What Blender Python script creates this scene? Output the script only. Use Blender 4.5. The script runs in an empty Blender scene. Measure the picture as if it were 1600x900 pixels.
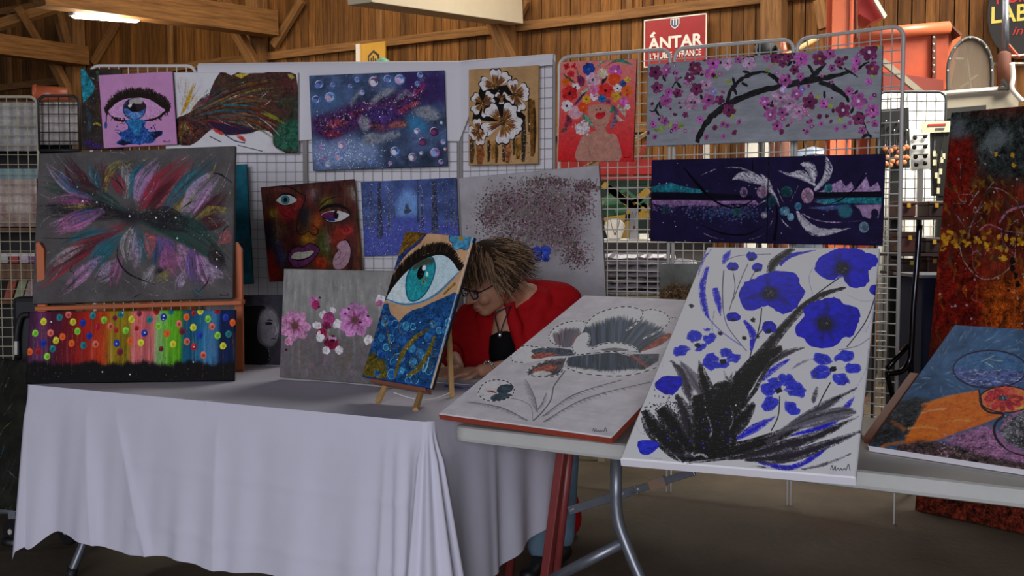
import bpy, bmesh, math, random
import numpy as np
from mathutils import Vector, Matrix
random.seed(7)
SC = bpy.context.scene
COL = SC.collection
PI = math.pi

# ------------------------------------------------------------------ camera
F = 1650.0                      # focal length in pixels of the 1600x900 frame
PITCH = math.atan(90.0 / F)     # looking slightly down
CAMZ = 1.31
cam_d = bpy.data.cameras.new('camera')
cam_d.sensor_width = 36.0
cam_d.lens = 36.0 * F / 1600.0
cam_d.clip_start = 0.05
cam = bpy.data.objects.new('camera', cam_d)
COL.objects.link(cam)
cam.location = (0, 0, CAMZ)
cam.rotation_euler = (PI / 2 - PITCH, 0, 0)
SC.camera = cam

# ------------------------------------------------------------------ world, light, exposure
SC.view_settings.view_transform = 'Standard'
SC.view_settings.look = 'None'
SC.view_settings.gamma = 1.0
SC.view_settings.use_curve_mapping = False
SC.view_settings.exposure = 0.12
world = bpy.data.worlds.new('world')
SC.world = world
world.use_nodes = True
bg = world.node_tree.nodes['Background']
bg.inputs[0].default_value = (0.80, 0.88, 1.0, 1)
bg.inputs[1].default_value = 0.10


def area(name, loc, target, sx, sy, power, col):
    l = bpy.data.lights.new(name, 'AREA')
    l.shape = 'RECTANGLE'
    l.size, l.size_y = sx, sy
    l.energy = power
    l.color = col
    o = bpy.data.objects.new(name, l)
    COL.objects.link(o)
    o.location = loc
    d = Vector(target) - Vector(loc)
    o.rotation_euler = d.to_track_quat('-Z', 'Y').to_euler()
    return o


# cool fill light added behind the camera, the size of a hall doorway
area('front_fill_light', (-1.8, -10.5, 2.6), (0.0, 4.0, 1.0), 6.0, 4.0, 860, (0.87, 0.88, 1.0))
# the photographer's flash, beside the lens
fl = bpy.data.lights.new('camera_flash', 'POINT')
fl.energy = 15
fl.shadow_soft_size = 0.03
fl.color = (0.93, 0.93, 1.0)
fo = bpy.data.objects.new('camera_flash', fl)
COL.objects.link(fo)
fo.location = (0.06, 0.02, CAMZ + 0.07)
# fill lamps added under the closed roof to brighten machinery, stalls and plank wall
area('fill_light_machines', (4.6, 6.2, 4.7), (3.3, 7.6, 2.2), 1.6, 1.6, 105, (1.0, 0.95, 0.86)).data.spread = math.radians(95)
area('fill_light_jewellery', (3.4, 5.3, 3.9), (2.45, 6.5, 1.4), 0.9, 0.9, 32, (1.0, 0.95, 0.84)).data.spread = math.radians(60)
area('fill_light_wall', (-1.4, 9.4, 5.0), (-1.0, 12.2, 2.6), 5.0, 1.2, 150, (1.0, 0.88, 0.68))
area('fill_light_stalls', (1.2, 7.6, 4.6), (1.2, 7.6, 0.0), 2.4, 1.6, 100, (1.0, 0.97, 0.90))

# ------------------------------------------------------------------ pixel <-> place
SP, CP = math.sin(PITCH), math.cos(PITCH)


def ray(u, v):
    xc, zc = (u - 800.0) / F, (450.0 - v) / F
    return Vector((xc, CP + SP * zc, -SP + CP * zc))


def at(u, v, Y):
    d = ray(u, v)
    return Vector((0, 0, CAMZ)) + d * (Y / d.y)


def atz(u, v, z):
    d = ray(u, v)
    return Vector((0, 0, CAMZ)) + d * ((z - CAMZ) / d.z)


def onplane(u, v, p, n):
    d = ray(u, v)
    o = Vector((0, 0, CAMZ))
    return o + d * ((p - o).dot(n) / d.dot(n))


def lin(c):
    c = c / 255.0
    return c / 12.92 if c <= 0.04045 else ((c + 0.055) / 1.055) ** 2.4


def rgb(h, g=1.0):
    if isinstance(h, str):
        h = h.lstrip('#')
        h = tuple(int(h[i:i + 2], 16) for i in (0, 2, 4))
    return tuple(min(0.95, lin(x) * g) for x in h)


# ------------------------------------------------------------------ materials
MATS = {}


def mat(name, c, rough=0.6, metal=0.0, noise=0.0, nscale=8.0, c2=None, bump=0.0, bscale=60.0, stretch=None, emit=None, alpha=1.0, trans=0.0, spec=0.5, coord='Object'):
    """procedural material: colour mottled towards c2 by noise, optional fine relief"""
    if name in MATS:
        return MATS[name]
    m = bpy.data.materials.new(name)
    MATS[name] = m
    m.use_nodes = True
    nt = m.node_tree
    b = nt.nodes['Principled BSDF']
    b.inputs['Roughness'].default_value = rough
    b.inputs['Metallic'].default_value = metal
    b.inputs['Specular IOR Level'].default_value = spec
    col = rgb(c) if isinstance(c, str) else c
    b.inputs['Base Color'].default_value = (*col, 1)
    if alpha < 1:
        b.inputs['Alpha'].default_value = alpha
    if trans:
        b.inputs['Transmission Weight'].default_value = trans
    if emit:
        b.inputs['Emission Color'].default_value = (*emit[0], 1)
        b.inputs['Emission Strength'].default_value = emit[1]
    if noise or bump:
        tc = nt.nodes.new('ShaderNodeTexCoord')
        mp = nt.nodes.new('ShaderNodeMapping')
        nt.links.new(tc.outputs[coord], mp.inputs[0])
        if stretch:
            mp.inputs['Scale'].default_value = stretch
    if noise:
        n = nt.nodes.new('ShaderNodeTexNoise')
        n.inputs['Scale'].default_value = nscale
        n.inputs['Detail'].default_value = 6
        n.inputs['Roughness'].default_value = 0.65
        nt.links.new(mp.outputs[0], n.inputs['Vector'])
        r = nt.nodes.new('ShaderNodeValToRGB')
        r.color_ramp.elements[0].position = 0.5 - 0.28
        r.color_ramp.elements[1].position = 0.5 + 0.28
        cc = rgb(c2) if isinstance(c2, str) else (c2 or tuple(x * (1 - noise) for x in col))
        r.color_ramp.elements[0].color = (*cc, 1)
        r.color_ramp.elements[1].color = (*col, 1)
        nt.links.new(n.outputs[0], r.inputs[0])
        nt.links.new(r.outputs[0], b.inputs['Base Color'])
    if bump:
        n2 = nt.nodes.new('ShaderNodeTexNoise')
        n2.inputs['Scale'].default_value = bscale
        n2.inputs['Detail'].default_value = 4
        nt.links.new(mp.outputs[0], n2.inputs['Vector'])
        bp = nt.nodes.new('ShaderNodeBump')
        bp.inputs['Strength'].default_value = bump
        bp.inputs['Distance'].default_value = 0.01
        nt.links.new(n2.outputs[0], bp.inputs['Height'])
        nt.links.new(bp.outputs[0], b.inputs['Normal'])
    return m


# ------------------------------------------------------------------ mesh builder
class MB:
    def __init__(s):
        s.v, s.f, s.mi = [], [], []

    def add(s, vs, fs, mi=0):
        k = len(s.v)
        s.v += [tuple(x) for x in vs]
        s.f += [tuple(i + k for i in f) for f in fs]
        s.mi += [mi] * len(fs)
        return s

    def hexa(s, p, mi=0):
        """8 points: bottom ring 0-3, top ring 4-7"""
        return s.add(p, [(3, 2, 1, 0), (4, 5, 6, 7), (0, 1, 5, 4), (1, 2, 6, 5), (2, 3, 7, 6), (3, 0, 4, 7)], mi)

    def box(s, lo, hi, mi=0):
        (a, b, c), (d, e, f) = lo, hi
        return s.hexa([(a, b, c), (d, b, c), (d, e, c), (a, e, c), (a, b, f), (d, b, f), (d, e, f), (a, e, f)], mi)

    def obox(s, o, ex, ey, ez, mi=0):
        o, ex, ey, ez = Vector(o), Vector(ex), Vector(ey), Vector(ez)
        return s.hexa([o, o + ex, o + ex + ey, o + ey, o + ez, o + ex + ez, o + ex + ey + ez, o + ey + ez], mi)

    def beam(s, a, b, w, h, up=(0, 0, 1), mi=0):
        """rectangular bar from a to b, w sideways, h along up"""
        a, b = Vector(a), Vector(b)
        d = (b - a).normalized()
        up = Vector(up)
        sd = d.cross(up)
        if sd.length < 1e-4:
            sd = d.cross(Vector((0, 1, 0)))
        sd.normalize()
        u2 = sd.cross(d).normalized()
        o = a - sd * (w / 2) - u2 * (h / 2)
        return s.obox(o, sd * w, b - a, u2 * h, mi)

    def tube(s, pts, r, n=8, mi=0, cap=True, closed=False):
        pts = [Vector(p) for p in pts]
        rs = r if isinstance(r, (list, tuple)) else [r] * len(pts)
        m = len(pts)
        vs, fs = [], []
        prev = None
        for i, p in enumerate(pts):
            if closed:
                t = pts[(i + 1) % m] - pts[i - 1]
            else:
                t = pts[min(i + 1, m - 1)] - pts[max(i - 1, 0)]
            t.normalize()
            if prev is None:
                a = Vector((0, 0, 1)) if abs(t.z) < 0.9 else Vector((1, 0, 0))
                x = t.cross(a).normalized()
            else:
                x = (prev - t * prev.dot(t))
                x = x.normalized() if x.length > 1e-6 else prev
            prev = x
            y = t.cross(x)
            for k in range(n):
                an = 2 * PI * k / n
                vs.append(p + (x * math.cos(an) + y * math.sin(an)) * rs[i])
        for i in range(m if closed else m - 1):
            j = (i + 1) % m
            for k in range(n):
                k2 = (k + 1) % n
                fs.append((i * n + k, i * n + k2, j * n + k2, j * n + k))
        if cap and not closed:
            fs.append(tuple(range(n - 1, -1, -1)))
            fs.append(tuple((m - 1) * n + k for k in range(n)))
        return s.add(vs, fs, mi)

    def lathe(s, prof, o=(0, 0, 0), axis=(0, 0, 1), n=20, mi=0, cap=True):
        o, ax = Vector(o), Vector(axis).normalized()
        a = Vector((1, 0, 0)) if abs(ax.x) < 0.9 else Vector((0, 1, 0))
        x = ax.cross(a).normalized()
        y = ax.cross(x)
        vs, fs = [], []
        for r, h in prof:
            for k in range(n):
                an = 2 * PI * k / n
                vs.append(o + ax * h + (x * math.cos(an) + y * math.sin(an)) * r)
        for i in range(len(prof) - 1):
            for k in range(n):
                k2 = (k + 1) % n
                fs.append((i * n + k, i * n + k2, (i + 1) * n + k2, (i + 1) * n + k))
        if cap:
            fs.append(tuple(range(n - 1, -1, -1)))
            fs.append(tuple((len(prof) - 1) * n + k for k in range(n)))
        return s.add(vs, fs, mi)

    def prism(s, poly, ext, mi=0):
        """planar polygon (3d points) pushed along ext"""
        ext = Vector(ext)
        p = [Vector(q) for q in poly]
        n = len(p)
        vs = p + [q + ext for q in p]
        fs = [tuple(range(n - 1, -1, -1)), tuple(range(n, 2 * n))]
        for i in range(n):
            j = (i + 1) % n
            fs.append((i, j, n + j, n + i))
        return s.add(vs, fs, mi)

    def ball(s, c, r, n=10, mi=0, rot=None):
        c = Vector(c)
        r = Vector(r) if isinstance(r, (tuple, list, Vector)) else Vector((r, r, r))
        vs, fs = [], []
        m = max(4, n // 2 + 1)
        for i in range(m + 1):
            th = PI * i / m
            for k in range(n):
                ph = 2 * PI * k / n
                q = Vector((r.x * math.sin(th) * math.cos(ph), r.y * math.sin(th) * math.sin(ph), r.z * math.cos(th)))
                if rot is not None:
                    q = rot @ q
                vs.append(c + q)
        for i in range(m):
            for k in range(n):
                k2 = (k + 1) % n
                fs.append((i * n + k, (i + 1) * n + k, (i + 1) * n + k2, i * n + k2))
        return s.add(vs, fs, mi)

    def mesh(s, name):
        me = bpy.data.meshes.new(name)
        me.from_pydata(s.v, [], s.f)
        me.validate()
        return me

    def build(s, name, mats, parent=None, smooth=False, bevel=0.0, loc=None, rot=None):
        me = bpy.data.meshes.new(name)
        me.from_pydata(s.v, [], s.f)
        if not isinstance(mats, (list, tuple)):
            mats = [mats]
        for m in mats:
            me.materials.append(m)
        if len(mats) > 1:
            me.polygons.foreach_set('material_index', s.mi)
        bm = bmesh.new()
        bm.from_mesh(me)
        bmesh.ops.remove_doubles(bm, verts=bm.verts, dist=1e-6)
        bmesh.ops.recalc_face_normals(bm, faces=bm.faces)
        bm.to_mesh(me)
        bm.free()
        if smooth:
            me.shade_smooth()
        o = bpy.data.objects.new(name, me)
        COL.objects.link(o)
        if parent is not None:
            o.parent = parent
        if loc is not None:
            o.location = loc
        if rot is not None:
            o.rotation_euler = rot
        if bevel:
            bv = o.modifiers.new('bevel', 'BEVEL')
            bv.width = bevel
            bv.segments = 2
            bv.limit_method = 'ANGLE'
        return o


def tag(o, label=None, cat=None, group=None, kind=None):
    if label:
        o['label'] = label
    if cat:
        o['category'] = cat
    if group:
        o['group'] = group
    if kind:
        o['kind'] = kind
    return o


def empty(name, label=None, cat=None, loc=(0, 0, 0), group=None, kind=None):
    o = bpy.data.objects.new(name, None)
    COL.objects.link(o)
    o.location = loc
    o.empty_display_size = 0.1
    return tag(o, label, cat, group, kind)


def part(mb, name, mats, root, smooth=False, bevel=0.0):
    """world-space builder content as a child of an Empty standing at root.location"""
    off = root.location
    mb.v = [(x - off.x, y - off.y, z - off.z) for x, y, z in mb.v]
    return mb.build(name, mats, root, smooth, bevel)


def catmull(pts, n=6, closed=False):
    pts = [np.array(p, float) for p in pts]
    m = len(pts)
    if m < 3:
        if m == 2 and not closed:
            return [pts[0] + (pts[1] - pts[0]) * t for t in np.linspace(0, 1, n + 1)]
        return pts
    out = []
    rng = range(m) if closed else range(m - 1)
    for i in rng:
        if closed:
            p0, p1, p2, p3 = pts[i - 1], pts[i], pts[(i + 1) % m], pts[(i + 2) % m]
        else:
            p0, p1, p2, p3 = pts[max(i - 1, 0)], pts[i], pts[i + 1], pts[min(i + 2, m - 1)]
        for k in range(n):
            t = k / n
            out.append(0.5 * ((2 * p1) + (-p0 + p2) * t + (2 * p0 - 5 * p1 + 4 * p2 - p3) * t * t + (-p0 + 3 * p1 - 3 * p2 + p3) * t ** 3))
    if not closed:
        out.append(pts[-1])
    return out


def sm(pts, n=6):
    return [Vector(p) for p in catmull([tuple(p) for p in pts], n)]
# ================================================================== the barn
M_floor = mat('concrete_floor', '665c4e', rough=0.6, noise=1, nscale=1.6, c2='3c342b', bump=0.25, bscale=25, spec=0.25)


def wood_mat(name, c, c2, stretch=(14, 14, 0.9), rough=0.75, spread=0.5):
    """grain along object Z; every plank differs a little (Object Info random)"""
    m = bpy.data.materials.new(name)
    m.use_nodes = True
    nt = m.node_tree
    b = nt.nodes['Principled BSDF']
    b.inputs['Roughness'].default_value = rough
    b.inputs['Specular IOR Level'].default_value = 0.25
    tc = nt.nodes.new('ShaderNodeTexCoord')
    oi = nt.nodes.new('ShaderNodeObjectInfo')
    off = nt.nodes.new('ShaderNodeVectorMath')
    off.operation = 'MULTIPLY_ADD'
    off.inputs[1].default_value = stretch
    sc = nt.nodes.new('ShaderNodeMath')
    sc.operation = 'MULTIPLY'
    sc.inputs[1].default_value = 71.0
    nt.links.new(oi.outputs['Random'], sc.inputs[0])
    nt.links.new(tc.outputs['Object'], off.inputs[0])
    nt.links.new(sc.outputs[0], off.inputs[2])
    n = nt.nodes.new('ShaderNodeTexNoise')
    n.inputs['Scale'].default_value = 2.2
    n.inputs['Detail'].default_value = 7
    n.inputs['Roughness'].default_value = 0.7
    n.inputs['Distortion'].default_value = 0.4
    nt.links.new(off.outputs[0], n.inputs['Vector'])
    r = nt.nodes.new('ShaderNodeValToRGB')
    r.color_ramp.elements[0].position = 0.30
    r.color_ramp.elements[1].position = 0.66
    r.color_ramp.elements[0].color = (*rgb(c2), 1)
    r.color_ramp.elements[1].color = (*rgb(c), 1)
    nt.links.new(n.outputs[0], r.inputs[0])
    mr = nt.nodes.new('ShaderNodeMapRange')
    mr.inputs['To Min'].default_value = 1 - spread
    mr.inputs['To Max'].default_value = 1.12
    nt.links.new(oi.outputs['Random'], mr.inputs['Value'])
    mx = nt.nodes.new('ShaderNodeMix')
    mx.data_type = 'RGBA'
    mx.blend_type = 'MULTIPLY'
    mx.inputs['Factor'].default_value = 1
    nt.links.new(r.outputs[0], mx.inputs['A'])
    nt.links.new(mr.outputs[0], mx.inputs['B'])
    nt.links.new(mx.outputs['Result'], b.inputs['Base Color'])
    bp = nt.nodes.new('ShaderNodeBump')
    bp.inputs['Strength'].default_value = 0.4
    bp.inputs['Distance'].default_value = 0.004
    nt.links.new(n.outputs[0], bp.inputs['Height'])
    nt.links.new(bp.outputs[0], b.inputs['Normal'])
    return m


M_plank = wood_mat('barn_planks', '92602e', '482c13')
M_timber = wood_mat('barn_timber', '966a3e', '5a3c22', spread=0.15)
M_gap = mat('dark_gap', '1c120a', rough=0.9)
M_roof = mat('roof_boards', '5a4028', rough=0.9, noise=0.5, nscale=3)

# floor: one concrete slab
mb = MB()
mb.box((-14, -6, -0.1), (14, 22, 0.0))
floor = tag(mb.build('floor', M_floor), 'grey brown stained concrete floor of the barn', 'floor', kind='structure')

ZR = 3.5                                   # height of the long rail on the plank wall
W0, W1 = atz(0, 138, ZR), atz(1180, 0, ZR)
WD = (W1 - W0).normalized()                # along the wall, to the right (and towards the camera)
WN = Vector((WD.y, -WD.x, 0)).normalized()  # out of the wall, into the room
if WN.y > 0:
    WN = -WN
WB = Vector((W0.x, W0.y, 0))


def onwall(u, v, out=0.0):
    return onplane(u, v, WB + WN * out, WN)


WROT = math.atan2(WD.y, WD.x)
WS0, WS1, WH = -3.0, 23.0, 5.6
mb = MB()
mb.obox(WB + WD * WS0 - WN * 0.14, WD * (WS1 - WS0), WN * 0.08, (0, 0, WH))
wall = tag(mb.build('wall_back', M_gap), 'brown vertical plank wall at the back of the barn', 'wall', kind='structure')
pm = []
for k in range(4):
    mb = MB()
    w = 0.118
    mb.box((0.003 + 0.002 * k, 0, 0), (w - 0.003, 0.022, WH))
    me = mb.mesh('plank')
    me.materials.append(M_plank)
    pm.append(me)
n_pl = int((WS1 - WS0) / 0.118)
rp = random.Random(3)
for i in range(n_pl):
    o = bpy.data.objects.new('plank', pm[i % 4])
    COL.objects.link(o)
    o.parent = wall
    p = WB + WD * (WS0 + i * 0.118) - WN * (0.004 + rp.uniform(0, 0.012))
    # local y points into the wall
    o.matrix_world = Matrix.Translation(p) @ Matrix.Rotation(WROT, 4, 'Z')
    o.location = p
    o.rotation_euler = (0, 0, WROT)


def wpart(name, a, b, w, h, up=None):
    """timber from a to b, built along its own Z for the grain"""
    a, b = Vector(a), Vector(b)
    d = b - a
    L = d.length
    z = d.normalized()
    y = Vector(up or WN)
    x = y.cross(z).normalized()
    y = z.cross(x)
    mb = MB()
    mb.box((-w / 2, -h / 2, 0), (w / 2, h / 2, L))
    o = mb.build(name, M_timber, bevel=0.006)
    M = Matrix((x, y, z)).transposed().to_4x4()
    M.translation = a
    o.matrix_world = M
    return o


def under(o, parent):
    o.parent = parent
    return o


# long rails, posts, studs and braces fixed on the planks
sL, sR = 0.0, 16.0
for z in (ZR, ZR + 1.15, 2.35):
    under(wpart('rail', WB + WD * (-2.5) + WN * 0.03 + Vector((0, 0, z)), WB + WD * 20 + WN * 0.03 + Vector((0, 0, z)), 0.10, 0.06), wall)
for u in (128, 412, 797, 1215):
    p = onwall(u, 60)
    under(wpart('post', (p.x + WN.x * .12, p.y + WN.y * .12, 0), (p.x + WN.x * .12, p.y + WN.y * .12, WH - 0.3), 0.20, 0.20), wall)
for u in (268, 597, 985, 16):
    p = onwall(u, 60)
    under(wpart('stud', (p.x + WN.x * .02, p.y + WN.y * .02, ZR + 0.05), (p.x + WN.x * .02, p.y + WN.y * .02, ZR + 1.1), 0.07, 0.05), wall)
for (ua, va, ub, vb) in ((182, 35, 146, 98), (472, 0, 428, 72), (822, 0, 808, 28), (1280, 0, 1288, 45)):
    under(wpart('brace', onwall(ua, va, 0.09), onwall(ub, vb, 0.09), 0.10, 0.07), wall)


# roof trusses: heavy tie beams running from the posts towards the viewer, with raking struts
def truss(label, ua, va, ub, vb, t, w, h, struts):
    a = onwall(ua, va, 0.2)
    q = onwall(ua, va, 0.2 + t)
    b = onplane(ub, vb, WB + WN * (0.2 + t), WN)
    r = empty('roof_truss', label, 'truss', kind='structure')
    tb = wpart('tie_beam', a, b, w, h, up=(0, 0, 1))
    under(tb, r)
    for (c, d, dep0, dep1) in struts:
        s = wpart('strut', onwall(c[0], c[1], dep0), onwall(d[0], d[1], dep1), 0.13, 0.10)
        under(s, r)
    return r, a, b


tr1, a1, b1 = truss('timber roof truss at the far end of the plank wall', 130, 88, -60, 62, 2.0, 0.22, 0.26,
                    [((75, 80), (110, 150), 0.5, 0.2), ((30, 15), (62, 68), 1.4, 0.9), ((85, 0), (105, 75), 0.7, 0.4), ((-20, 45), (90, 10), 1.5, 1.0)])
tr2, a2, b2 = truss('timber roof truss carrying the lit fluorescent lamp', 425, 38, 60, -14, 3.0, 0.24, 0.30,
                    [((362, 36), (402, 108), 0.55, 0.25), ((345, 0), (375, 30), 0.9, 0.6)])
tr3, a3, b3 = truss('roof beam near the top centre, coloured pale as if lamplit, with a raking strut', 800, 12, 560, -28, 2.6, 0.26, 0.36,
                    [((752, -8), (796, 92), 0.5, 0.25)])
M_lit_beam = mat('beam_painted_lit', 'd9cdb4', rough=0.7, noise=0.12, nscale=4)  # strong lamplight on this beam put into its pale colour
for ch in tr3.children:
    if ch.name.startswith('tie_beam'):
        ch.data.materials[0] = M_lit_beam
# roof boards over everything
mb = MB()
mb.box((-14, -1.0, WH - 0.1), (14, 22, WH))
roof = tag(mb.build('ceiling', M_roof), 'dark boarded underside of the barn roof', 'roof', kind='structure')

# fluorescent lamps under the trusses
M_tube = mat('lamp_glow', (1, 0.97, 0.85), emit=((1.0, 0.93, 0.72), 14.0))
M_lamp_body = mat('lamp_body', 'd8d6c8', rough=0.4)


def lamp(pa, pb, label):
    r = empty('fluorescent_lamp', label, 'lamp', loc=tuple((pa + pb) / 2))
    d = (pb - pa).normalized()
    mb = MB()
    mb.beam(pa + Vector((0, 0, 0.055)), pb + Vector((0, 0, 0.055)), 0.10, 0.05)
    part(mb, 'housing', M_lamp_body, r, bevel=0.008)
    mb = MB()
    mb.tube([pa, pa + d * 0.02, pb - d * 0.02, pb], [0.05, 0.062, 0.062, 0.05], 14)
    part(mb, 'diffuser', M_tube, r, smooth=True)
    for q in (pa, pb):
        mb = MB()
        mb.beam(q - d * 0.02, q + d * 0.02, 0.10, 0.07)
        part(mb, 'end_cap', M_lamp_body, r)
    return r


lp0, lp1 = onwall(113, 19, 2.75), onwall(215, 27, 2.0)
lamp(lp0, lp1, 'glowing fluorescent tube lamp under the timber roof truss')
pl = bpy.data.lights.new('fluorescent_lamp_light', 'POINT')
pl.energy = 90
pl.color = (1.0, 0.85, 0.6)
pl.shadow_soft_size = 0.25
plo = bpy.data.objects.new('fluorescent_lamp_light', pl)
COL.objects.link(plo)
plo.location = (lp0 + lp1) / 2 - Vector((0, 0, 0.12))
# ================================================================== table under the white cloth
TZ = 0.74
T1FL, T1FR = atz(38, 602, TZ), atz(672, 662, TZ)
E1 = (T1FR - T1FL).normalized()
N1 = Vector((-E1.y, E1.x, 0))
L1, D1 = (T1FR - T1FL).length, 0.93


def t1(a, b, z=TZ):
    """a metres along the front edge from the left corner, b metres back"""
    p = T1FL + E1 * a + N1 * b
    return Vector((p.x, p.y, z))


M_cloth = mat('white_cotton', 'dad8e4', rough=0.9, noise=0.06, nscale=6, bump=0.12, bscale=18, spec=0.15)
M_red_steel = mat('red_painted_steel', '8c3b38', rough=0.45, noise=0.35, nscale=14)
M_grey_steel = mat('grey_painted_steel', '82858c', rough=0.38, metal=0.6, noise=0.25, nscale=20)
M_hookmat = mat('rivet_steel', 'c8c8cc', rough=0.3, metal=1.0)
M_rubber = mat('black_rubber', '17171a', rough=0.6)
M_board = mat('table_board', 'b9a685', rough=0.7, noise=0.2)

tb = empty('table', 'trestle table with red steel legs hidden under the white tablecloth', 'table', loc=tuple(t1(L1 / 2, D1 / 2, 0)))
mb = MB()
mb.obox(t1(0.01, 0.01, TZ - 0.03), E1 * (L1 - 0.02), N1 * (D1 - 0.02), (0, 0, 0.024))
part(mb, 'table_top', M_board, tb)
# right hand trestle: two red tubes leaning together, cross bar
for b0 in (D1 - 0.10, 0.10):
    out = -0.10
    mb = MB()
    mb.beam(t1(L1 + out, b0, TZ - 0.005), t1(L1 + out - 0.10, b0 - 0.05, 0.0), 0.034, 0.034, up=N1)
    part(mb, 'leg', M_red_steel, tb, bevel=0.004)
    mb = MB()
    mb.tube([t1(L1 + out + 0.02, b0 + 0.03, TZ - 0.005), t1(L1 + out - 0.06, b0, 0.0)], 0.019, 10)
    part(mb, 'leg', M_red_steel, tb, smooth=True)
mb = MB()
mb.beam(t1(L1 - 0.10, 0.10, TZ - 0.05), t1(L1 - 0.10, D1 - 0.10, TZ - 0.05), 0.03, 0.03)
part(mb, 'cross_bar', M_red_steel, tb)
# left hand legs: bent grey tubes with black ends
for (b0, tipu) in ((0.16, 1), (D1 - 0.14, 0)):
    mb = MB()
    pts = sm([t1(0.18, b0, TZ - 0.03), t1(0.17, b0, 0.35), t1(0.15, b0 - 0.02, 0.18), t1(0.12, b0 - 0.06, 0.05), t1(0.11, b0 - 0.07, 0.02)], 5)
    mb.tube(pts, 0.016, 10)
    lg = part(mb, 'leg', M_grey_steel, tb, smooth=True)
    mb = MB()
    mb.tube([t1(0.118, b0 - 0.062, 0.045), t1(0.11, b0 - 0.07, 0.0)], 0.020, 10)
    o = part(mb, 'rubber_foot', M_rubber, tb, smooth=True)

# --- the cloth: flat top, then a skirt that hangs on the front and both ends in real folds
R = 0.03
corner = []
path = []                          # (point, outward normal, tag along front 0..1 or None)
nb = 40
for i in range(nb + 1):            # left end, back to front
    b = D1 - (D1 - R) * i / nb
    path.append((t1(0, b), -E1, ('L', b)))
for i in range(1, 9):
    a = PI / 2 * i / 9
    c = t1(R, R)
    n = -E1 * math.cos(a) - N1 * math.sin(a)
    path.append((c + n * R, n, ('CL', i / 9)))
nf = 230
for i in range(nf + 1):
    a = R + (L1 - 2 * R) * i / nf
    path.append((t1(a, 0), -N1, ('F', a)))
for i in range(1, 30):
    a = PI / 2 * i / 30
    c = t1(L1 - R, R)
    n = -N1 * math.cos(a) + E1 * math.sin(a)
    path.append((c + n * R, n, ('CR', i / 30)))
for i in range(nb * 2 + 1):
    b = R + (D1 - R) * i / (nb * 2)
    path.append((t1(L1, b), E1, ('R', b)))


def ridge(x, c, w):
    return math.exp(-((x - c) / w) ** 2)


def crease(x, c, w):
    """a sharp sided tuck: quick rise, slow fall"""
    d = (x - c) / w
    return math.exp(-d * 6) * (d >= 0) + math.exp(d * 1.2) * (d < 0)


def skirt(k, t):
    kind, a = k
    d = 0.006 + 0.012 * t
    drop = 0.53
    if kind == 'F':
        f = a / L1
        d += t ** 0.8 * (0.020 * ridge(f, 0.02, 0.05) + 0.034 * crease(f, 0.188 + 0.03 * t, 0.07)
                         + 0.026 * crease(f, 0.262 + 0.10 * t, 0.05) + 0.016 * ridge(f, 0.44, 0.03) + 0.024 * crease(f, 0.535, 0.06) + 0.010 * ridge(f, 0.68, 0.03)
                         + 0.020 * crease(1 - f, 1 - 0.914 + 0.012 * t, 0.05) + 0.010 * math.sin(f * 46) * (0.5 + 0.5 * math.sin(f * 9 + 1)))
        d += 0.004 * math.sin(f * 95 + 3 * t) * t * (1 - f * 0.6)
        d += 0.0035 * (ridge(t, 0.40 + 0.05 * f, 0.03) + ridge(t, 0.80 + 0.04 * f, 0.03)) * (f > 0.3)
        if f > 0.93:
            q = (f - 0.93) / 0.07
            d += 0.085 * t * q ** 1.5 + 0.012 * math.sin(q * 11) * t ** 0.6
        drop = 0.535 + 0.05 * ridge(f, 0.03, 0.04) - 0.03 * ridge(f, 0.10, 0.05) + 0.008 * math.sin(f * 26)
    elif kind == 'CL':
        d += t * 0.05
        drop = 0.57 + 0.07 * math.sin(PI * a)
    elif kind == 'CR':
        d += t * (0.095 + 0.05 * math.sin(PI * a)) + 0.017 * math.sin(a * PI * 2 * 3.5) * t ** 0.6
        drop = 0.60
    elif kind == 'R':
        f = a / D1
        d += t * (0.085 * math.exp(-f * 9) + 0.012 * math.sin(f * 24) + 0.014 * ridge(f, 0.42, 0.03) + 0.02 * ridge(f, 0.95, 0.06))
        drop = 0.60 - 0.12 * f
    else:
        f = a / D1
        d += t * (0.015 * math.sin(f * 20) + 0.03 * math.exp(-f * 8))
        drop = 0.57 - 0.05 * f
    return d, drop


nt_ = 44
vs, fs = [], []
Z0 = TZ + 0.004
for j in range(nt_ + 1):
    t = j / nt_
    for (p, n, k) in path:
        d, drop = skirt(k, t)
        if j == 0:
            d = -0.0
        else:
            d = d * min(1, t * 6)
        q = p + n * d
        vs.append((q.x, q.y, Z0 - 0.012 * min(1, j) - t * drop * (1 if j else 0)))
np_ = len(path)
for j in range(nt_):
    for i in range(np_ - 1):
        fs.append((j * np_ + i, j * np_ + i + 1, (j + 1) * np_ + i + 1, (j + 1) * np_ + i))
# top: rows across between left and right ends, gently rumpled
nx, ny = 60, 30
base = len(vs)
rt = random.Random(5)
ph = [(rt.uniform(4, 15), rt.uniform(4, 15), rt.uniform(0, 6)) for _ in range(7)]
for j in range(ny + 1):
    for i in range(nx + 1):
        a, b = L1 * i / nx, D1 * j / ny
        e = min(a, L1 - a, b, D1 - b)
        h = sum(math.sin(fx * a + fy * b + p0) for fx, fy, p0 in ph) * 0.0008 * min(1, e * 12)
        if i in (0, nx) and j == 0:
            c = t1(R if i == 0 else L1 - R, R)
            n = (-E1 if i == 0 else E1) * 0.7071 - N1 * 0.7071
            p = c + n * R
        else:
            p = t1(a, b)
        vs.append((p.x, p.y, Z0 + h))
for j in range(ny):
    for i in range(nx):
        q = base + j * (nx + 1) + i
        fs.append((q, q + 1, q + nx + 2, q + nx + 1))
mb = MB()
mb.add(vs, fs)
cloth = mb.build('tablecloth', M_cloth, smooth=True)
tag(cloth, 'white cotton tablecloth hanging in folds over the left table', 'tablecloth')

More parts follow.
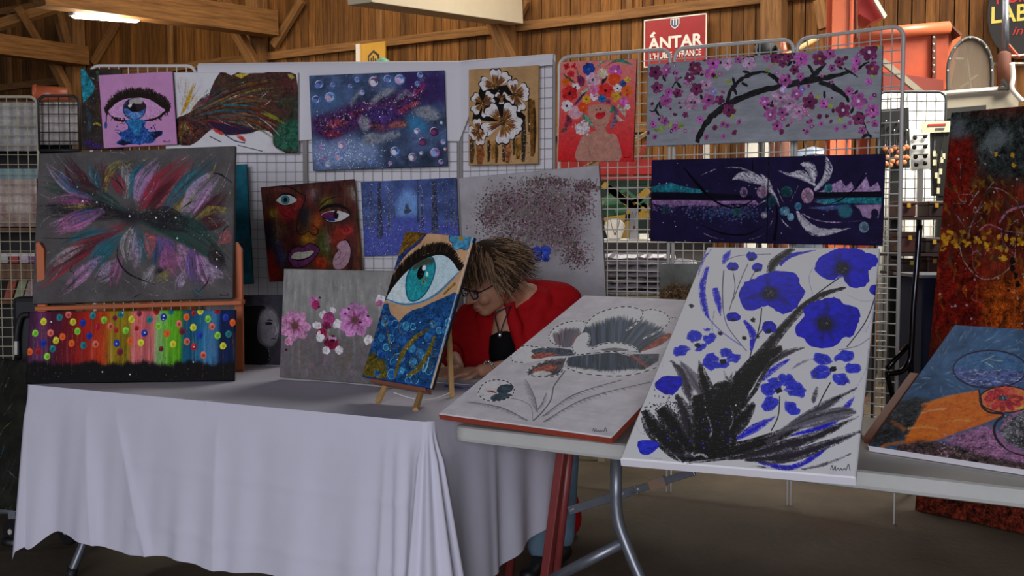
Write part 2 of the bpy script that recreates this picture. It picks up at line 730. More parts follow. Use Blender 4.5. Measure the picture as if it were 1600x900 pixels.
# ================================================================== white folding table
T2FL, T2B = atz(703, 665, TZ), atz(1600, 764, TZ)
E2 = (T2B - T2FL).normalized()
N2 = Vector((-E2.y, E2.x, 0))
L2, D2 = 1.83, 0.76


def t2(a, b, z=TZ):
    p = T2FL + E2 * a + N2 * b
    return Vector((p.x, p.y, z))


M_plastic = mat('white_plastic', 'c9c9c2', rough=0.55, noise=0.16, nscale=5, bump=0.05, bscale=80)
ft = empty('folding_table', 'white plastic folding table with grey bent tube legs', 'table', loc=tuple(t2(L2 / 2, D2 / 2, 0)))
mb = MB()
rc = 0.05
poly = []
for (cx, cy, a0) in ((rc, rc, PI), (L2 - rc, rc, 1.5 * PI), (L2 - rc, D2 - rc, 0), (rc, D2 - rc, 0.5 * PI)):
    for i in range(9):
        a = a0 + PI / 2 * i / 8
        poly.append(t2(cx + rc * math.cos(a), cy + rc * math.sin(a), TZ - 0.046))
mb.prism(poly, (0, 0, 0.046))
part(mb, 'table_top', M_plastic, ft, bevel=0.012)
# legs: each end a pair of bent tubes with a foot bar
for (a0, sgn, b0) in ((0.50, 1, 0.07), (L2 - 0.10, 0, 0.07), (L2 - 0.10, 0, D2 - 0.07)):
    mb = MB()
    pts = [t2(a0, b0, TZ - 0.05), t2(a0, b0, 0.58)] + sm([t2(a0, b0, 0.56), t2(a0 + 0.01 * sgn, b0, 0.50), t2(a0 + 0.045 * sgn, b0, 0.42), t2(a0 + 0.10 * sgn, b0, 0.31), t2(a0 + 0.13 * sgn, b0, 0.24), t2(a0 + 0.14 * sgn, b0, 0.17)], 4) + [t2(a0 + 0.14 * sgn, b0, 0.0)]
    mb.tube(pts, 0.0165, 12)
    part(mb, 'leg', M_grey_steel, ft, smooth=True)
# the far leg on this side is a pair of red tubes
for (u0, u1, b0, rr) in ((879, 852, D2 - 0.07, 0.0), (890, 868, D2 - 0.02, 0.017)):
    pB = t2(0, b0)
    ta, tb_ = onplane(u0, 700, pB, N2), onplane(u1, 905, pB, N2)
    ta = ta + (tb_ - ta) * ((TZ - 0.05 - ta.z) / (tb_.z - ta.z))
    tb_ = ta + (tb_ - ta) * ((0.0 - ta.z) / (tb_.z - ta.z))
    mb = MB()
    if rr:
        mb.tube([ta, tb_], rr, 10)
        part(mb, 'leg', M_red_steel, ft, smooth=True)
    else:
        mb.beam(ta, tb_, 0.032, 0.032, up=N2)
        part(mb, 'leg', M_red_steel, ft, bevel=0.004)
# folding brace in two links with a rivet, and the stay at the foot
pB = t2(0, D2 - 0.06)
pa, pb = onplane(889, 798, pB, N2), onplane(1085, 737, pB, N2)
pm_ = pa.lerp(pb, 0.5)
for (x, y, w) in ((pa, pm_ + (pb - pa) * 0.06, 0.030), (pm_, pb, 0.024)):
    mb = MB()
    mb.beam(x, y, 0.012, w)
    part(mb, 'brace_link', M_grey_steel, ft, bevel=0.002)
for f in (0.03, 0.44, 0.56):
    mb = MB()
    mb.lathe([(0.006, 0), (0.006, 0.010)], pa.lerp(pb, f) - N2 * 0.014, N2, 10)
    part(mb, 'rivet', M_hookmat, ft)
mb = MB()
q_ = pa.lerp(pb, 0.66)
mb.beam(q_, pa.lerp(pb, 0.78), 0.014, 0.034)
part(mb, 'rusty_joint', mat('rusty_joint', '9a6a34', rough=0.7, noise=0.6, nscale=40, c2='70747a'), ft)
pB = t2(0, 0.08)
mb = MB()
mb.tube([onplane(972, 848, pB, N2), onplane(850, 912, pB, N2)], 0.016, 10)
part(mb, 'stay_bar', M_grey_steel, ft, smooth=True)
mb = MB()
mb.beam(t2(L2 - 0.10, 0.38, 0.45), t2(L2 - 0.36, 0.38, TZ - 0.05), 0.012, 0.026)
part(mb, 'brace_link', M_grey_steel, ft)
# ================================================================== painted canvases: a small brush engine that fills generated textures
def proj(p):
    d = Vector(p) - Vector((0, 0, CAMZ))
    z = d.y * CP - d.z * SP
    return (800 + F * d.x / z, 450 - F * (d.y * SP + d.z * CP) / z)


def homography(src, dst):
    A, B = [], []
    for (x, y), (u, v) in zip(src, dst):
        A.append([x, y, 1, 0, 0, 0, -u * x, -u * y])
        B.append(u)
        A.append([0, 0, 0, x, y, 1, -v * x, -v * y])
        B.append(v)
    h = np.linalg.solve(np.array(A, float), np.array(B, float))
    return np.append(h, 1).reshape(3, 3)


_rs = np.random.RandomState(11)


def fft_noise(n, power, ax=1.0, ay=1.0, lo=0.0):
    w = _rs.normal(size=(n, n))
    fx = np.fft.fftfreq(n)[None, :] * n * ax
    fy = np.fft.fftfreq(n)[:, None] * n * ay
    r = np.sqrt(fx * fx + fy * fy)
    r[0, 0] = 1e9
    f = np.fft.ifft2(np.fft.fft2(w) / np.maximum(r, lo) ** power).real
    f -= f.mean()
    f /= f.std() + 1e-9
    return f.astype(np.float32)


NZ = 1024
N_cloud = fft_noise(NZ, 1.6, lo=6)      # soft mottling
N_mid = fft_noise(NZ, 1.0, lo=20)
N_fine = fft_noise(NZ, 0.25)
N_hor = fft_noise(NZ, 1.1, 6.0, 0.7, lo=12)   # streaks running across
N_ver = fft_noise(NZ, 1.1, 0.7, 6.0, lo=12)   # streaks running down


def blur(a, r):
    r = int(round(r))
    if r < 1:
        return a
    for ax in (0, 1):
        for _ in range(2):
            c = np.cumsum(np.pad(a, [(r + 1, r) if k == ax else (0, 0) for k in (0, 1)], mode='edge'), axis=ax, dtype=np.float64)
            a = (np.take(c, range(2 * r + 1, c.shape[ax]), axis=ax) - np.take(c, range(0, c.shape[ax] - 2 * r - 1), axis=ax)) / (2 * r + 1)
    return a.astype(np.float32)


def hx(c):
    if isinstance(c, str):
        c = c.lstrip('#')
        return np.array([int(c[i:i + 2], 16) for i in (0, 2, 4)], np.float32) / 255
    return np.array(c, np.float32) / (255 if max(c) > 1.01 else 1)


class Paint:
    """quad: the canvas corners TL TR BR BL in the frame; all strokes are given in a zoomed view of it"""

    def __init__(s, quad, W, base, seed=1, aspect=None, mott=0.03, tex=None):
        q = np.array(quad, float)
        wq = (np.linalg.norm(q[1] - q[0]) + np.linalg.norm(q[2] - q[3])) / 2
        hq = (np.linalg.norm(q[3] - q[0]) + np.linalg.norm(q[2] - q[1])) / 2
        s.W, s.H = int(W), int(W * (aspect if aspect else hq / wq))
        s.M = homography(quad, [(0, 0), (s.W, 0), (s.W, s.H), (0, s.H)])
        s.sc = math.sqrt(s.W * s.H / max(1.0, wq * hq))
        s.a = np.ones((s.H, s.W, 3), np.float32) * hx(base)
        s.r = random.Random(seed)
        s.n0 = (s.r.randrange(300), s.r.randrange(300))
        s.view(0, 0, 1)
        s.mottle(mott, N_cloud)
        if tex is not None:
            s.mottle(*tex)

    def view(s, ox, oy, k):
        s.ox, s.oy, s.k = ox, oy, k

    def nz(s, N, x0, y0, w, h):
        i = (np.arange(y0, y0 + h) + s.n0[1]) % NZ
        j = (np.arange(x0, x0 + w) + s.n0[0]) % NZ
        return N[np.ix_(i, j)]

    def mottle(s, amp, N=None):
        N = N_cloud if N is None else N
        s.a *= (1 + amp * s.nz(N, 0, 0, s.W, s.H))[..., None]
        np.clip(s.a, 0, 1, out=s.a)

    def mp(s, pts):
        p = np.array([(q[0], q[1]) for q in pts], float)
        p = p / s.k + np.array([s.ox, s.oy])
        h = np.c_[p, np.ones(len(p))] @ s.M.T
        return h[:, :2] / h[:, 2:3]

    def inv(s, pts):
        """texture pixels -> view coordinates"""
        p = np.array(pts, float)
        h = np.c_[p, np.ones(len(p))] @ np.linalg.inv(s.M).T
        return (h[:, :2] / h[:, 2:3] - np.array([s.ox, s.oy])) * s.k

    def fillpx(s, p, c, a=1.0, soft=0.0, dry=0.0, var=0.0, N=None):
        pad = int(soft * 2 + 2)
        x0 = max(0, int(math.floor(p[:, 0].min())) - pad)
        x1 = min(s.W, int(math.ceil(p[:, 0].max())) + pad)
        y0 = max(0, int(math.floor(p[:, 1].min())) - pad)
        y1 = min(s.H, int(math.ceil(p[:, 1].max())) + pad)
        if x1 <= x0 or y1 <= y0:
            return
        w, h = x1 - x0, y1 - y0
        SS = 2
        cov = np.zeros((h * SS, w), np.float32)
        xs = np.arange(x0, x1, dtype=np.float32)[None, :] + 0.5
        n = len(p)
        for i in range(n):
            ax, ay = p[i]
            bx, by = p[(i + 1) % n]
            if ay == by:
                continue
            sg = 1.0
            if ay > by:
                ax, ay, bx, by, sg = bx, by, ax, ay, -1.0
            r0 = max(0, int(math.ceil((ay - y0) * SS - 0.5)))
            r1 = min(h * SS, int(math.ceil((by - y0) * SS - 0.5)))
            if r1 <= r0:
                continue
            yy = y0 + (np.arange(r0, r1) + 0.5) / SS
            xc = ax + (yy - ay) * (bx - ax) / (by - ay)
            cov[r0:r1] += sg * np.clip(xs - xc[:, None].astype(np.float32) + 0.5, 0, 1)
        cov = np.clip(np.abs(cov), 0, 1).reshape(h, SS, w).mean(1)
        if soft >= 1:
            cov = blur(cov, soft)
        if dry > 0:
            nn = s.nz(N_mid if N is None else N, x0, y0, w, h) * 0.4 + s.nz(N_fine, x0, y0, w, h) * 0.6
            edge = blur(cov, 2.2 * s.sc) if soft < 1 else cov
            cov = cov * np.clip((nn + 1.3 - dry * 2.6 + (edge - 0.5) * 2.6) * 1.3, 0, 1)
        col = hx(c)[None, None, :]
        if var:
            col = np.clip(col * (1 + var * s.nz(N_mid if N is None else N, x0, y0, w, h))[..., None], 0, 1)
        k = (cov * a)[..., None]
        t = s.a[y0:y1, x0:x1]
        t += (col - t) * k

    def poly(s, pts, c, a=1.0, soft=0.0, dry=0.0, var=0.06, jit=0.0, sub=0, N=None):
        """pts in view coordinates; sub > 0 rounds the outline"""
        q = [tuple(p) for p in pts]
        if sub:
            q = [tuple(p) for p in catmull(q, sub, True)]
        if jit:
            q = [(x + s.r.gauss(0, jit), y + s.r.gauss(0, jit)) for x, y in q]
        s.fillpx(s.mp(q), c, a, soft * s.sc / s.k, dry, var, N)

    def ell(s, cx, cy, rx, ry, c, rot=0.0, n=18, **kw):
        cr, sr = math.cos(rot), math.sin(rot)
        s.poly([(cx + rx * math.cos(t) * cr - ry * math.sin(t) * sr, cy + rx * math.cos(t) * sr + ry * math.sin(t) * cr)
                for t in [2 * PI * i / n for i in range(n)]], c, **kw)

    def line(s, pts, w, c, w1=None, sub=6, jit=0.0, **kw):
        """brush stroke; w -> w1 along its length, or w a list of widths"""
        q = np.array(catmull(pts, sub)) if len(pts) > 2 else np.array(catmull(pts, sub))
        n = len(q)
        if isinstance(w, (list, tuple)):
            ws = np.interp(np.linspace(0, 1, n), np.linspace(0, 1, len(w)), w)
        else:
            ws = np.linspace(w, w if w1 is None else w1, n)
        t = np.gradient(q, axis=0)
        ln = np.linalg.norm(t, axis=1, keepdims=True)
        t = t / np.maximum(ln, 1e-6)
        nr = np.c_[-t[:, 1], t[:, 0]]
        L = q + nr * ws[:, None] / 2
        R_ = q - nr * ws[:, None] / 2
        o = np.r_[L, R_[::-1]]
        if jit:
            o = o + np.array([[s.r.gauss(0, jit), s.r.gauss(0, jit)] for _ in o])
        kw.setdefault('var', 0.06)
        kw['soft'] = kw.get('soft', 0) * s.sc / s.k
        s.fillpx(s.mp(o), c, **kw)

    def bristle(s, pts, w, c, n=7, cv=0.18, **kw):
        """the same stroke laid with separate bristles: ragged ends, streaks of slightly different tone"""
        q = np.array(catmull(pts, 6))
        m = len(q)
        ws = np.interp(np.linspace(0, 1, m), np.linspace(0, 1, len(w)), w) if isinstance(w, (list, tuple)) else np.full(m, float(w))
        t = np.gradient(q, axis=0)
        t = t / np.maximum(np.linalg.norm(t, axis=1, keepdims=True), 1e-6)
        nr = np.c_[-t[:, 1], t[:, 0]]
        c = hx(c)
        for i in range(n):
            o = (i + s.r.random()) / n - 0.5
            a0 = int(m * max(0, s.r.uniform(-0.1, 0.14)))
            a1 = m - int(m * max(0, s.r.uniform(-0.1, 0.2)))
            if a1 - a0 < 4:
                continue
            pp = (q + nr * (ws * o)[:, None])[a0:a1]
            bw = ws[a0:a1] / n * s.r.uniform(1.2, 2.4)
            bw = bw * np.minimum(1, np.minimum(np.arange(len(bw)) + 0.4, len(bw) - 0.6 - np.arange(len(bw))) / 3)
            k = max(1, len(pp) // 7)
            s.line([tuple(x) for x in pp[::k]] + [tuple(pp[-1])], list(bw[::k]) + [bw[-1]], np.clip(c * s.r.uniform(1 - cv, 1 + cv), 0, 1), sub=3, **kw)

    def lines(s, rows, **kw):
        for r in rows:
            s.line(r[0], r[1], r[2], **kw)

    def feather(s, a, b, bend, w, c, n=9, al=0.55, spread=1.0, dry=0.35):
        """bundle of fine strokes from a to b, swelling in the middle: a soft brushed plume"""
        a, b = np.array(a, float), np.array(b, float)
        d = b - a
        nr = np.array([-d[1], d[0]]) / (np.linalg.norm(d) + 1e-6)
        for i in range(n):
            o = s.r.uniform(-0.5, 0.5) * w * spread
            m = (a + b) / 2 + nr * (bend + o)
            e = b + nr * o * 0.5 + d * s.r.uniform(-0.12, 0.08)
            s.line([tuple(a + nr * o * 0.15), tuple(m), tuple(e)], [w * 0.05, w * s.r.uniform(0.14, 0.3), w * 0.03], hx(c) * s.r.uniform(0.75, 1.2), a=al, dry=dry, soft=s.r.choice([0, 0, 5, 9]))

    def hairs(s, a, b, bend, w, n, cols, al=0.7):
        """fine single hairs lying along a plume"""
        a, b = np.array(a, float), np.array(b, float)
        d = b - a
        nr = np.array([-d[1], d[0]]) / (np.linalg.norm(d) + 1e-6)
        for i in range(n):
            o = s.r.uniform(-0.6, 0.6) * w
            f0, f1 = s.r.uniform(0, .45), s.r.uniform(.6, 1.1)
            q = [a + d * f + nr * (bend + o) * math.sin(PI * min(1, f)) for f in (f0, (f0 + f1) / 2, f1)]
            s.line([tuple(x) for x in q], [1, s.r.uniform(1.5, 4), .6], s.r.choice(cols), a=al, sub=4, var=0)

    def dots(s, n, fn, r, cols, a=1.0, sides=6):
        """fn() -> (x, y) in view coordinates or None"""
        for _ in range(n):
            p = fn()
            if p is None:
                continue
            rr = s.r.uniform(*r)
            s.ell(p[0], p[1], rr, rr * s.r.uniform(0.7, 1.2), s.r.choice(cols), rot=s.r.uniform(0, 3), n=sides, a=a, var=0)

    def flower(s, cx, cy, r, c, cc='201818', n=5, ry=None, rot=None, cr=0.22, pw=0.52, var=0.12, edge=None, jit=0.0):
        ry = ry or r
        rot = s.r.uniform(0, 6) if rot is None else rot
        for pas in ((0, edge), (1, c)) if edge else ((1, c),):
            for i in range(n):
                t = rot + 2 * PI * i / n
                px, py = cx + math.cos(t) * r * 0.55, cy + math.sin(t) * ry * 0.55
                g = 1.16 if pas[0] == 0 else 1.0
                s.ell(px, py, r * pw * g, ry * pw * 0.85 * g, hx(pas[1]) * s.r.uniform(0.9, 1.1), rot=t if r == ry else 0, n=12, var=var, jit=jit)
        if cr:
            s.ell(cx, cy, r * cr, ry * cr, cc, n=10, var=0)

    def sign(s, x, y, w, c, k=1.0):
        """a scribbled signature"""
        h = w * 0.22
        pts = [(x, y), (x + w * .08, y - h), (x + w * .14, y + h * .2), (x + w * .24, y - h * .9), (x + w * .27, y + h * .2), (x + w * .4, y - h * .4), (x + w * .45, y + h * .2), (x + w * .55, y - h * .3), (x + w * .6, y + h * .2), (x + w * .72, y - h * .3), (x + w * .8, y + h * .15), (x + w * .92, y - h * 1.3), (x + w, y + h * .2)]
        s.line(pts, w * 0.035 * k, c, sub=4, var=0)

    def image(s, name, g):
        a = np.clip(s.a, 0, 1)
        l = np.where(a <= 0.04045, a / 12.92, ((a + 0.055) / 1.055) ** 2.4) * g
        l = np.minimum(l, 0.88)
        a = np.where(l <= 0.0031308, l * 12.92, 1.055 * np.power(np.maximum(l, 1e-6), 1 / 2.4) - 0.055)
        im = bpy.data.images.new(name, s.W, s.H)
        px = np.ones((s.H, s.W, 4), np.float32)
        px[..., :3] = a[::-1]
        im.pixels.foreach_set(px.ravel())
        im.update()
        im.pack()
        return im


def canvas_mat(name, im, rough=0.55, bump=0.25):
    m = bpy.data.materials.new(name)
    m.use_nodes = True
    nt = m.node_tree
    b = nt.nodes['Principled BSDF']
    b.inputs['Roughness'].default_value = rough
    b.inputs['Specular IOR Level'].default_value = 0.06
    uv = nt.nodes.new('ShaderNodeUVMap')
    t = nt.nodes.new('ShaderNodeTexImage')
    t.image = im
    t.extension = 'EXTEND'
    nt.links.new(uv.outputs[0], t.inputs[0])
    nt.links.new(t.outputs[0], b.inputs['Base Color'])
    tc = nt.nodes.new('ShaderNodeTexCoord')
    n = nt.nodes.new('ShaderNodeTexNoise')
    n.inputs['Scale'].default_value = 140
    n.inputs['Detail'].default_value = 3
    nt.links.new(tc.outputs['Object'], n.inputs['Vector'])
    bp = nt.nodes.new('ShaderNodeBump')
    bp.inputs['Strength'].default_value = bump
    bp.inputs['Distance'].default_value = 0.002
    nt.links.new(n.outputs[0], bp.inputs['Height'])
    nt.links.new(bp.outputs[0], b.inputs['Normal'])
    return m


class Canvas:
    """a stretched canvas: rectangle from its lower left corner, width and height vectors, thickness behind the face"""

    def __init__(s, BL, EX, EY, th):
        s.BL, s.EX, s.EY, s.th = Vector(BL), Vector(EX), Vector(EY), th
        s.n = s.EX.cross(s.EY).normalized()
        s.TL, s.TR, s.BR = s.BL + s.EY, s.BL + s.EX + s.EY, s.BL + s.EX
        s.quad = [proj(q) for q in (s.TL, s.TR, s.BR, s.BL)]
        s.aspect = s.EY.length / s.EX.length

    def paint(s, W, base, seed=1, mott=0.03, tex=None):
        return Paint(s.quad, W, base, seed, s.aspect, mott, tex)

    def make(s, name, label, P, g, edge, rough=0.55, group=None):
        o0 = (s.BL + s.BR) / 2
        bl, br, tr, tl = [q - o0 for q in (s.BL, s.BR, s.TR, s.TL)]
        bk = -s.n * s.th
        r = 0.003                                   # slightly rounded front edge
        ex, ey = s.EX.normalized() * r, s.EY.normalized() * r
        fr = [bl + ex + ey, br - ex + ey, tr - ex - ey, tl + ex - ey]
        md = [q - s.n * r for q in (bl, br, tr, tl)]
        bb = [q + bk for q in (bl, br, tr, tl)]
        vs = fr + md + bb
        fs = [(0, 1, 2, 3)]
        for k in (0, 4):
            for i in range(4):
                j = (i + 1) % 4
                fs.append((k + i, k + 4 + i, k + 4 + j, k + j))
        fs.append((11, 10, 9, 8))
        me = bpy.data.meshes.new(name)
        me.from_pydata([tuple(v) for v in vs], [], fs)
        im = P.image(name + '_paint', g)
        me.materials.append(canvas_mat(name + '_face', im, rough))
        me.materials.append(edge)
        for i, p in enumerate(me.polygons):
            p.material_index = 0 if i < 5 else 1
        ul = me.uv_layers.new(name='UVMap')
        W, H = s.EX.length, s.EY.length
        xu, yu = s.EX.normalized(), s.EY.normalized()
        for lp in me.loops:
            q = Vector(vs[lp.vertex_index]) - bl
            ul.data[lp.index].uv = (q.dot(xu) / W, q.dot(yu) / H)
        o = bpy.data.objects.new(name, me)
        COL.objects.link(o)
        o.location = o0
        return tag(o, label, 'painting', group)


def leaning(bl, br, tl, z0, th=0.02, w=None):
    """canvas standing on height z0 with its lower edge seen at bl-br; the upper left corner at tl gives size and tilt"""
    A, B = atz(*bl, z0), atz(*br, z0)
    d = B - A
    if w:
        d = d.normalized() * w
    e = d.normalized()
    bk = Vector((-e.y, e.x, 0))
    # plane through A spanned by bk and z
    T = onplane(*tl, A, e)
    up = T - A
    return Canvas(A, d, up, th)


def flat_on(quad, p, n, th, out=0.0):
    """canvas hanging on the vertical plane through p with normal n; quad = TL TR BR BL in the frame (best fitting rectangle)"""
    n = n.normalized()
    q = [onplane(u, v, p + n * (th + out), n) for u, v in quad]
    ex = ((q[1] - q[0]) + (q[2] - q[3])) / 2
    ey = ((q[0] - q[3]) + (q[1] - q[2])) / 2
    c = (q[0] + q[1] + q[2] + q[3]) / 4
    xu = ex.normalized()
    ey = ey - xu * ey.dot(xu)
    # keep it square while splitting the rotation between both axes
    return Canvas(c - ex / 2 - ey / 2, ex, ey, th)
# ================================================================== wire display panels (their lines are needed to hang the pictures)
PZ = 2.2
PAN = []
for (a, b) in (((140, 103), (306, 103)), ((310, 103), (474, 101)), ((477, 101), (716, 99)), ((720, 99), (866, 88)),
               ((874, 90), (1047, 76)), ((1054, 76), (1240, 61)), ((1246, 61), (1412, 40))):
    A, B = atz(*a, PZ), atz(*b, PZ)
    d = (B - A).normalized()
    PAN.append((A, B, Vector((d.y, -d.x, 0)).normalized()))

E_white = mat('canvas_edge_white', 'e6e2e6', rough=0.8)
E_red = mat('canvas_edge_red', 'a8442c', rough=0.7, noise=0.3, nscale=30)
E_dark = mat('canvas_edge_dark', '1a171c', rough=0.7)
E_grey = mat('canvas_edge_grey', '55504f', rough=0.8)
E_yellow = mat('canvas_edge_olive', '8f8a2a', rough=0.7)
E_tan = mat('canvas_edge_tan', 'a88a60', rough=0.8)


def quadc(bl, Yl, br, Yr, tl, th=0.02):
    A, B = at(*bl, Yl), at(*br, Yr)
    e = (B - A).normalized()
    T = onplane(*tl, A, e)
    return Canvas(A, B - A, T - A, th)


# ------------------------------------------------------------------ blue poppies
cB = leaning((969, 716), (1337, 746), (1105, 386), TZ + 0.035, 0.022)
p = cB.paint(820, 'c3bfca', 3, 0.02, (0.012, N_fine))
p.view(960, 380, 2.369)
BLK, BLU, BL2, BLD, GRY = '0d0c10', '1212ac', '2028c8', '08085c', '4c4854'
for i in range(26):        # faint dry marks on the ground
    x, y = p.r.uniform(60, 1050), p.r.uniform(40, 840)
    p.line([(x, y), (x + p.r.uniform(-20, 40), y - p.r.uniform(10, 50)), (x + p.r.uniform(-10, 70), y - p.r.uniform(30, 110))], [2, 7, 1], '8a8694', a=0.5, dry=0.75)
for pts, w, c in [
    ([(440, 110), (446, 170), (425, 250)], 3, GRY), ([(495, 75), (470, 130), (440, 210)], 3, GRY), ([(520, 105), (495, 150), (480, 190)], 3, GRY),
    ([(405, 100), (400, 170), (402, 240)], 4, GRY), ([(420, 60), (470, 45), (580, 40)], 3, '77748a'),
    ([(545, 240), (540, 290), (528, 345)], 4, BLK), ([(830, 130), (760, 180), (660, 260)], 4, BLK), ([(966, 195), (930, 290), (860, 385)], 4, '333040'),
    ([(800, 515), (770, 570), (738, 640)], 4, BLK), ([(612, 565), (606, 640), (580, 695)], 4, BLK), ([(560, 305), (520, 360), (500, 430)], 4, BLK),
    ([(400, 230), (420, 310), (490, 400)], 3, '555070'), ([(350, 280), (400, 330), (470, 380)], 5, '7777b0'), ([(860, 190), (920, 215), (975, 205)], 2, '9a98b0'),
    ([(945, 350), (900, 380), (830, 395)], 3, '77748a'), ([(210, 30), (170, 330), (180, 460)], 3, 'a9a5b4'), ([(990, 130), (960, 250), (930, 330)], 3, 'a5a2b0'),
    ([(940, 390), (930, 470), (880, 560)], 3, 'a5a2b0'), ([(735, 90), (720, 130), (735, 190)], 3, '9a98b0')]:
    p.line(pts, w, c)
# blue streaks
for pts, w in [([(345, 85), (325, 160), (333, 235), (350, 282)], [14, 22, 22, 6]), ([(372, 165), (385, 215), (392, 270)], [26, 24, 6]), ([(478, 285), (512, 335), (505, 405)], [10, 30, 8]),
               ([(540, 515), (590, 465), (650, 430)], [10, 18, 8]), ([(610, 80), (650, 48), (745, 25)], [22, 16, 4]), ([(400, 80), (412, 52), (430, 25)], [6, 22, 6]),
               ([(430, 735), (520, 685), (600, 640)], [10, 26, 6]), ([(640, 715), (780, 675), (850, 615), (888, 568)], [8, 24, 24, 8]),
               ([(510, 800), (640, 832), (740, 790), (830, 715)], [14, 22, 20, 6]), ([(285, 640), (290, 700), (292, 745)], [14, 22, 10]), ([(360, 20), (330, 60), (310, 120)], [3, 10, 3])]:
    p.line(pts, [x * .75 for x in w], BLU, dry=0.2, jit=1.2, var=.15)
    p.bristle(pts, w, BLU, n=6, dry=0.2)
# dark leaves and trunk
for pts, w, c in [
    ([(860, 165), (780, 185), (700, 235), (610, 330), (540, 420), (470, 500)], [8, 20, 28, 34, 50, 60], '1a181e'),
    ([(705, 385), (620, 415), (540, 470), (480, 520)], [6, 26, 30, 20], '38353c'), ([(575, 120), (590, 75), (640, 35), (670, 22)], [26, 30, 22, 4], BLK),
    ([(208, 435), (250, 480), (270, 540), (283, 590)], [6, 34, 38, 8], '35323a'), ([(240, 430), (290, 500), (330, 570)], [4, 40, 34], '55525a'),
    ([(312, 430), (330, 510), (365, 600)], [4, 38, 50], BLK), ([(405, 470), (415, 500), (420, 520)], [3, 12, 6], BLK),
    ([(620, 385), (540, 440), (480, 520), (430, 620)], [26, 70, 90, 60], BLK), ([(520, 590), (470, 650), (400, 720)], [14, 60, 70], BLK),
    ([(110, 620), (150, 690), (230, 760), (262, 808)], [30, 60, 70, 24], BLK), ([(170, 610), (230, 690), (290, 770)], [50, 66, 50], BLK),
    ([(230, 560), (262, 640), (285, 730)], [20, 50, 40], '242128'), ([(310, 560), (320, 660), (330, 790)], [60, 80, 110], BLK),
    ([(420, 510), (395, 600), (380, 780)], [40, 110, 120], BLK), ([(470, 480), (450, 560), (420, 640)], [60, 80, 70], BLK),
    ([(260, 800), (430, 770), (560, 735), (720, 660)], [30, 50, 46, 20], BLK), ([(420, 800), (600, 760), (760, 710), (905, 640)], [20, 40, 30, 4], '1f1c24'),
    ([(560, 740), (700, 650), (800, 590), (900, 535)], [20, 34, 30, 4], '3a3740'), ([(480, 800), (640, 790), (800, 740), (925, 690)], [16, 40, 26, 4], '24212a'),
    ([(600, 700), (740, 650), (850, 625), (895, 625)], [10, 46, 40, 10], '4a4850'), ([(690, 838), (790, 815), (880, 778)], [6, 14, 4], '3a3640'),
    ([(500, 825), (580, 830), (660, 836)], [3, 6, 3], '3a3640'), ([(790, 590), (850, 560), (895, 540)], [4, 12, 3], BLK), ([(735, 590), (745, 560), (752, 530)], [14, 20, 8], '3a3640'),
    ([(185, 775), (230, 782), (300, 790)], [6, 14, 10], '2a2730'), ([(650, 470), (700, 440), (745, 425)], [4, 9, 3], '77748a')]:
    p.line(pts, [x * .72 for x in w], c, dry=0.16, jit=2.0, var=0.12)
    p.bristle(pts, [x * 1.05 for x in w], c, n=8, cv=0.3, dry=0.25)
p.lines([([(370, 250), (362, 300), (365, 330)], 5, GRY), ([(205, 555), (195, 600), (205, 640)], 6, GRY), ([(430, 600), (440, 650), (425, 690)], 5, 'b8b4be'), ([(345, 640), (360, 690), (352, 720)], 7, 'b8b4be'),
         ([(225, 560), (220, 600), (215, 640)], 5, 'b0acb6'), ([(290, 790), (320, 780), (345, 795)], 9, 'b8b4be'), ([(80, 670), (95, 700), (120, 708)], 5, '8a8694'), ([(120, 790), (170, 798), (215, 790)], 4, '8a8694')], dry=0.3)
p.dots(30, lambda: (p.r.gauss(300, 120), p.r.gauss(700, 60)), (1, 4), ['b8b4be', '2c34d2', '6a6ad8'], sides=5)
p.dots(160, lambda: (p.r.gauss(190, 40), p.r.gauss(615, 30)), (1, 3.5), [BLK], sides=5)
for (x, y) in ((285, 232), (392, 335), (990, 262), (978, 318), (972, 356), (1052, 66), (480, 350), (530, 345), (514, 285)):
    p.ell(x, y, 10, 8, BLK, rot=0.4, dry=0.2, jit=2)


def poppy(out, cx, cy, r):
    p.poly(out, BLU, sub=4, jit=1.6, var=0.16)
    n = len(out)
    for i in range(0, n):
        x, y = out[i]
        p.line([(cx, cy), ((cx + x) / 2 + p.r.uniform(-8, 8), (cy + y) / 2 + p.r.uniform(-8, 8)), (cx + (x - cx) * 0.85, cy + (y - cy) * 0.85)], [r * 1.0, r * 0.9, 3], p.r.choice([BLD, '0e0e94', '1818c4', '1010a0']), a=0.6, dry=0.3, soft=3)
    p.ell(cx, cy, r * 1.5, r * 1.3, '0a0a48', a=0.7, soft=6)
    p.ell(cx, cy, r, r * 0.85, '0c0b1c', jit=1.5)
    p.dots(26, lambda: (p.r.gauss(cx, r * 0.4), p.r.gauss(cy, r * 0.35)), (1.5, 3.2), ['2a2c44', '454860', '15152a'])


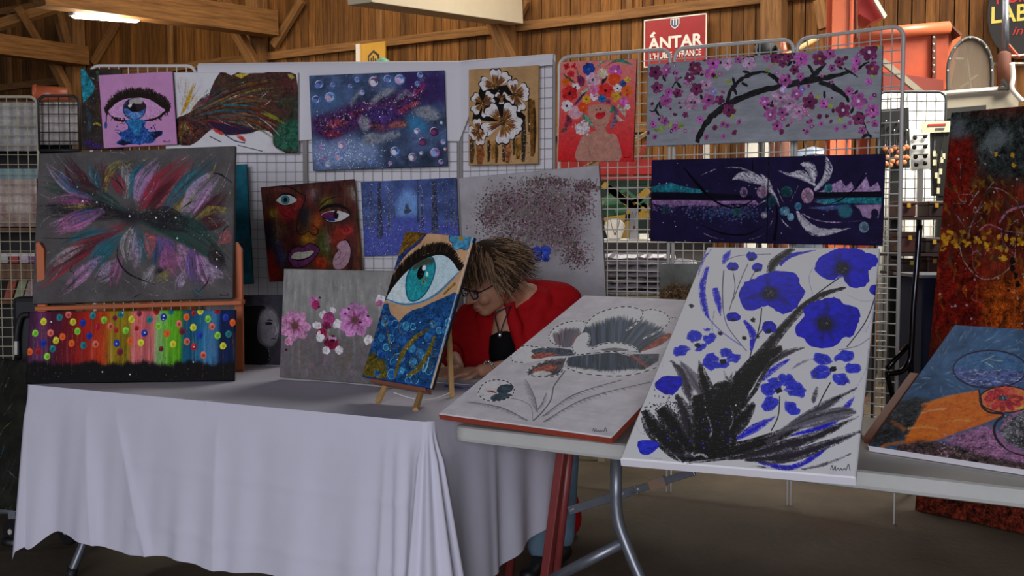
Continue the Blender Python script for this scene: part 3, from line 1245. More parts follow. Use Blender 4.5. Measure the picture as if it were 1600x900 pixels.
poppy([(465, 175), (482, 148), (520, 130), (560, 112), (600, 102), (650, 104), (680, 125), (688, 152), (708, 180), (690, 210), (672, 240), (635, 261), (600, 250), (565, 232), (525, 246), (488, 246), (465, 215)], 575, 186, 24)
poppy([(742, 95), (758, 55), (800, 30), (832, 19), (880, 15), (930, 32), (972, 50), (970, 82), (940, 102), (945, 135), (920, 162), (880, 165), (852, 140), (846, 100), (832, 112), (815, 136), (780, 130), (748, 108)], 845, 92, 24)
poppy([(670, 310), (700, 272), (700, 240), (742, 215), (790, 203), (830, 205), (850, 225), (895, 235), (910, 270), (897, 310), (880, 345), (842, 350), (820, 378), (770, 389), (722, 378), (700, 352), (675, 340)], 778, 297, 28)
for (x, y, a, b) in ((507, 49, 21, 17), (438, 86, 22, 17), (529, 90, 21, 17), (440, 273, 26, 18), (572, 311, 28, 23), (968, 173, 24, 20)):
    p.ell(x, y, a, b, '17179c', jit=1.6, n=16, var=0.2)
    p.ell(x, y + b * .6, a * .35, b * .35, BLK)
p.poly([(150, 520), (178, 497), (240, 490), (253, 515), (235, 545), (203, 562), (165, 547)], '17179c', sub=3, jit=1.5, var=0.15)
p.poly([(88, 735), (120, 727), (168, 740), (150, 768), (122, 784), (95, 776)], BL2, sub=3, jit=1.5, var=0.2)


def petals(rows, cx, cy):
    for (x, y, a, b, r) in rows:
        p.ell(x, y, a, b, BL2, rot=r, jit=3.0, n=16, dry=0.22, var=0.3)
        p.line([(cx, cy), ((x + cx) / 2, (y + cy) / 2), (x, y)], [4, 8, 2], '9a9ce0', a=0.55, dry=0.4)
    p.ell(cx, cy, 13, 10, '10102c', jit=1.5)


petals([(250, 396, 34, 19, -0.3), (297, 346, 28, 24, 0), (352, 354, 27, 19, -0.4), (346, 319, 18, 8, 0), (320, 385, 26, 12, -0.7)], 308, 378)
petals([(358, 436, 30, 30, 0.2), (411, 405, 24, 20, 0), (443, 425, 27, 18, -0.2), (395, 452, 34, 13, -0.2)], 402, 438)
petals([(575, 540, 34, 24, 0), (640, 505, 36, 22, 0.2), (670, 545, 40, 26, 0.3), (595, 520, 30, 22, 0.4), (575, 595, 32, 26, -0.7), (656, 612, 33, 24, 0.6)], 608, 545)
petals([(770, 430, 34, 22, 0.3), (850, 420, 38, 22, -0.2), (880, 462, 32, 18, 0.1), (838, 505, 32, 24, 0.4), (765, 480, 38, 26, -0.2)], 810, 465)
p.sign(800, 838, 72, '2a2a3a')
cB.make('painting', 'large white canvas of royal blue poppies with black leaves on the folding table', p, 1.8, E_white)

# ------------------------------------------------------------------ white and slate poppy on grey
cA = leaning((685, 646), (955, 683), (912, 461), TZ + 0.03, 0.02)
p = cA.paint(760, 'a9a5a8', 5, 0.02, (0.012, N_hor))
p.view(680, 450, 3.6)
for i in range(40):
    x, y = p.r.uniform(60, 1300), p.r.uniform(60, 800)
    p.line([(x, y), (x + 60, y - 25), (x + 140, y - 40)], [3, 12, 2], p.r.choice(['97939a', 'b4b0b2', 'a09c9f']), a=0.6, dry=0.6)
LT, SL, SL2, RD = 'bcbab9', '3a414c', '55606c', '86493f'


def dash(pts, c='1e1b1e', w=6):
    q = catmull(pts, 8)
    p.line(pts, w + 4, 'cfcdcc', sub=6, a=0.8, jit=1)
    for i in range(0, len(q) - 2, 3):
        p.line([tuple(q[i]), tuple(q[i + 1]), tuple(q[i + 2])], [w * .5, w, w * .5], c, sub=2)


def fringe(base, tip, n, c, w=9, jit=14):
    """strokes from points along base to points along tip"""
    b, t = np.array(catmull(base, 8)), np.array(catmull(tip, 8))
    for i in range(n):
        f = (i + p.r.random()) / n
        x = b[int(f * (len(b) - 1))]
        y = t[int(f * (len(t) - 1))]
        k = p.r.uniform(0.65, 1.0)
        e = x + (y - x) * k + np.array([p.r.gauss(0, jit * .3), p.r.gauss(0, jit * .3)])
        p.line([tuple(x), tuple((x + e) / 2 + p.r.gauss(0, 3)), tuple(e)], [w, w * .8, 1.5], hx(p.r.choice(c)), sub=3, var=0, soft=p.r.choice([0, 3, 5]))


up = [(845, 225), (860, 185), (900, 152), (980, 120), (1080, 105), (1165, 130), (1220, 120), (1290, 142), (1318, 185), (1290, 240), (1330, 260), (1200, 330), (1145, 362), (1000, 330), (880, 345), (850, 300)]
p.poly(up, LT, sub=4, var=0.04)
p.poly([(858, 330), (850, 260), (900, 222), (980, 205), (1060, 195), (1130, 195), (1230, 230), (1290, 262), (1200, 320), (1140, 355), (1000, 325)], '3d444e', sub=3, soft=9, a=.9, var=.12)
fringe([(860, 320), (960, 320), (1060, 330), (1140, 355)], [(835, 220), (960, 165), (1080, 155), (1290, 220)], 420, [SL, '2c3038', SL2, '454b56', '4a5866'], 15)
fringe([(1040, 330), (1100, 345), (1150, 358)], [(1150, 165), (1230, 190), (1320, 255)], 160, [SL, SL2, '5a6470', '3a3f48'], 14)
p.poly([(1150, 360), (1230, 300), (1312, 252), (1330, 270), (1270, 320), (1180, 352)], RD, sub=2, var=0.15, dry=0.1)
p.line([(1160, 362), (1230, 345), (1320, 320)], 8, 'c4c2c0')
lf = [(640, 272), (672, 225), (740, 193), (812, 185), (842, 200), (835, 235), (795, 280), (770, 330), (700, 330), (655, 305)]
p.poly(lf, LT, sub=4)
p.poly([(690, 320), (685, 270), (740, 240), (805, 235), (785, 290), (765, 325)], '565a64', sub=3, soft=8, a=.85)
fringe([(700, 328), (740, 330), (775, 325)], [(665, 250), (740, 215), (825, 225)], 130, [SL, SL2, '7d5c5e', '8a6a6a', '4a4f5c'], 13)
p.poly([(778, 312), (800, 275), (840, 250), (868, 262), (862, 290), (848, 330), (880, 342), (850, 366), (790, 372), (762, 345)], 'c2c0be', sub=4)
p.poly([(742, 445), (758, 392), (860, 368), (1000, 358), (1095, 380), (1150, 415), (1195, 452), (1240, 450), (1120, 485), (980, 494), (830, 478)], LT, sub=3)
p.poly([(765, 420), (775, 395), (860, 374), (1000, 364), (1090, 384), (1160, 430), (1100, 452), (990, 462), (850, 452)], '363d47', sub=3, soft=7, a=.95, var=.12)
fringe([(765, 395), (860, 372), (1000, 362), (1095, 382), (1180, 440)], [(750, 440), (850, 465), (990, 475), (1110, 462), (1170, 455)], 420, [SL, '2c3038', '3f4650', SL2, '33383f'], 17)
p.poly([(870, 345), (940, 316), (1030, 308), (1110, 330), (1142, 356), (1080, 352), (980, 345)], 'bfbdbb', sub=3)
p.poly([(930, 348), (1010, 335), (1090, 350), (1000, 356)], '5a5658', a=0.8, sub=3)
p.poly([(1110, 372), (1260, 370), (1255, 410), (1195, 448)], '474a52', sub=0, var=0.15)
p.poly([(1095, 380), (1120, 378), (1195, 440), (1180, 448)], RD, a=0.8)
p.poly([(430, 372), (495, 326), (560, 332), (640, 336), (762, 345), (795, 370), (740, 385), (600, 402), (500, 420), (436, 412)], LT, sub=3)
p.poly([(545, 345), (640, 336), (762, 345), (795, 372), (735, 384), (640, 385), (560, 372)], '3d434c', sub=2, var=0.2, jit=2)
p.poly([(545, 375), (600, 362), (690, 372), (640, 388), (545, 400)], RD, sub=2, var=0.2, jit=1)
p.poly([(518, 482), (555, 440), (650, 402), (752, 386), (735, 425), (690, 488), (600, 500)], '4a4446', sub=3, var=0.25)
p.poly([(560, 455), (640, 430), (690, 440), (640, 475), (560, 480)], RD, sub=3, var=0.25, dry=0.1)
p.poly([(540, 485), (600, 465), (660, 478), (600, 498)], 'b5b0ae', sub=3, dry=0.2)
for d in ([(850, 200), (900, 152), (980, 120), (1080, 105), (1165, 130), (1140, 190), (1072, 240)], [(1165, 130), (1220, 120), (1290, 142), (1318, 185), (1270, 235), (1170, 285)], [(1325, 170), (1345, 165), (1362, 178)],
          [(850, 195), (812, 185), (740, 193), (672, 225), (638, 272), (660, 310), (710, 332)], [(862, 258), (868, 290), (850, 330)],
          [(770, 330), (790, 372), (860, 370), (1000, 358), (1095, 378)], [(880, 343), (940, 316), (1030, 308), (1110, 330), (1145, 358)], [(742, 450), (830, 480), (980, 495), (1120, 486), (1245, 448)],
          [(640, 336), (560, 330), (495, 326), (432, 370), (438, 412), (510, 418)], [(750, 386), (650, 402), (550, 442), (518, 482), (600, 500), (690, 488), (735, 430)]):
    dash(d)
p.lines([([(510, 418), (600, 402), (745, 385)], 7, 'c8c6c4'), ([(745, 388), (725, 440), (735, 460)], 8, 'c2c0be')])
# small round flower
dash([(240, 590), (270, 540), (330, 518), (400, 525), (442, 560), (430, 605), (370, 632), (290, 632), (240, 600)])
p.poly([(250, 590), (275, 545), (330, 524), (395, 530), (435, 560), (425, 600), (370, 626), (290, 626)], 'b6b3b2', sub=3)
p.poly([(345, 580), (370, 545), (435, 545), (430, 580), (380, 595)], '2f3a44', sub=2, var=0.2)
p.poly([(310, 615), (360, 590), (430, 598), (390, 626), (330, 634)], '34404a', sub=2, var=0.2)
p.line([(285, 578), (320, 582), (345, 590)], [2, 12, 4], '7a2f28')
# stems and leaves
GL = '6c686c'
p.lines([([(730, 465), (690, 520), (665, 560), (650, 630), (600, 700), (550, 748)], 7, '5d5a5e'), ([(425, 620), (490, 635), (540, 670), (548, 745)], 4, '77737a')])


def leaf(a, b, m, n, w):
    q = np.array(catmull([a, m, b], 12))
    for i in range(n):
        f = i / n
        x = q[int(f * (len(q) - 1))]
        d = q[min(len(q) - 1, int(f * (len(q) - 1)) + 3)] - q[max(0, int(f * (len(q) - 1)) - 3)]
        d = d / (np.linalg.norm(d) + 1e-6)
        nr = np.array([d[1], -d[0]]) * w * math.sin(PI * min(1, f * .8 + .15))
        e = x + d * abs(w) * 1.1 + nr
        p.line([tuple(x), tuple(x + d * abs(w) * .7 + nr * .4), tuple(e)], [6, 6, 1], p.r.choice([GL, '85818a', '6a676c', '908c90']), a=0.55, sub=3, var=0, soft=p.r.choice([0, 3]))
    p.line([a, m, b], [3, 5, 1.5], '5a575c')


leaf((605, 722), (1040, 518), (780, 600), 60, -22)
leaf((610, 752), (1210, 528), (850, 620), 80, -20)
leaf((575, 700), (525, 540), (560, 620), 26, 40)
leaf((520, 745), (190, 640), (370, 672), 46, 24)
leaf((570, 690), (620, 600), (600, 650), 14, -20)
p.sign(886, 806, 78, '2a282a')
cA.make('painting', 'grey canvas with a white and slate poppy and red edges on the folding table', p, 1.9, E_red)

# ------------------------------------------------------------------ hourglass landscape
A_, B_ = atz(1356, 695, TZ + 0.02), atz(1600, 732, TZ + 0.02)
e_ = (B_ - A_).normalized()
T_ = onplane(1491, 507, A_, e_)
cC = Canvas(A_, e_ * 0.62, T_ - A_, 0.02)
p = cC.paint(640, '35506e', 8, 0.08)
p.view(1340, 490, 3.335)
for i in range(320):
    x, y = p.r.uniform(130, 1000), p.r.uniform(40, 420)
    a = math.atan2(y - 330, x - 420) + p.r.uniform(-.3, .3)
    L = p.r.uniform(30, 90)
    p.line([(x, y), (x + L * .5 * math.cos(a), y + L * .5 * math.sin(a)), (x + L * math.cos(a), y + L * math.sin(a))], [2, p.r.uniform(6, 16), 2], p.r.choice(['2c5a88', '3f6d98', '20405e', '54809f', '5a6c80', '2f4c66', '6a8296', '7c90a0', '2a4058']), a=0.55, dry=0.3, soft=p.r.choice([0, 4]))
p.poly([(60, 690), (60, 600), (160, 480), (300, 430), (380, 450), (340, 560), (240, 650), (160, 690)], '26282a', soft=22, var=0.3)
p.poly([(250, 650), (340, 500), (380, 455), (480, 425), (630, 400), (650, 480), (760, 530), (640, 580), (520, 620), (420, 660), (240, 690)], 'bb5c20', soft=4, var=0.07)
p.line([(380, 455), (500, 424), (640, 400)], [3, 10, 4], '8a6a58', a=0.6, soft=3)
for pts, w, c in [([(330, 520), (400, 500), (470, 498)], 10, 'd09a78'), ([(260, 600), (340, 590), (430, 605)], 16, 'c8894a'), ([(240, 640), (330, 625), (460, 630)], 14, 'd06c1c'), ([(170, 560), (210, 580), (250, 610)], 24, '8a4a20'),
                  ([(430, 570), (520, 555), (600, 560)], 12, 'cc7a40'), ([(120, 690), (240, 670), (380, 660)], 18, 'a8581c'), ([(560, 470), (620, 455), (660, 480)], 16, 'cc7030'), ([(330, 480), (420, 460), (520, 455)], 22, 'cc6a2a')]:
    p.line(pts, w, c, a=0.7, dry=0.4)
p.poly([(440, 660), (560, 610), (690, 575), (760, 640), (867, 720), (1000, 760), (1000, 830), (800, 800), (600, 740)], '7c5474', soft=14, var=0.2)
p.poly([(200, 690), (330, 660), (470, 680), (640, 730), (800, 770), (1000, 800), (1000, 900), (500, 900), (200, 720)], '3a2c2c', soft=8, var=0.4)
p.dots(240, lambda: (p.r.uniform(420, 960), p.r.gauss(680, 40)), (1.5, 5), ['a08aa0', '6a3a58', 'b04a50', '8a8098', '5a3048', '9a6a88'], a=0.8)
p.ell(690, 290, 192, 98, '3a5c80', n=30, var=0.1)
p.poly([(505, 300), (530, 285), (700, 295), (870, 300), (875, 350), (800, 385), (690, 390), (560, 360)], '44507a', sub=3, var=0.2)
for i in range(75):
    x, y = p.r.uniform(520, 860), p.r.uniform(290, 378)
    L = p.r.uniform(12, 44)
    p.line([(x, y), (x + L * .5, y + p.r.uniform(-4, 4)), (x + L, y + p.r.uniform(-2, 6))], [1.5, 4.5, 1], p.r.choice(['b4b8c8', '8a94b0', 'c4c6cc', '2a3460']), dry=0.1)
for pts in ([(640, 250), (680, 235), (712, 218)], [(660, 252), (690, 268), (712, 285)], [(690, 240), (730, 245), (760, 247)]):
    p.line(pts, [2, 6, 2], '8c9a8c')
for ring in ([(690 + 192 * math.cos(t), 290 + 98 * math.sin(t)) for t in np.linspace(0, 2 * PI, 40)],):
    p.line(ring, 8, '2a2438', sub=2, var=0)
p.ell(775, 447, 140, 68, 'c8643a', n=30)
p.line([(775 + 140 * math.cos(t), 447 + 68 * math.sin(t)) for t in np.linspace(0.2, 2 * PI + .2, 40)], 7, '30202c', sub=2)
for i in range(11):
    t = 2 * PI * i / 11
    p.ell(760 + 62 * math.cos(t), 442 + 30 * math.sin(t), 44, 20, p.r.choice(['a03030', 'b83a34', '8c2430', 'c04a38']), rot=t * .8, jit=2, dry=0.1, var=0.2)
p.ell(757, 440, 24, 14, '3a3a44')
p.dots(30, lambda: (p.r.gauss(757, 12), p.r.gauss(440, 7)), (1.5, 3.5), ['8c929c', '23232c', '6a6a74'])
p.line([(820, 495), (850, 490), (880, 470)], [3, 10, 4], 'b89a30')
p.line([(632, 395), (640, 440), (650, 485), (690, 515), (760, 525), (720, 570), (712, 620), (745, 680), (820, 725), (900, 745)], [6, 12, 12, 10, 12, 14, 14, 13, 12, 12], '241c26')
p.poly([(760, 550), (820, 515), (1000, 500), (1000, 740), (900, 720), (800, 680), (745, 620)], '4b4a4e', sub=2, var=0.4)
p.line([(745, 600), (790, 545), (850, 510)], [14, 22, 12], '7c5474')
p.line([(740, 640), (790, 700), (880, 730)], [14, 24, 16], '7c5474')
p.dots(260, lambda: (p.r.uniform(770, 1000), p.r.uniform(530, 690)), (2, 6), ['8a8c90', '2a2a2c', '6c6e70', '3a3c3e', 'a0a0a4'], a=0.8)
p.dots(60, lambda: (p.r.uniform(140, 860), p.r.uniform(60, 700)), (1, 2.4), ['b8c4cc', '9ab0c0'])
cC.make('painting', 'blue and orange hourglass landscape with a red flower, lying on the folding table', p, 1.75, E_white)
# ------------------------------------------------------------------ grey burst of feathers (stands on the orange easel)
c1 = quadc((50, 475), 4.20, (363, 466), 4.14, (60, 240), 0.022)
p = c1.paint(700, '4a4645', 12, 0.05, (0.04, N_fine))
p.view(40, 220, 3.461)
cols = {'mag': '8a4a72', 'pnk': 'a07098', 'red': '7c2430', 'tea': '1f5a68', 'dk': '1c171b', 'lil': '93809c', 'gry': '8a8688', 'mar': '3c1a20', 'yel': '8c8038', 'vio': '5c4478', 'blu': '2c4468', 'grn': '1c3830', 'cor': '9a4a50'}
for (a, b, bend, w, c) in [
    ((560, 400), (90, 230), 30, 110, 'grn'), ((560, 410), (70, 380), 20, 120, 'dk'), ((380, 330), (110, 120), -20, 60, 'lil'), ((380, 330), (150, 160), -10, 60, 'blu'), ((390, 300), (215, 90), -20, 90, 'mar'),
    ((390, 300), (400, 100), 20, 90, 'mar'), ((420, 290), (330, 100), 0, 50, 'tea'), ((430, 280), (590, 110), -60, 50, 'yel'), ((540, 320), (530, 110), 30, 80, 'gry'), ((545, 300), (470, 170), 0, 70, 'red'),
    ((570, 330), (690, 90), -20, 90, 'tea'), ((590, 340), (730, 110), -15, 100, 'pnk'), ((600, 360), (730, 150), 20, 60, 'mag'), ((610, 380), (880, 100), -10, 120, 'red'), ((650, 380), (840, 200), 10, 100, 'mar'),
    ((680, 400), (900, 130), 20, 60, 'cor'), ((720, 400), (1030, 90), -20, 70, 'tea'), ((760, 410), (920, 230), 30, 60, 'yel'), ((840, 400), (1030, 180), -10, 110, 'lil'), ((880, 420), (1000, 240), 20, 70, 'pnk'), ((900, 430), (1080, 280), 20, 90, 'mar'),
    ((900, 450), (1110, 380), -40, 50, 'yel'), ((900, 470), (1090, 430), -10, 90, 'mar'), ((560, 420), (150, 370), 40, 70, 'dk'), ((390, 335), (130, 320), 10, 70, 'mag'), ((400, 340), (190, 360), -10, 30, 'yel'), ((420, 370), (130, 470), -20, 100, 'pnk'),
    ((430, 380), (150, 500), 20, 90, 'mag'), ((430, 380), (220, 440), 10, 60, 'blu'), ((560, 440), (60, 800), 30, 90, 'red'), ((540, 470), (90, 720), 10, 50, 'mar'), ((540, 500), (330, 720), 20, 90, 'tea'), ((500, 480), (190, 560), 20, 50, 'tea'), ((500, 640), (380, 760), 0, 80, 'lil'),
    ((580, 460), (550, 650), 20, 70, 'gry'), ((590, 460), (640, 660), -20, 70, 'tea'), ((590, 480), (600, 700), 0, 60, 'lil'), ((650, 500), (690, 640), -20, 90, 'cor'), ((710, 520), (800, 640), -10, 120, 'vio'), ((720, 540), (700, 700), -10, 70, 'blu'), ((760, 560), (830, 740), 20, 110, 'mag'),
    ((820, 520), (880, 740), -20, 90, 'pnk'), ((900, 560), (930, 790), -10, 110, 'vio'), ((930, 600), (1000, 790), 0, 80, 'pnk'), ((960, 620), (1090, 740), 20, 90, 'lil'), ((800, 690), (700, 770), 0, 50, 'yel'), ((600, 420), (1080, 640), -60, 150, 'grn'), ((600, 410), (900, 470), -20, 120, 'dk'),
    ((420, 620), (200, 830), 10, 70, 'pnk'), ((330, 560), (120, 690), 10, 60, 'gry'), ((520, 620), (470, 800), 10, 60, 'mag'), ((700, 660), (640, 800), 0, 60, 'gry'), ((860, 700), (820, 820), 0, 50, 'lil'), ((1000, 560), (1080, 700), 20, 90, 'dk'), ((1040, 560), (1110, 480), 10, 60, 'cor'), ((900, 800), (960, 840), 0, 50, 'tea'), ((770, 690), (680, 720), 0, 40, 'dk')]:
    p.feather(a, b, bend, w, cols[c], n=22, al=0.36)
    k_ = hx(cols[c])
    p.hairs(a, b, bend, w, 7, [k_ * .45, k_ * .6, np.minimum(1, k_ * 1.3 + .03), k_, hx('1a1518'), hx('2a2024'), hx('30181c')], .55)
p.ell(570, 410, 60, 40, '17141a', a=0.7, soft=20)
for pts, w in [([(500, 560), (500, 640), (560, 720), (710, 782)], [3, 9, 10, 3]), ([(1000, 172), (1060, 185), (1120, 232)], [3, 10, 4]), ([(465, 200), (510, 235), (540, 280)], [3, 8, 2]), ([(1000, 700), (980, 770), (930, 822)], [2, 7, 3]), ([(700, 520), (710, 600), (690, 670)], [2, 4, 2]),
               ([(80, 525), (200, 528), (330, 520)], [2, 5, 2]), ([(265, 640), (240, 700), (262, 720), (250, 820)], [3, 6, 5, 2]), ([(920, 320), (880, 340), (840, 370)], [3, 8, 3]), ([(70, 350), (130, 352), (200, 345)], [3, 7, 2]), ([(580, 855), (600, 838), (630, 828)], [3, 10, 2]), ([(1110, 460), (1080, 470), (1060, 520)], [2, 8, 2]), ([(780, 100), (782, 140), (780, 170)], [2, 4, 1])]:
    p.line(pts, w, '141116', dry=0.12)
for pts in [[(130, 70), (200, 180), (290, 232)], [(160, 65), (230, 150), (280, 190)], [(350, 130), (345, 180), (370, 210)], [(300, 150), (310, 190), (325, 212)], [(395, 140), (375, 200), (390, 250)], [(450, 65), (520, 65), (560, 90)], [(540, 300), (560, 230), (590, 200)],
            [(590, 345), (600, 290), (610, 250)], [(620, 340), (680, 270), (705, 180)], [(790, 140), (850, 100), (890, 75)], [(900, 180), (960, 110), (1020, 60)], [(860, 260), (880, 190), (895, 145)], [(1030, 290), (1080, 200), (1115, 90)], [(720, 395), (770, 375), (800, 340)],
            [(850, 430), (845, 380), (840, 350)], [(900, 270), (915, 290), (930, 310)], [(90, 610), (140, 600), (160, 590)], [(170, 600), (200, 580), (215, 560)], [(420, 420), (425, 380), (415, 350)], [(260, 730), (300, 690), (325, 610)], [(130, 760), (170, 720), (205, 665)], [(310, 820), (430, 770), (505, 672)],
            [(390, 835), (375, 800), (385, 780)], [(545, 650), (575, 590), (570, 505)], [(600, 640), (660, 740), (780, 815)], [(610, 500), (640, 580), (665, 640)], [(690, 690), (740, 740), (800, 770)], [(520, 735), (560, 770), (600, 800)], [(870, 610), (860, 570), (850, 540)], [(925, 760), (935, 700), (920, 630)],
            [(955, 640), (975, 680), (985, 700)], [(840, 780), (880, 720), (875, 660)], [(1030, 605), (1050, 620), (1065, 628)], [(1075, 700), (1100, 740), (1120, 760)], [(1040, 290), (1070, 250), (1095, 200)], [(640, 820), (680, 832), (720, 836)], [(75, 470), (100, 430), (130, 405)], [(90, 440), (130, 410), (180, 395)], [(65, 270), (100, 300), (140, 312)], [(80, 740), (95, 715), (110, 700)], [(1060, 420), (1090, 440), (1105, 470)]]:
    p.line(pts, [1.5, 5, 1.5], '8f8b90', dry=0.15, a=0.8)
for pts in [[(590, 110), (640, 105), (690, 80)], [(960, 230), (1010, 170), (1040, 90)], [(900, 440), (980, 380), (1040, 370), (1110, 395)], [(980, 410), (1010, 430), (1040, 470)], [(1080, 350), (1100, 300), (1110, 260)], [(410, 280), (460, 160), (600, 118)]]:
    p.line(pts, [2, 8, 2], '8e8640', dry=0.3)
p.dots(150, lambda: (lambda t: (t, 330 + (t - 350) * 0.18 + p.r.gauss(0, 30) + (80 * max(0, (t - 780) / 300))))(p.r.uniform(110, 1090)), (0.8, 2.6), ['7a9a88', 'b8b0b8', '5a7a6a', 'a06a60', '90a8a0', '3a5a50'])
for (x, y, c) in ((385, 332, 'f0f0f0'), (562, 407, 'ffffff'), (308, 327, 'd8d8d0'), (705, 416, 'd8d0a8'), (812, 416, 'd8d0a8'), (820, 527, 'e0e0e0'), (675, 520, 'e05050'), (650, 506, 'd04040'), (914, 589, 'ff5060'), (1034, 605, 'ffb090'), (1034, 640, 'e8f0d8'), (1032, 682, 'e0e0e0'), (280, 250, '60a080')):
    p.ell(x, y, 5, 5, c, n=8, var=0)  # glitter specks, their flash sparkle painted as bright dots
p.sign(1050, 838, 48, '141116')
c1.make('painting', 'large grey canvas with a many coloured feather burst above the balloon painting', p, 1.55, E_dark)

# ------------------------------------------------------------------ balloons on rainbow stripes
c2 = quadc((40, 600), 3.862, (366, 595), 3.93, (46, 487), 0.022)
p = c2.paint(800, '301018', 14, 0.03)
p.view(0, 450, 4)
stops = [(160, '2c1628'), (240, '54284c'), (330, '461428'), (420, '541018'), (540, '901c12'), (640, '9a3214'), (700, '7c6410'), (800, '846e14'), (830, 'ac5452'), (950, 'a65050'), (985, '6a9058'), (1040, '569628'), (1120, '4c900e'), (1150, '0e465e'), (1250, '124c6c'), (1300, '36688a'), (1350, '2c5c80'), (1380, '0c1c42'), (1480, '0e1830')]
xs = np.arange(p.W) + 0.5
vx = p.inv(np.c_[xs, np.full(p.W, p.H * 0.5)])[:, 0]
grad = np.stack([np.interp(vx, [q[0] for q in stops], [hx(q[1])[k] for q in stops]) for k in range(3)], 1)
p.a[:] = grad[None].astype(np.float32)
p.mottle(0.07, N_ver)
p.mottle(0.04, N_fine)
for i in range(60):
    x = p.r.uniform(170, 1470)
    p.line([(x, p.r.uniform(120, 300)), (x + p.r.uniform(-6, 6), 400), (x + p.r.uniform(-6, 6), 520)], [2, 12, 8], p.r.choice(['000000', 'ffffff', '301018']), a=0.10, soft=2)
base_ = [(140, 640)] + [(x, 470 + 12 * math.sin(x * .02) + p.r.uniform(-14, 14)) for x in range(140, 1500, 22)] + [(1500, 640)]
p.poly(base_, '0d0c0e', soft=8, jit=2)
for i in range(170):
    x = p.r.uniform(160, 1475)
    p.line([(x, 520), (x + p.r.uniform(-6, 6), 470), (x + p.r.uniform(-10, 10), p.r.uniform(405, 455))], [12, 6, 1], '0d0c0e', a=0.8, dry=0.2)
ball = {'y': 'b8b42c', 'g': '6aa830', 't': '1c6468', 'o': 'd0501e', 'r': '8c1c24', 'b': '1c2c80', 'c': 'c05848', 'm': '5c1c2c'}
for (x, y, c) in [(272, 210, 'y'), (220, 282, 'g'), (372, 184, 't'), (427, 166, 'c'), (316, 280, 'c'), (456, 212, 'y'), (518, 218, 'b'), (484, 270, 'g'), (390, 304, 'o'), (350, 328, 'y'), (272, 345, 'b'), (328, 380, 't'), (184, 398, 'o'), (236, 396, 'r'), (294, 428, 'g'), (448, 345, 'o'),
                  (558, 300, 'b'), (580, 172, 't'), (522, 358, 't'), (596, 350, 'c'), (650, 200, 'g'), (612, 245, 'r'), (690, 238, 'c'), (718, 186, 'm'), (757, 165, 't'), (726, 264, 'r'), (785, 266, 'g'), (728, 345, 'b'), (750, 400, 'm'), (822, 196, 'y'), (812, 330, 'o'), (854, 252, 'r'), (872, 160, 'm'),
                  (903, 282, 'b'), (880, 342, 'y'), (934, 198, 't'), (978, 145, 'r'), (990, 238, 'g'), (1022, 182, 'b'), (1042, 284, 'o'), (1070, 145, 't'), (1082, 350, 'y'), (1118, 224, 'c'), (1165, 182, 'o'), (1210, 158, 'r'), (1252, 144, 'y'), (1208, 246, 'y'), (1140, 270, 'm'), (1168, 334, 'c'), (1212, 368, 'r'),
                  (1250, 296, 'b'), (1300, 194, 'g'), (1325, 240, 'c'), (1358, 142, 'r'), (1410, 184, 'b'), (1360, 296, 'g'), (1394, 362, 'y'), (1428, 288, 't'), (1454, 216, 'o'), (1270, 418, 'c'), (1008, 380, 'm')]:
    k = hx(ball[c])
    if c in 'ygoct' or p.r.random() < .5:
        y1 = y + p.r.uniform(80, 200)
        p.line([(x, y + 15), (x + p.r.uniform(-6, 4), (y + y1) / 2), (x + p.r.uniform(-8, 6), min(590, y1))], [3, 4, 2], k * 0.75, a=0.85, dry=0.15)
    rr = 15 if c in 'mr' and p.r.random() < .4 else 20
    p.ell(x, y, rr, rr * 1.18, k, rot=0.15, jit=0.8, var=0.1)
    p.line([(x - rr * .6, y + rr * .4), (x - rr * .3, y - rr * .8), (x + rr * .6, y - rr * .5)], [1, 5, 1], np.minimum(1, k * 1.35 + 0.05), a=0.8)
    p.ell(x + 2, y + 3, rr * .45, rr * .5, k * (0.55 if c == 'c' else 0.8), a=0.8)
for (x, y) in ((1024, 175), (1020, 196), (728, 348), (768, 157), (1212, 368), (1208, 463), (320, 212), (640, 524), (812, 540), (905, 280)):
    p.ell(x, y, 5, 5, 'f4f4f4', n=8)  # sparkle of the flash on glitter, painted in as white dots
p.dots(120, lambda: (p.r.uniform(180, 1460), p.r.gauss(535, 28)), (1, 3), ['3a4420', '4a2818', '24382c', '6a5a20', '3a2030'])
c2.make('painting', 'wide canvas of small balloons on dark rainbow stripes on the tablecloth', p, 1.6, E_dark)

# ------------------------------------------------------------------ pink blossoms on streaked grey
c3 = leaning((436, 590), (612, 603), (443, 420), TZ + 0.012, 0.02)
p = c3.paint(520, '6e6d69', 16, 0.04, (0.02, N_ver))
p.view(400, 450, 4)
p.poly([(100, 230), (900, 230), (900, 700), (100, 700)], '4c4748', soft=70, a=.8)
for i in range(240):
    x, y = p.r.uniform(140, 860), p.r.uniform(-110, 480)
    p.line([(x, y), (x + p.r.uniform(-8, 8), y + 60), (x + p.r.uniform(-14, 14), y + p.r.uniform(90, 200))], [3, p.r.uniform(8, 24), 3], p.r.choice(['5c5b59', '8c8b85', '6a666a', '7d7c78', '4e4c4c', '83807a']) if y < 230 else p.r.choice(['4c484a', '5a5450', '6a4a62', '5c4a38', '403c40', '6c6a68', '5a4a5a']), a=0.5, dry=0.25, soft=p.r.choice([4, 8, 12]))


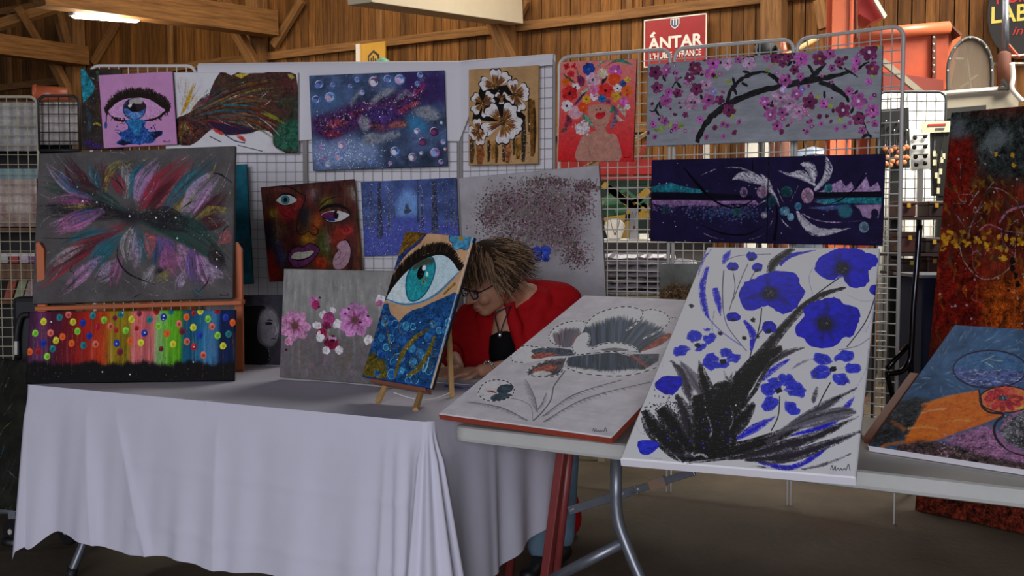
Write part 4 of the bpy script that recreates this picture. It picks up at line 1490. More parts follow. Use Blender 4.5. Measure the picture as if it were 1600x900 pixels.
def blossom(cx, cy, R_, c1_, cc, n=6, white=False):
    for i in range(n):
        t = 2 * PI * i / n + p.r.uniform(-.15, .15)
        x, y = cx + R_ * .62 * math.cos(t), cy + R_ * .62 * math.sin(t)
        p.ell(x, y, R_ * .40, R_ * .34, hx(c1_) * p.r.uniform(.9, 1.08), rot=t, jit=2, var=0.12)
        p.line([(cx, cy), ((cx + x) / 2, (cy + y) / 2), (x, y)], [R_ * .26, R_ * .2, 2], cc, a=0.75, dry=0.35)
    p.ell(cx, cy, R_ * .2, R_ * .18, '4a3a30', jit=1.5)


blossom(243, 235, 98, '9c6a88', '64203c', 7)
blossom(618, 200, 108, '96628a', '642048', 7)
for (x, y, a, b, c) in ((362, 85, 34, 30, '9c5a84'), (372, 105, 26, 28, '7c2448'), (205, 335, 26, 26, 'a8708c'), (418, 168, 22, 26, 'aaa3a4'), (480, 140, 20, 22, 'a6a0a2'), (382, 235, 28, 24, 'b0a8aa'), (505, 225, 26, 30, 'b4aeae'), (455, 190, 38, 40, '7c3058'), (440, 235, 30, 24, '5c1c38'), (410, 285, 34, 36, '6a1830'), (402, 312, 24, 28, 'b2acac'), (392, 285, 14, 20, 'a8a0a0'),
                        (470, 345, 46, 40, '64142c'), (440, 390, 26, 24, 'aea8a8'), (520, 388, 26, 26, 'b4aeae'), (478, 318, 26, 20, 'a06c88'), (702, 325, 26, 32, 'b6b0b0'), (775, 75, 28, 34, 'b0a6ac'), (770, 95, 18, 20, '8a4a6c')):
    p.ell(x, y, a, b, c, rot=p.r.uniform(0, 1), jit=2.2, var=0.14)
p.ell(462, 285, 12, 12, '5a5448')
p.ell(478, 330, 18, 10, '301018')
for (x, y) in ((400, 60), (392, 120), (560, 160), (700, 175), (580, 130), (655, 215), (190, 385), (480, 300)):
    p.ell(x, y, 8, 6, '30101c', jit=2)
c3.make('painting', 'streaked grey canvas with pink and white blossoms beside the eye painting', p, 1.85, E_grey)

# ------------------------------------------------------------------ big eye over blue blossoms, on the little easel
c4 = quadc((565, 588), 3.50, (674, 607), 3.36, (633, 361), 0.018)
p = c4.paint(420, 'a58260', 18, 0.03)
p.view(560, 350, 3)
p.poly([(205, 20), (340, 20), (290, 90), (210, 150), (140, 240), (130, 200)], '5c4216', sub=0, var=0.3, N=N_mid)
for i in range(26):
    t = p.r.random()
    x, y = 330 - t * 170 + p.r.uniform(-60, 0), 25 + t * 170
    p.line([(x, y), (x - 20, y + 22), (x - 48, y + 46)], [2, 7, 2], p.r.choice(['7a5a20', '3a2c14', '8c6c2c', '4c3818']), dry=0.25)
p.line([(285, 85), (215, 140), (150, 225)], [8, 20, 26], '23305c', var=0.2)
p.line([(340, 22), (295, 70), (250, 110)], [6, 12, 6], '23305c', dry=0.2)
eye = [(128, 350), (165, 290), (210, 235), (270, 185), (345, 150), (400, 145), (440, 165), (472, 220), (430, 260), (390, 300), (330, 345), (260, 372), (190, 375)]
p.poly(eye, '9fb4b8', sub=3, var=0.04)
p.poly([(128, 350), (165, 290), (200, 250), (215, 300), (210, 372)], 'b2bcbc', sub=2, a=0.8, soft=5)
iris = [(222, 290), (228, 245), (250, 200), (285, 170), (330, 152), (352, 165), (360, 205), (348, 260), (318, 320), (280, 355), (245, 360), (228, 335)]
p.poly(iris, '1f7e84', sub=3, var=0.1)
for i in range(90):
    t = p.r.uniform(0, 2 * PI)
    q = iris[int(t / (2 * PI) * len(iris)) % len(iris)]
    p.line([(294, 240), ((294 + q[0]) / 2, (240 + q[1]) / 2 + 4), (294 + (q[0] - 294) * .93, 240 + (q[1] - 240) * .93)], [3, 5, 1.5], p.r.choice(['2c9a9a', '14606c', '3aa8a0', '1a7078', '0f4c58']), a=0.5, dry=0.2)
p.line(iris + [iris[0]], 5, '103c54', sub=3)
p.poly([(262, 190), (300, 165), (340, 158), (355, 180), (330, 190), (290, 200), (255, 220)], '3c3024', soft=5, a=0.85, sub=2)
p.ell(293, 228, 17, 33, '0b0d10', rot=0.25)
p.ell(308, 206, 9, 13, 'd2dcdc', rot=0.3)
p.ell(322, 235, 6, 12, 'a8c4c4')
p.dots(18, lambda: (p.r.gauss(308, 9), p.r.gauss(262, 9)), (2, 6), ['5a5a28', '6c6a30', '3a4a2c'])
p.line([(130, 352), (200, 375), (270, 372), (340, 345), (400, 300), (470, 225)], [6, 9, 9, 9, 10, 4], '3f7092', sub=6)
# lashes
crv = catmull([(122, 352), (160, 280), (225, 205), (300, 150), (380, 128), (435, 150), (478, 215)], 14)
for i, q in enumerate(crv):
    f = i / len(crv)
    for k in range(7):
        L = 20 + 26 * math.sin(PI * min(1, f * 1.1))
        x, y = q[0] + p.r.gauss(0, 4), q[1] + p.r.gauss(0, 4)
        p.line([(x, y), (x + (f - .35) * L * .4, y - L * .6), (x + (f - .3) * L * 1.2, y - L)], [5, 3.5, 0.8], p.r.choice(['1a140f', '2a2018', '120e0c']), sub=3, var=0)
p.line([(122, 352), (160, 288), (225, 212), (300, 160), (380, 138), (435, 158), (474, 218)], [8, 15, 18, 16, 14, 18, 8], '17120e')
p.lines([([(400, 330), (430, 300), (455, 275)], 9, '6a5420'), ([(420, 300), (440, 292), (456, 285)], 6, '8c6c2c')])
low = [(0, 720), (20, 640), (70, 560), (85, 430), (105, 375), (140, 372), (150, 420), (175, 440), (190, 460), (215, 430), (250, 405), (300, 390), (340, 370), (400, 345), (450, 320), (470, 330), (335, 775)]
p.poly(low, '183a62', sub=0, var=0.2)
p.poly([(0, 720), (20, 640), (70, 600), (125, 640), (140, 720), (90, 735)], '4e4418', soft=6, var=0.2)
for i in range(75):
    x, y = p.r.uniform(70, 440), p.r.uniform(380, 740)
    if (x - 10) / 1.1 > 460 - (y - 320) * .33 or y < 395 + max(0, (250 - abs(x - 190)) * .25):
        continue
    r = p.r.uniform(14, 26)
    c = p.r.choice(['235a84', '1c4a78', '2c688c', '204c80', '1a366c', '1c3c60'])
    p.ell(x, y, r * .8, r, c, rot=p.r.uniform(-.5, .5), jit=1.5, var=0.2)
    p.line([(x + r * .8 * math.cos(t), y + r * math.sin(t)) for t in np.linspace(0, 5.5, 10)], 2.5, p.r.choice(['10264c', '6a5a28', '14345c', '5aa0b4']), sub=2)
for pts, w in [([(330, 490), (260, 540), (200, 620), (170, 720)], [10, 24, 22, 10]), ([(360, 520), (330, 600), (280, 680), (220, 715)], [10, 22, 24, 12]), ([(120, 440), (140, 520), (150, 600)], [6, 9, 4])]:
    p.line(pts, w, '554818', dry=0.25, var=0.2)
p.dots(60, lambda: (lambda y: (p.r.uniform(70, 460 - (y - 320) * .35), y))(p.r.uniform(440, 740)), (1.5, 4), ['7a6a30', '80a8b8', '54481c', '9ab4c0'])
p.line([(330, 625), (318, 680), (302, 690), (305, 660)], 4, '6cb0b4')
p.line([(10, 712), (140, 735), (340, 765)], 10, '163c7c', a=0.8)
p.flower(482, 68, 52, '3a7a9a', '8c6c20', n=6, cr=0.2, edge='1c4c78')
for t in range(6):
    p.line([(482, 68), (482 + 34 * math.cos(t), 68 + 34 * math.sin(t))], 5, '7c6224', dry=0.2)
p.line([(545, 25), (440, 400), (338, 768)], 6, 'b0aca0', a=0.7)
eye_canvas = c4.make('painting', 'narrow canvas of a green blue eye over blue blossoms on the little wooden easel', p, 1.6, E_dark)

# ------------------------------------------------------------------ dark portrait at the back of the table
cP = quadc((371, 569), 4.45, (440, 571), 4.36, (374, 461), 0.015)
p = cP.paint(240, '262429', 20, 0.1)
p.view(0, 450, 4)
for i in range(50):
    x, y = p.r.uniform(1480, 1760), p.r.uniform(40, 480)
    p.line([(x, y), (x + 20, y + 30), (x + 10, y + 70)], [2, 12, 2], p.r.choice(['302e34', '1c1a1e', '3a383e', '2a282c']), a=0.6, dry=0.4)
p.view(400, 450, 4)
p.ell(60, 235, 80, 125, '3c3a3d', soft=8, rot=0.1)
p.poly([(-110, 470), (-110, 150), (-40, 115), (40, 110), (60, 130), (20, 180), (5, 280), (20, 340), (70, 380), (80, 470)], '0d0c0e', sub=3)
p.poly([(30, 150), (100, 140), (135, 200), (140, 260), (125, 330), (90, 365), (50, 345), (25, 280)], '58555a', soft=10, sub=3)
p.ell(80, 222, 22, 10, '16151a')
p.line([(60, 210), (85, 200), (110, 208)], [2, 6, 2], '100f12')
p.line([(118, 220), (132, 275), (115, 290)], [2, 6, 3], '77747a')
p.line([(95, 320), (115, 315), (128, 318)], [3, 8, 2], '2a282c')
p.line([(60, 130), (120, 170), (140, 250), (125, 330), (85, 370)], [2, 4, 5, 4, 2], '7c7a80', dry=0.2)
p.line([(75, 375), (85, 420), (75, 470)], [3, 6, 2], '8a888c', dry=0.3)
cP.make('painting', 'small black and grey portrait of a face at the back of the tablecloth', p, 2.0, E_dark)
# ================================================================== pictures hanging on the wire panels
def vw(v, q):
    """corners given in a zoomed view -> frame"""
    return [(v[0] + x / v[2], v[1] + y / v[2]) for x, y in q]


def hang(i, quad, th=0.018, out=0.012):
    A, B, n = PAN[i]
    return flat_on(quad, A, n, th, out)


# ------------------------------------------------------------------ dark teal abstract half hidden by the pink eye
V = (110, 95, 4.324)
c = hang(0, vw(V, [(62, 55), (345, 58), (352, 600), (85, 602)]), out=0.01)
p = c.paint(220, '2a2420', 30, 0.2)
p.view(*V)
p.poly([(60, 50), (90, 60), (165, 170), (150, 220), (85, 285)], '1c6470', var=0.2, jit=2)
for pts, w, cc in [([(90, 95), (130, 110), (165, 125)], 5, '9ac0c4'), ([(140, 160), (160, 175), (175, 190)], 5, 'b0c8c8'), ([(180, 70), (190, 110), (185, 140)], 20, '2f4a2c'), ([(170, 150), (190, 170), (200, 200)], 30, '401824'), ([(150, 430), (180, 425), (205, 440)], [6, 20, 8], '78701c'), ([(100, 540), (150, 570), (205, 590)], 50, '2c1c44'), ([(110, 320), (130, 400), (120, 480)], 26, '28343c'), ([(190, 250), (180, 340), (200, 400)], 20, '3a2a1c')]:
    p.line(pts, w, cc, dry=0.25, var=0.2)
p.dots(40, lambda: (p.r.uniform(80, 210), p.r.uniform(200, 580)), (1, 3), ['7a8a80', '4a3a50', '5a5a2a'])
c.make('painting', 'dark teal and brown abstract canvas half hidden behind the pink eye painting', p, 1.95, E_dark)

# ------------------------------------------------------------------ feathers on white
c = hang(1, vw(V, [(640, 66), (1523, 88), (1551, 612), (640, 634)]), out=0.034)
p = c.paint(640, 'b6b2b4', 31, 0.02)
p.view(*V)
dark = [(1010, 75), (1085, 98), (1130, 80), (1200, 85), (1300, 82), (1525, 90), (1550, 612), (1420, 605), (1370, 560), (1368, 500), (1300, 465), (1240, 480), (1140, 500), (1050, 500), (960, 460), (870, 535), (810, 570), (715, 560), (715, 400), (760, 370), (860, 320), (925, 270), (950, 190)]
p.poly(dark, '3a2420', sub=2, jit=2, var=0.2)
p.poly([(1400, 420), (1545, 380), (1550, 612), (1420, 605), (1370, 560), (1370, 500)], '1f4434', soft=10, var=0.2)
p.poly([(1380, 250), (1540, 230), (1545, 400), (1400, 400)], '2c2c24', soft=12, var=0.2)
p.poly([(800, 420), (1000, 400), (1200, 440), (1240, 480), (1050, 500), (960, 455)], '281a30', soft=8)
for i in range(110):
    x, y = p.r.uniform(1060, 1530), p.r.uniform(105, 400)
    p.line([(x, y), (x - 40, y + 20), (x - 90, y + 50)], [4, p.r.uniform(14, 34), 4], p.r.choice(['4a1c1a', '5c1e1a', '33301c', '2c2a1c', '42241c', '2a1c1c', '3a3a22']), a=.5, soft=5)
ctr = np.array([765.0, 400.0])
R2 = random.Random(4)
flow = [(-.72, 330), (-.6, 420), (-.5, 560), (-.42, 700), (-.36, 760), (-.28, 780), (-.2, 720), (-.12, 760), (-.04, 790), (.05, 760), (.13, 720), (.2, 700), (.27, 640), (.34, 300)]
for rep in range(17):
    for (t0, L0) in flow:
        t = t0 + R2.uniform(-.06, .06)
        L = L0 * R2.uniform(.55, 1.0)
        s0 = R2.uniform(0.02, 0.6) * L
        d = np.array([math.cos(t), math.sin(t)])
        nr = np.array([-d[1], d[0]])
        cur = (0.10 + R2.uniform(-.05, .07)) * L * (1 if t > -.3 else .5)
        a = ctr + d * s0 - nr * cur * math.sin(PI * s0 / L) * .8
        b = ctr + d * L
        if b[0] > 1530 or b[1] < 95 or b[1] > 600 or (b[1] > 475 and b[0] < 1370):
            continue
        m = ctr + d * (s0 + L) / 2 - nr * cur
        p.line([tuple(a), tuple(m), tuple(b)], [2, R2.uniform(5, 17), 1], R2.choice(['6a1c1c', '7a2a1c', '3c2818', '8c6a20', '244a50', '2a2438', '1c1416', '5a3418', '6c6a24', '4a1c2c', '2a5a64', '94602c', '2c3a20', '54201c', '3a1a18']), dry=0.15, a=0.75, soft=R2.choice([0, 0, 4]))
for i in range(70):   # lower left fan and the quill strokes on white
    t = R2.uniform(0.55, 2.2)
    L = R2.uniform(60, 180)
    d = np.array([math.cos(t), math.sin(t)])
    p.line([tuple(ctr + d * 10), tuple(ctr + d * L * .5), tuple(ctr + d * L)], [3, 9, 2], R2.choice(['8c6a20', '7a2418', '2c3a30', '4a4a20', 'a04020', '2a4a58']), dry=0.2)
for i in range(80):
    t = R2.uniform(-1.75, -0.75)
    L = R2.uniform(60, 300)
    d = np.array([math.cos(t), math.sin(t)])
    a = ctr + d * L * R2.uniform(.3, .8)
    p.line([tuple(a), tuple((a + ctr + d * L) / 2 + np.array([R2.uniform(-6, 6), 0])), tuple(ctr + d * L)], [1, R2.uniform(3, 7), 1], R2.choice(['8c7020', '2a2a30', 'a08830', '7a2a20', '34505c', '94602c']), dry=0.2)
p.line([(745, 370), (790, 280), (835, 150)], [10, 34, 8], '94701c', dry=0.3, var=0.2)
for pts in [[(1140, 155), (1170, 145), (1200, 132)], [(1055, 260), (1110, 240), (1180, 210)], [(1310, 300), (1340, 280), (1360, 250)], [(960, 370), (1040, 420), (1110, 450)], [(1310, 340), (1390, 385), (1465, 430)], [(1250, 370), (1350, 440), (1475, 575)], [(1170, 400), (1220, 440), (1250, 465)], [(1275, 255), (1310, 230), (1340, 200)], [(1130, 565), (1240, 595), (1330, 610)]]:
    p.line(pts, [1, 7, 1], 'b0acae', dry=0.1)
p.line([(1000, 290), (1080, 300), (1160, 300), (1260, 310)], [3, 14, 10, 3], '1f6470', dry=0.2)
p.line([(1280, 350), (1370, 380), (1450, 430)], [4, 30, 6], '6c6c1c', dry=0.2)
p.poly([(1110, 85), (1150, 82), (1210, 90), (1170, 110), (1145, 130), (1125, 105)], 'a89030', jit=3, dry=0.15)
for (x, y, a, b) in ((1000, 480, 44, 13), (1155, 522, 42, 12), (1490, 105, 26, 14)):
    p.ell(x, y, a, b, 'a02c20' if x < 1400 else '94843c', rot=.5, dry=0.25, jit=2)
p.lines([([(940, 510), (980, 530), (1020, 550)], 6, '24242c'), ([(1045, 500), (1110, 540), (1180, 555)], 7, '2c3050'), ([(1130, 570), (1210, 590), (1300, 612)], 5, '24242c')])
c.make('painting', 'white canvas with brown and red feathers fanning out, hung right of the pink eye', p, 1.95, E_white)

# ------------------------------------------------------------------ pink canvas with a weeping eye
A, B, n = PAN[0]
c = flat_on(vw(V, [(209, 96), (708, 70), (700, 566), (205, 592)]), A, n, 0.02, 0.06)
p = c.paint(420, 'a5749a', 32, 0.015, (0.01, N_fine))
p.view(*V)
p.poly([(258, 345), (300, 295), (360, 262), (430, 248), (500, 252), (560, 275), (610, 310), (642, 338), (600, 370), (540, 398), (470, 410), (400, 410), (330, 400), (285, 378)], 'ab7ca2', sub=3)
crv = catmull([(248, 340), (280, 285), (340, 235), (430, 212), (520, 218), (590, 250), (640, 290), (660, 320)], 12)
for q in crv:
    for k in range(9):
        x, y = q[0] + p.r.gauss(0, 5), q[1] + p.r.gauss(0, 10)
        p.line([(x, y + 14), (x + (x - 430) * .02, y - 6), (x + (x - 430) * .06, y - 22)], [6, 5, 1], p.r.choice(['1e1612', '2a2018', '15100e']), sub=3, var=0)
p.line([(240, 340), (285, 290), (345, 250), (430, 232), (520, 240), (590, 275), (650, 330)], [6, 20, 32, 34, 34, 34, 26], '1a1410', jit=1)
p.poly([(255, 345), (300, 300), (360, 262), (430, 250), (500, 252), (560, 275), (610, 312), (640, 338), (560, 385), (480, 400), (400, 402), (320, 385)], 'ab7ca2', sub=3)
p.ell(432, 325, 79, 76, '22304e')
p.ell(432, 325, 70, 68, '3a5c94', var=0.2)
p.poly([(360, 320), (400, 260), (460, 250), (505, 290), (508, 320), (440, 350), (380, 320)], '241c20', sub=3)
p.poly([(400, 262), (450, 250), (490, 262), (480, 290), (430, 290), (400, 300)], '8c8484', sub=2, soft=2)
p.poly([(388, 300), (410, 290), (425, 310), (395, 315)], 'cfc8c8')
p.poly([(420, 290), (432, 285), (440, 310), (455, 340), (420, 345), (400, 335)], '0e0c10')
for i in range(22):
    t = PI + .2 + i / 22 * 2.7
    p.line([(436, 345), (436 - 40 * math.cos(t), 345 - 36 * math.sin(t)), (436 - 72 * math.cos(t), 340 - 62 * math.sin(t))], [1, 5, 1], p.r.choice(['5a84b8', '3a5c94', '7a9cc4']), a=.6)
p.line([(262, 362), (300, 392), (350, 406), (385, 400)], [8, 14, 14, 6], '1a1410', jit=2)
p.line([(500, 402), (560, 396), (610, 372), (658, 330)], [6, 14, 16, 18], '1a1410', jit=2)
for i in range(26):
    x = p.r.choice([p.r.uniform(265, 380), p.r.uniform(500, 655)])
    y = 400 - abs(x - 440) * .1 - (28 if x > 620 else 0)
    p.line([(x, y - 6), (x + 2, y + 6), (x + (x - 440) * .05, y + 22)], [5, 4, 1], '1a1410', sub=3)
p.line([(262, 325), (245, 360), (243, 420)], [5, 8, 4], '1c1a24')
p.ell(239, 435, 10, 24, '26406c')
tear = [(372, 400), (505, 398), (500, 440), (530, 480), (590, 470), (625, 485), (600, 515), (570, 530), (560, 555), (500, 555), (470, 568), (420, 560), (360, 572), (310, 560), (330, 535), (350, 520), (320, 490), (380, 470), (390, 440)]
p.poly(tear, '1c3c74', sub=2, jit=2.5, var=0.25)
p.poly([(385, 400), (495, 400), (478, 440), (470, 500), (420, 500), (400, 440)], '225c88', sub=3, soft=5, var=0.2)
p.poly([(545, 480), (620, 478), (600, 510), (560, 520)], '15152c', sub=2, jit=2)
p.poly([(315, 560), (350, 535), (420, 555), (360, 570)], '15152c', jit=2)
for i in range(60):
    x, y = p.r.uniform(340, 580), p.r.uniform(450, 550)
    p.line([(x, y), (x + p.r.uniform(-8, 8), y + 8), (x + p.r.uniform(-10, 10), y + 18)], [1, 5, 1], p.r.choice(['3a70a8', '142c5c', '4a88b0', '2a50a0']), a=.7)
p.dots(34, lambda: (p.r.choice([p.r.uniform(305, 375), p.r.uniform(505, 580)]), p.r.uniform(420, 500)), (2, 6), ['241c34', '2a3a6c'])
p.sign(628, 548, 46, '2a1c2a', 1.4)
c.make('painting', 'pink canvas with a weeping blue eye hung above the feather burst', p, 1.95, E_dark)

# ------------------------------------------------------------------ galaxy of bubbles
V = (470, 95, 5)
c = hang(2, vw(V, [(60, 112), (1118, 77), (1150, 818), (98, 862)]), out=0.036)
p = c.paint(640, '323f58', 33, 0.16, (0.08, N_fine))
p.view(*V)
p.poly([(60, 250), (300, 220), (380, 330), (200, 420), (80, 430)], '3c5474', soft=40, a=.8)
p.poly([(760, 90), (1120, 75), (1130, 330), (900, 330), (800, 300)], '2a1c48', soft=40)
p.poly([(820, 440), (900, 430), (980, 480), (1000, 560), (860, 560)], '2c6488', soft=24, a=.9)
p.poly([(80, 640), (300, 580), (480, 620), (640, 680), (560, 780), (300, 840), (100, 850)], '7484a4', soft=50, a=.75)
p.dots(520, lambda: (p.r.gauss(340, 170), p.r.gauss(730, 70)), (1.5, 6), ['a8b4cc', 'c4cce0', '8494b4', '6478a0', 'd4d8e4', '303c64'], a=.7)
p.poly([(80, 450), (250, 400), (420, 330), (600, 300), (820, 240), (960, 180), (1000, 230), (900, 350), (820, 420), (760, 520), (640, 560), (480, 520), (380, 560), (220, 630), (90, 560)], '361c40', soft=22, var=.25)
for (x, y, a, b, r, cc) in ((280, 490, 90, 34, -.2, '5c2434'), (820, 370, 110, 20, -.5, '6a2440'), (920, 230, 70, 24, -.8, '64204c'), (760, 500, 80, 24, -.1, '6c3c34'), (600, 520, 80, 26, .2, '54303a'), (250, 570, 80, 28, .1, '5c1c30'), (480, 400, 120, 24, -.3, '481c38'), (880, 340, 50, 20, -.3, '7c3a44'), (620, 420, 150, 60, 0, '30204c')):
    p.ell(x, y, a, b, cc, rot=r, soft=8, dry=.15, var=.3)
for q in ([(375, 360), (400, 290), (470, 210), (480, 230), (440, 300), (400, 350)], [(530, 340), (570, 280), (640, 220), (740, 205), (720, 250), (640, 290), (580, 340)], [(735, 300), (790, 240), (850, 225), (820, 270), (770, 300)], [(880, 390), (960, 350), (1040, 370), (1100, 440), (1000, 470), (930, 440)],
          [(440, 460), (510, 425), (540, 470), (530, 540), (480, 540)], [(480, 620), (520, 560), (640, 570), (760, 545), (780, 590), (700, 620), (640, 640), (560, 660), (490, 650)], [(900, 170), (1000, 95), (990, 120), (930, 170)], [(820, 270), (880, 240), (900, 250), (850, 290)], [(840, 400), (900, 380), (930, 400), (880, 412)]):
    p.poly(q, '6c6f76', sub=2, jit=3, soft=14, dry=.22, var=.15, a=.9)
p.dots(260, lambda: (lambda t: (100 + t * 850, 500 - t * 230 + p.r.gauss(0, 60)))(p.r.random()), (1, 5.5), ['c4c0d0', 'e0dce8', '9c94b0', '6a6088', '4a2c50'], a=.9)
p.dots(240, lambda: (p.r.uniform(70, 1140), p.r.uniform(90, 830)), (1, 3.5), ['8ca0c0', 'b0bcd4', '50648c', 'c0c8dc', '182440'], a=.7)


def bub(x, y, r, cs, hi='a8a6bc'):
    p.ell(x, y, r, r * 1.02, cs[0], var=.2, soft=2, a=.8)
    p.ell(x - r * .2, y + r * .2, r * .6, r * .5, cs[1], rot=.8, soft=2, a=.85)
    p.line([(x + r * .85 * math.cos(t), y + r * .85 * math.sin(t)) for t in np.linspace(2.6, 5.4, 8)], [1, r * .22, 1], hi, sub=2)
    p.line([(x + r * .6 * math.cos(t), y + r * .6 * math.sin(t)) for t in np.linspace(-.4, 1.6, 6)], [1, r * .3, 1], cs[2], sub=2)


pk, bl_, dk_ = ['5c4a78', 'a0648c', '7aa0cc'], ['5474ac', 'b08c9c', '9cc0e0'], ['3a4a7c', '5870a0', '8aa0c4']
for (x, y, r, k) in ((143, 187, 37, dk_), (228, 285, 42, bl_), (118, 305, 36, dk_), (572, 165, 46, ['4a3450', 'c8c0cc', '88b0d8']), (680, 145, 36, dk_), (772, 146, 42, ['5a84b4', 'c890b0', 'd0d4e4']), (932, 112, 26, dk_), (908, 550, 26, ['6c6c94', 'd0c8d4', 'c05870']), (1042, 552, 37, ['2c1830', '7c2c64', '40203c']), (952, 632, 36, ['2c1c34', '74305c', '3a2440']),
                     (1112, 634, 21, bl_), (1048, 717, 38, ['7c5c94', '6c98c8', 'b07098']), (1095, 790, 22, pk), (872, 752, 34, ['6c6484', 'd0c4d4', '4a3c60']), (942, 722, 17, ['70708c', 'd4d0d8', '505070']), (736, 708, 40, ['40588c', 'c8b8bc', '6a8cc0']), (318, 660, 32, ['7c5c84', 'c8bcd4', '906898']), (300, 746, 40, bl_), (158, 680, 22, pk), (182, 762, 20, pk), (212, 812, 24, ['70789c', 'a8b0cc', '8894b8']), (150, 808, 20, dk_), (1100, 483, 14, ['a0a0b0', 'd8d4dc', '706878']), (1128, 690, 14, ['8c5058', 'd0b8bc', '704050']), (388, 200, 20, dk_), (250, 190, 22, dk_), (440, 150, 24, dk_), (540, 790, 22, dk_), (700, 800, 18, pk), (910, 180, 22, dk_), (480, 250, 22, bl_)):
    bub(x, y, r, k)
c.make('painting', 'night blue galaxy canvas with bubbles hung on the white sheet', p, 1.95, E_dark)

# ------------------------------------------------------------------ outlined brown flowers on tan
V = (720, 80, 4.738)
c = hang(3, vw(V, [(52, 136), (569, 104), (575, 832), (62, 846)]), out=0.036)
p = c.paint(420, '94744e', 34, 0.03, (0.02, N_fine))
p.view(*V)
for (x, w, cc, y0, y1) in ((80, 40, '3a2c1c', 650, 830), (140, 66, '6c4022', 690, 840), (205, 26, '2a2018', 660, 820), (240, 40, '7a5428', 670, 800), (262, 26, '3a2814', 690, 830), (318, 34, '30241a', 690, 820), (345, 50, '74482a', 650, 830), (392, 24, '3a2c1c', 650, 770), (422, 46, '6a4a20', 640, 800), (462, 40, '2c241a', 480, 820), (510, 40, '3c2a14', 350, 600), (530, 50, '5c3c18', 360, 780), (545, 22, '34220e', 420, 760)):
    p.line([(x, y0), (x + 4, (y0 + y1) / 2), (x, y1)], [w * .7, w, w * .5], cc, soft=2, dry=.15, var=.2)
p.dots(200, lambda: (p.r.choice([80, 205, 318, 392, 462, 505]) + p.r.gauss(0, 9), p.r.uniform(500, 820)), (1.5, 4.5), ['8c7a60', '18120c', 'a08c74', '4a3c28'])
p.poly([(150, 240), (180, 290), (340, 250), (440, 440), (480, 480), (440, 520), (200, 520), (100, 500), (90, 480)], '15110f', sub=2)


def tulip(cx, cy, R_, petals_, squash=1.0):
    for pas in range(3):
        for (t, k) in petals_:
            d = (math.cos(t), math.sin(t) * squash)
            nx_, ny_ = -d[1], d[0]
            L = R_ * k
            wd = R_ * .42
            g = {0: 1.07, 1: 1.0, 2: .62}[pas]
            pts = [(cx, cy)]
            for (f, s_) in ((.45, .55), (.8, 1.0), (1.0, .62), (.93, .1), (1.0, -.5), (.82, -1.0), (.45, -.55)):
                pts.append((cx + d[0] * L * f * g + nx_ * wd * s_ * g * .8, cy + d[1] * L * f * g + ny_ * wd * s_ * g * .8))
            if pas < 2:
                p.poly(pts, ('17120f', 'b4acaa')[pas], sub=3)
            else:
                for i in range(14):
                    o = p.r.uniform(-.7, .7)
                    p.line([(cx, cy), (cx + d[0] * L * .4 + nx_ * wd * o * .5, cy + d[1] * L * .4 + ny_ * wd * o * .5), (cx + d[0] * L * p.r.uniform(.55, .8) + nx_ * wd * o * .7, cy + d[1] * L * .7 + ny_ * wd * o * .7)], [8, 9, 1], p.r.choice(['5c3a1c', '6c4a22', '4a2c16', '7a5426', '5a3428']), sub=3)
    p.ell(cx, cy, R_ * .16, R_ * .14, '3c2a18', jit=2)
    p.dots(14, lambda: (p.r.gauss(cx, R_ * .12), p.r.gauss(cy, R_ * .12)), (1.5, 4), ['8c7a5a', '241a10', 'a89a80'])


tulip(255, 265, 125, [(-2.75, .95), (-1.55, 1.05), (-.75, 1.1), (3.3, .8)])
tulip(400, 320, 115, [(-1.75, .95), (-.6, .95), (.15, .9), (1.15, 1.15), (2.3, .6)])
tulip(165, 385, 105, [(-2.5, .9), (-.9, .95), (.05, .85), (2.4, .95), (1.3, 1.0)])
tulip(300, 350, 60, [(-2.4, .9), (-.8, .9), (1.5, .7)])
tulip(310, 530, 155, [(-2.3, 1.05), (-1.1, 1.0), (.12, .95), (1.57, 1.0), (2.75, 1.05), (-.5, .8), (.75, .9)])
tulip(130, 600, 95, [(-1.7, 1.05), (-2.9, .8), (.5, .7), (1.4, 1.0), (2.5, .7)])
for (x, y, cc) in ((344, 551, 'f4f0e8'), (292, 618, 'e07040'), (316, 712, 'f0a080'), (216, 742, 'e08050'), (509, 540, 'd8d4cc'), (284, 483, 'd0ccc0'), (350, 506, 'c8c4bc')):
    p.ell(x, y, 5, 5, cc, n=8)  # bright glints of glitter put into the canvas colour
c.make('painting', 'tan canvas of outlined white and brown flowers hung at the end of the white sheet', p, 1.95, E_tan)

# ------------------------------------------------------------------ woman with a crown of flowers on red
c = hang(4, vw(V, [(722, 78), (1284, 58), (1289, 814), (733, 818)]))
p = c.paint(460, 'b05f56', 35, 0.03)
gr = np.linspace(0, 1, p.H)[:, None, None]
p.a[:] = hx('b86860') * (1 - gr) + hx('a81c20') * gr
p.mottle(0.05, N_mid)
p.view(*V)
SK = '93685a'
p.poly([(960, 400), (1090, 400), (1112, 450), (1100, 520), (1075, 560), (1090, 610), (1140, 615), (1172, 680), (1170, 815), (862, 815), (875, 680), (910, 620), (960, 600), (1000, 580), (970, 520), (945, 460)], SK, sub=3, var=.05)
p.line([(940, 700), (955, 750), (975, 805)], [3, 10, 3], '5a4440', dry=.2)
p.line([(980, 540), (1030, 550), (1085, 530)], [2, 7, 2], '7c5448')
p.line([(1085, 545), (1070, 580), (1095, 615)], [2, 5, 2], '6c4a40')
p.poly([(996, 470), (1020, 452), (1040, 455), (1062, 448), (1070, 470), (1050, 495), (1015, 502), (998, 488)], 'a01c24', sub=3)
p.line([(1000, 472), (1035, 470), (1068, 466)], 3, '5c1016')
p.ell(1005, 434, 7, 5, '2a1a18')
p.ell(1032, 428, 6, 8, '2a1a18', rot=.4)
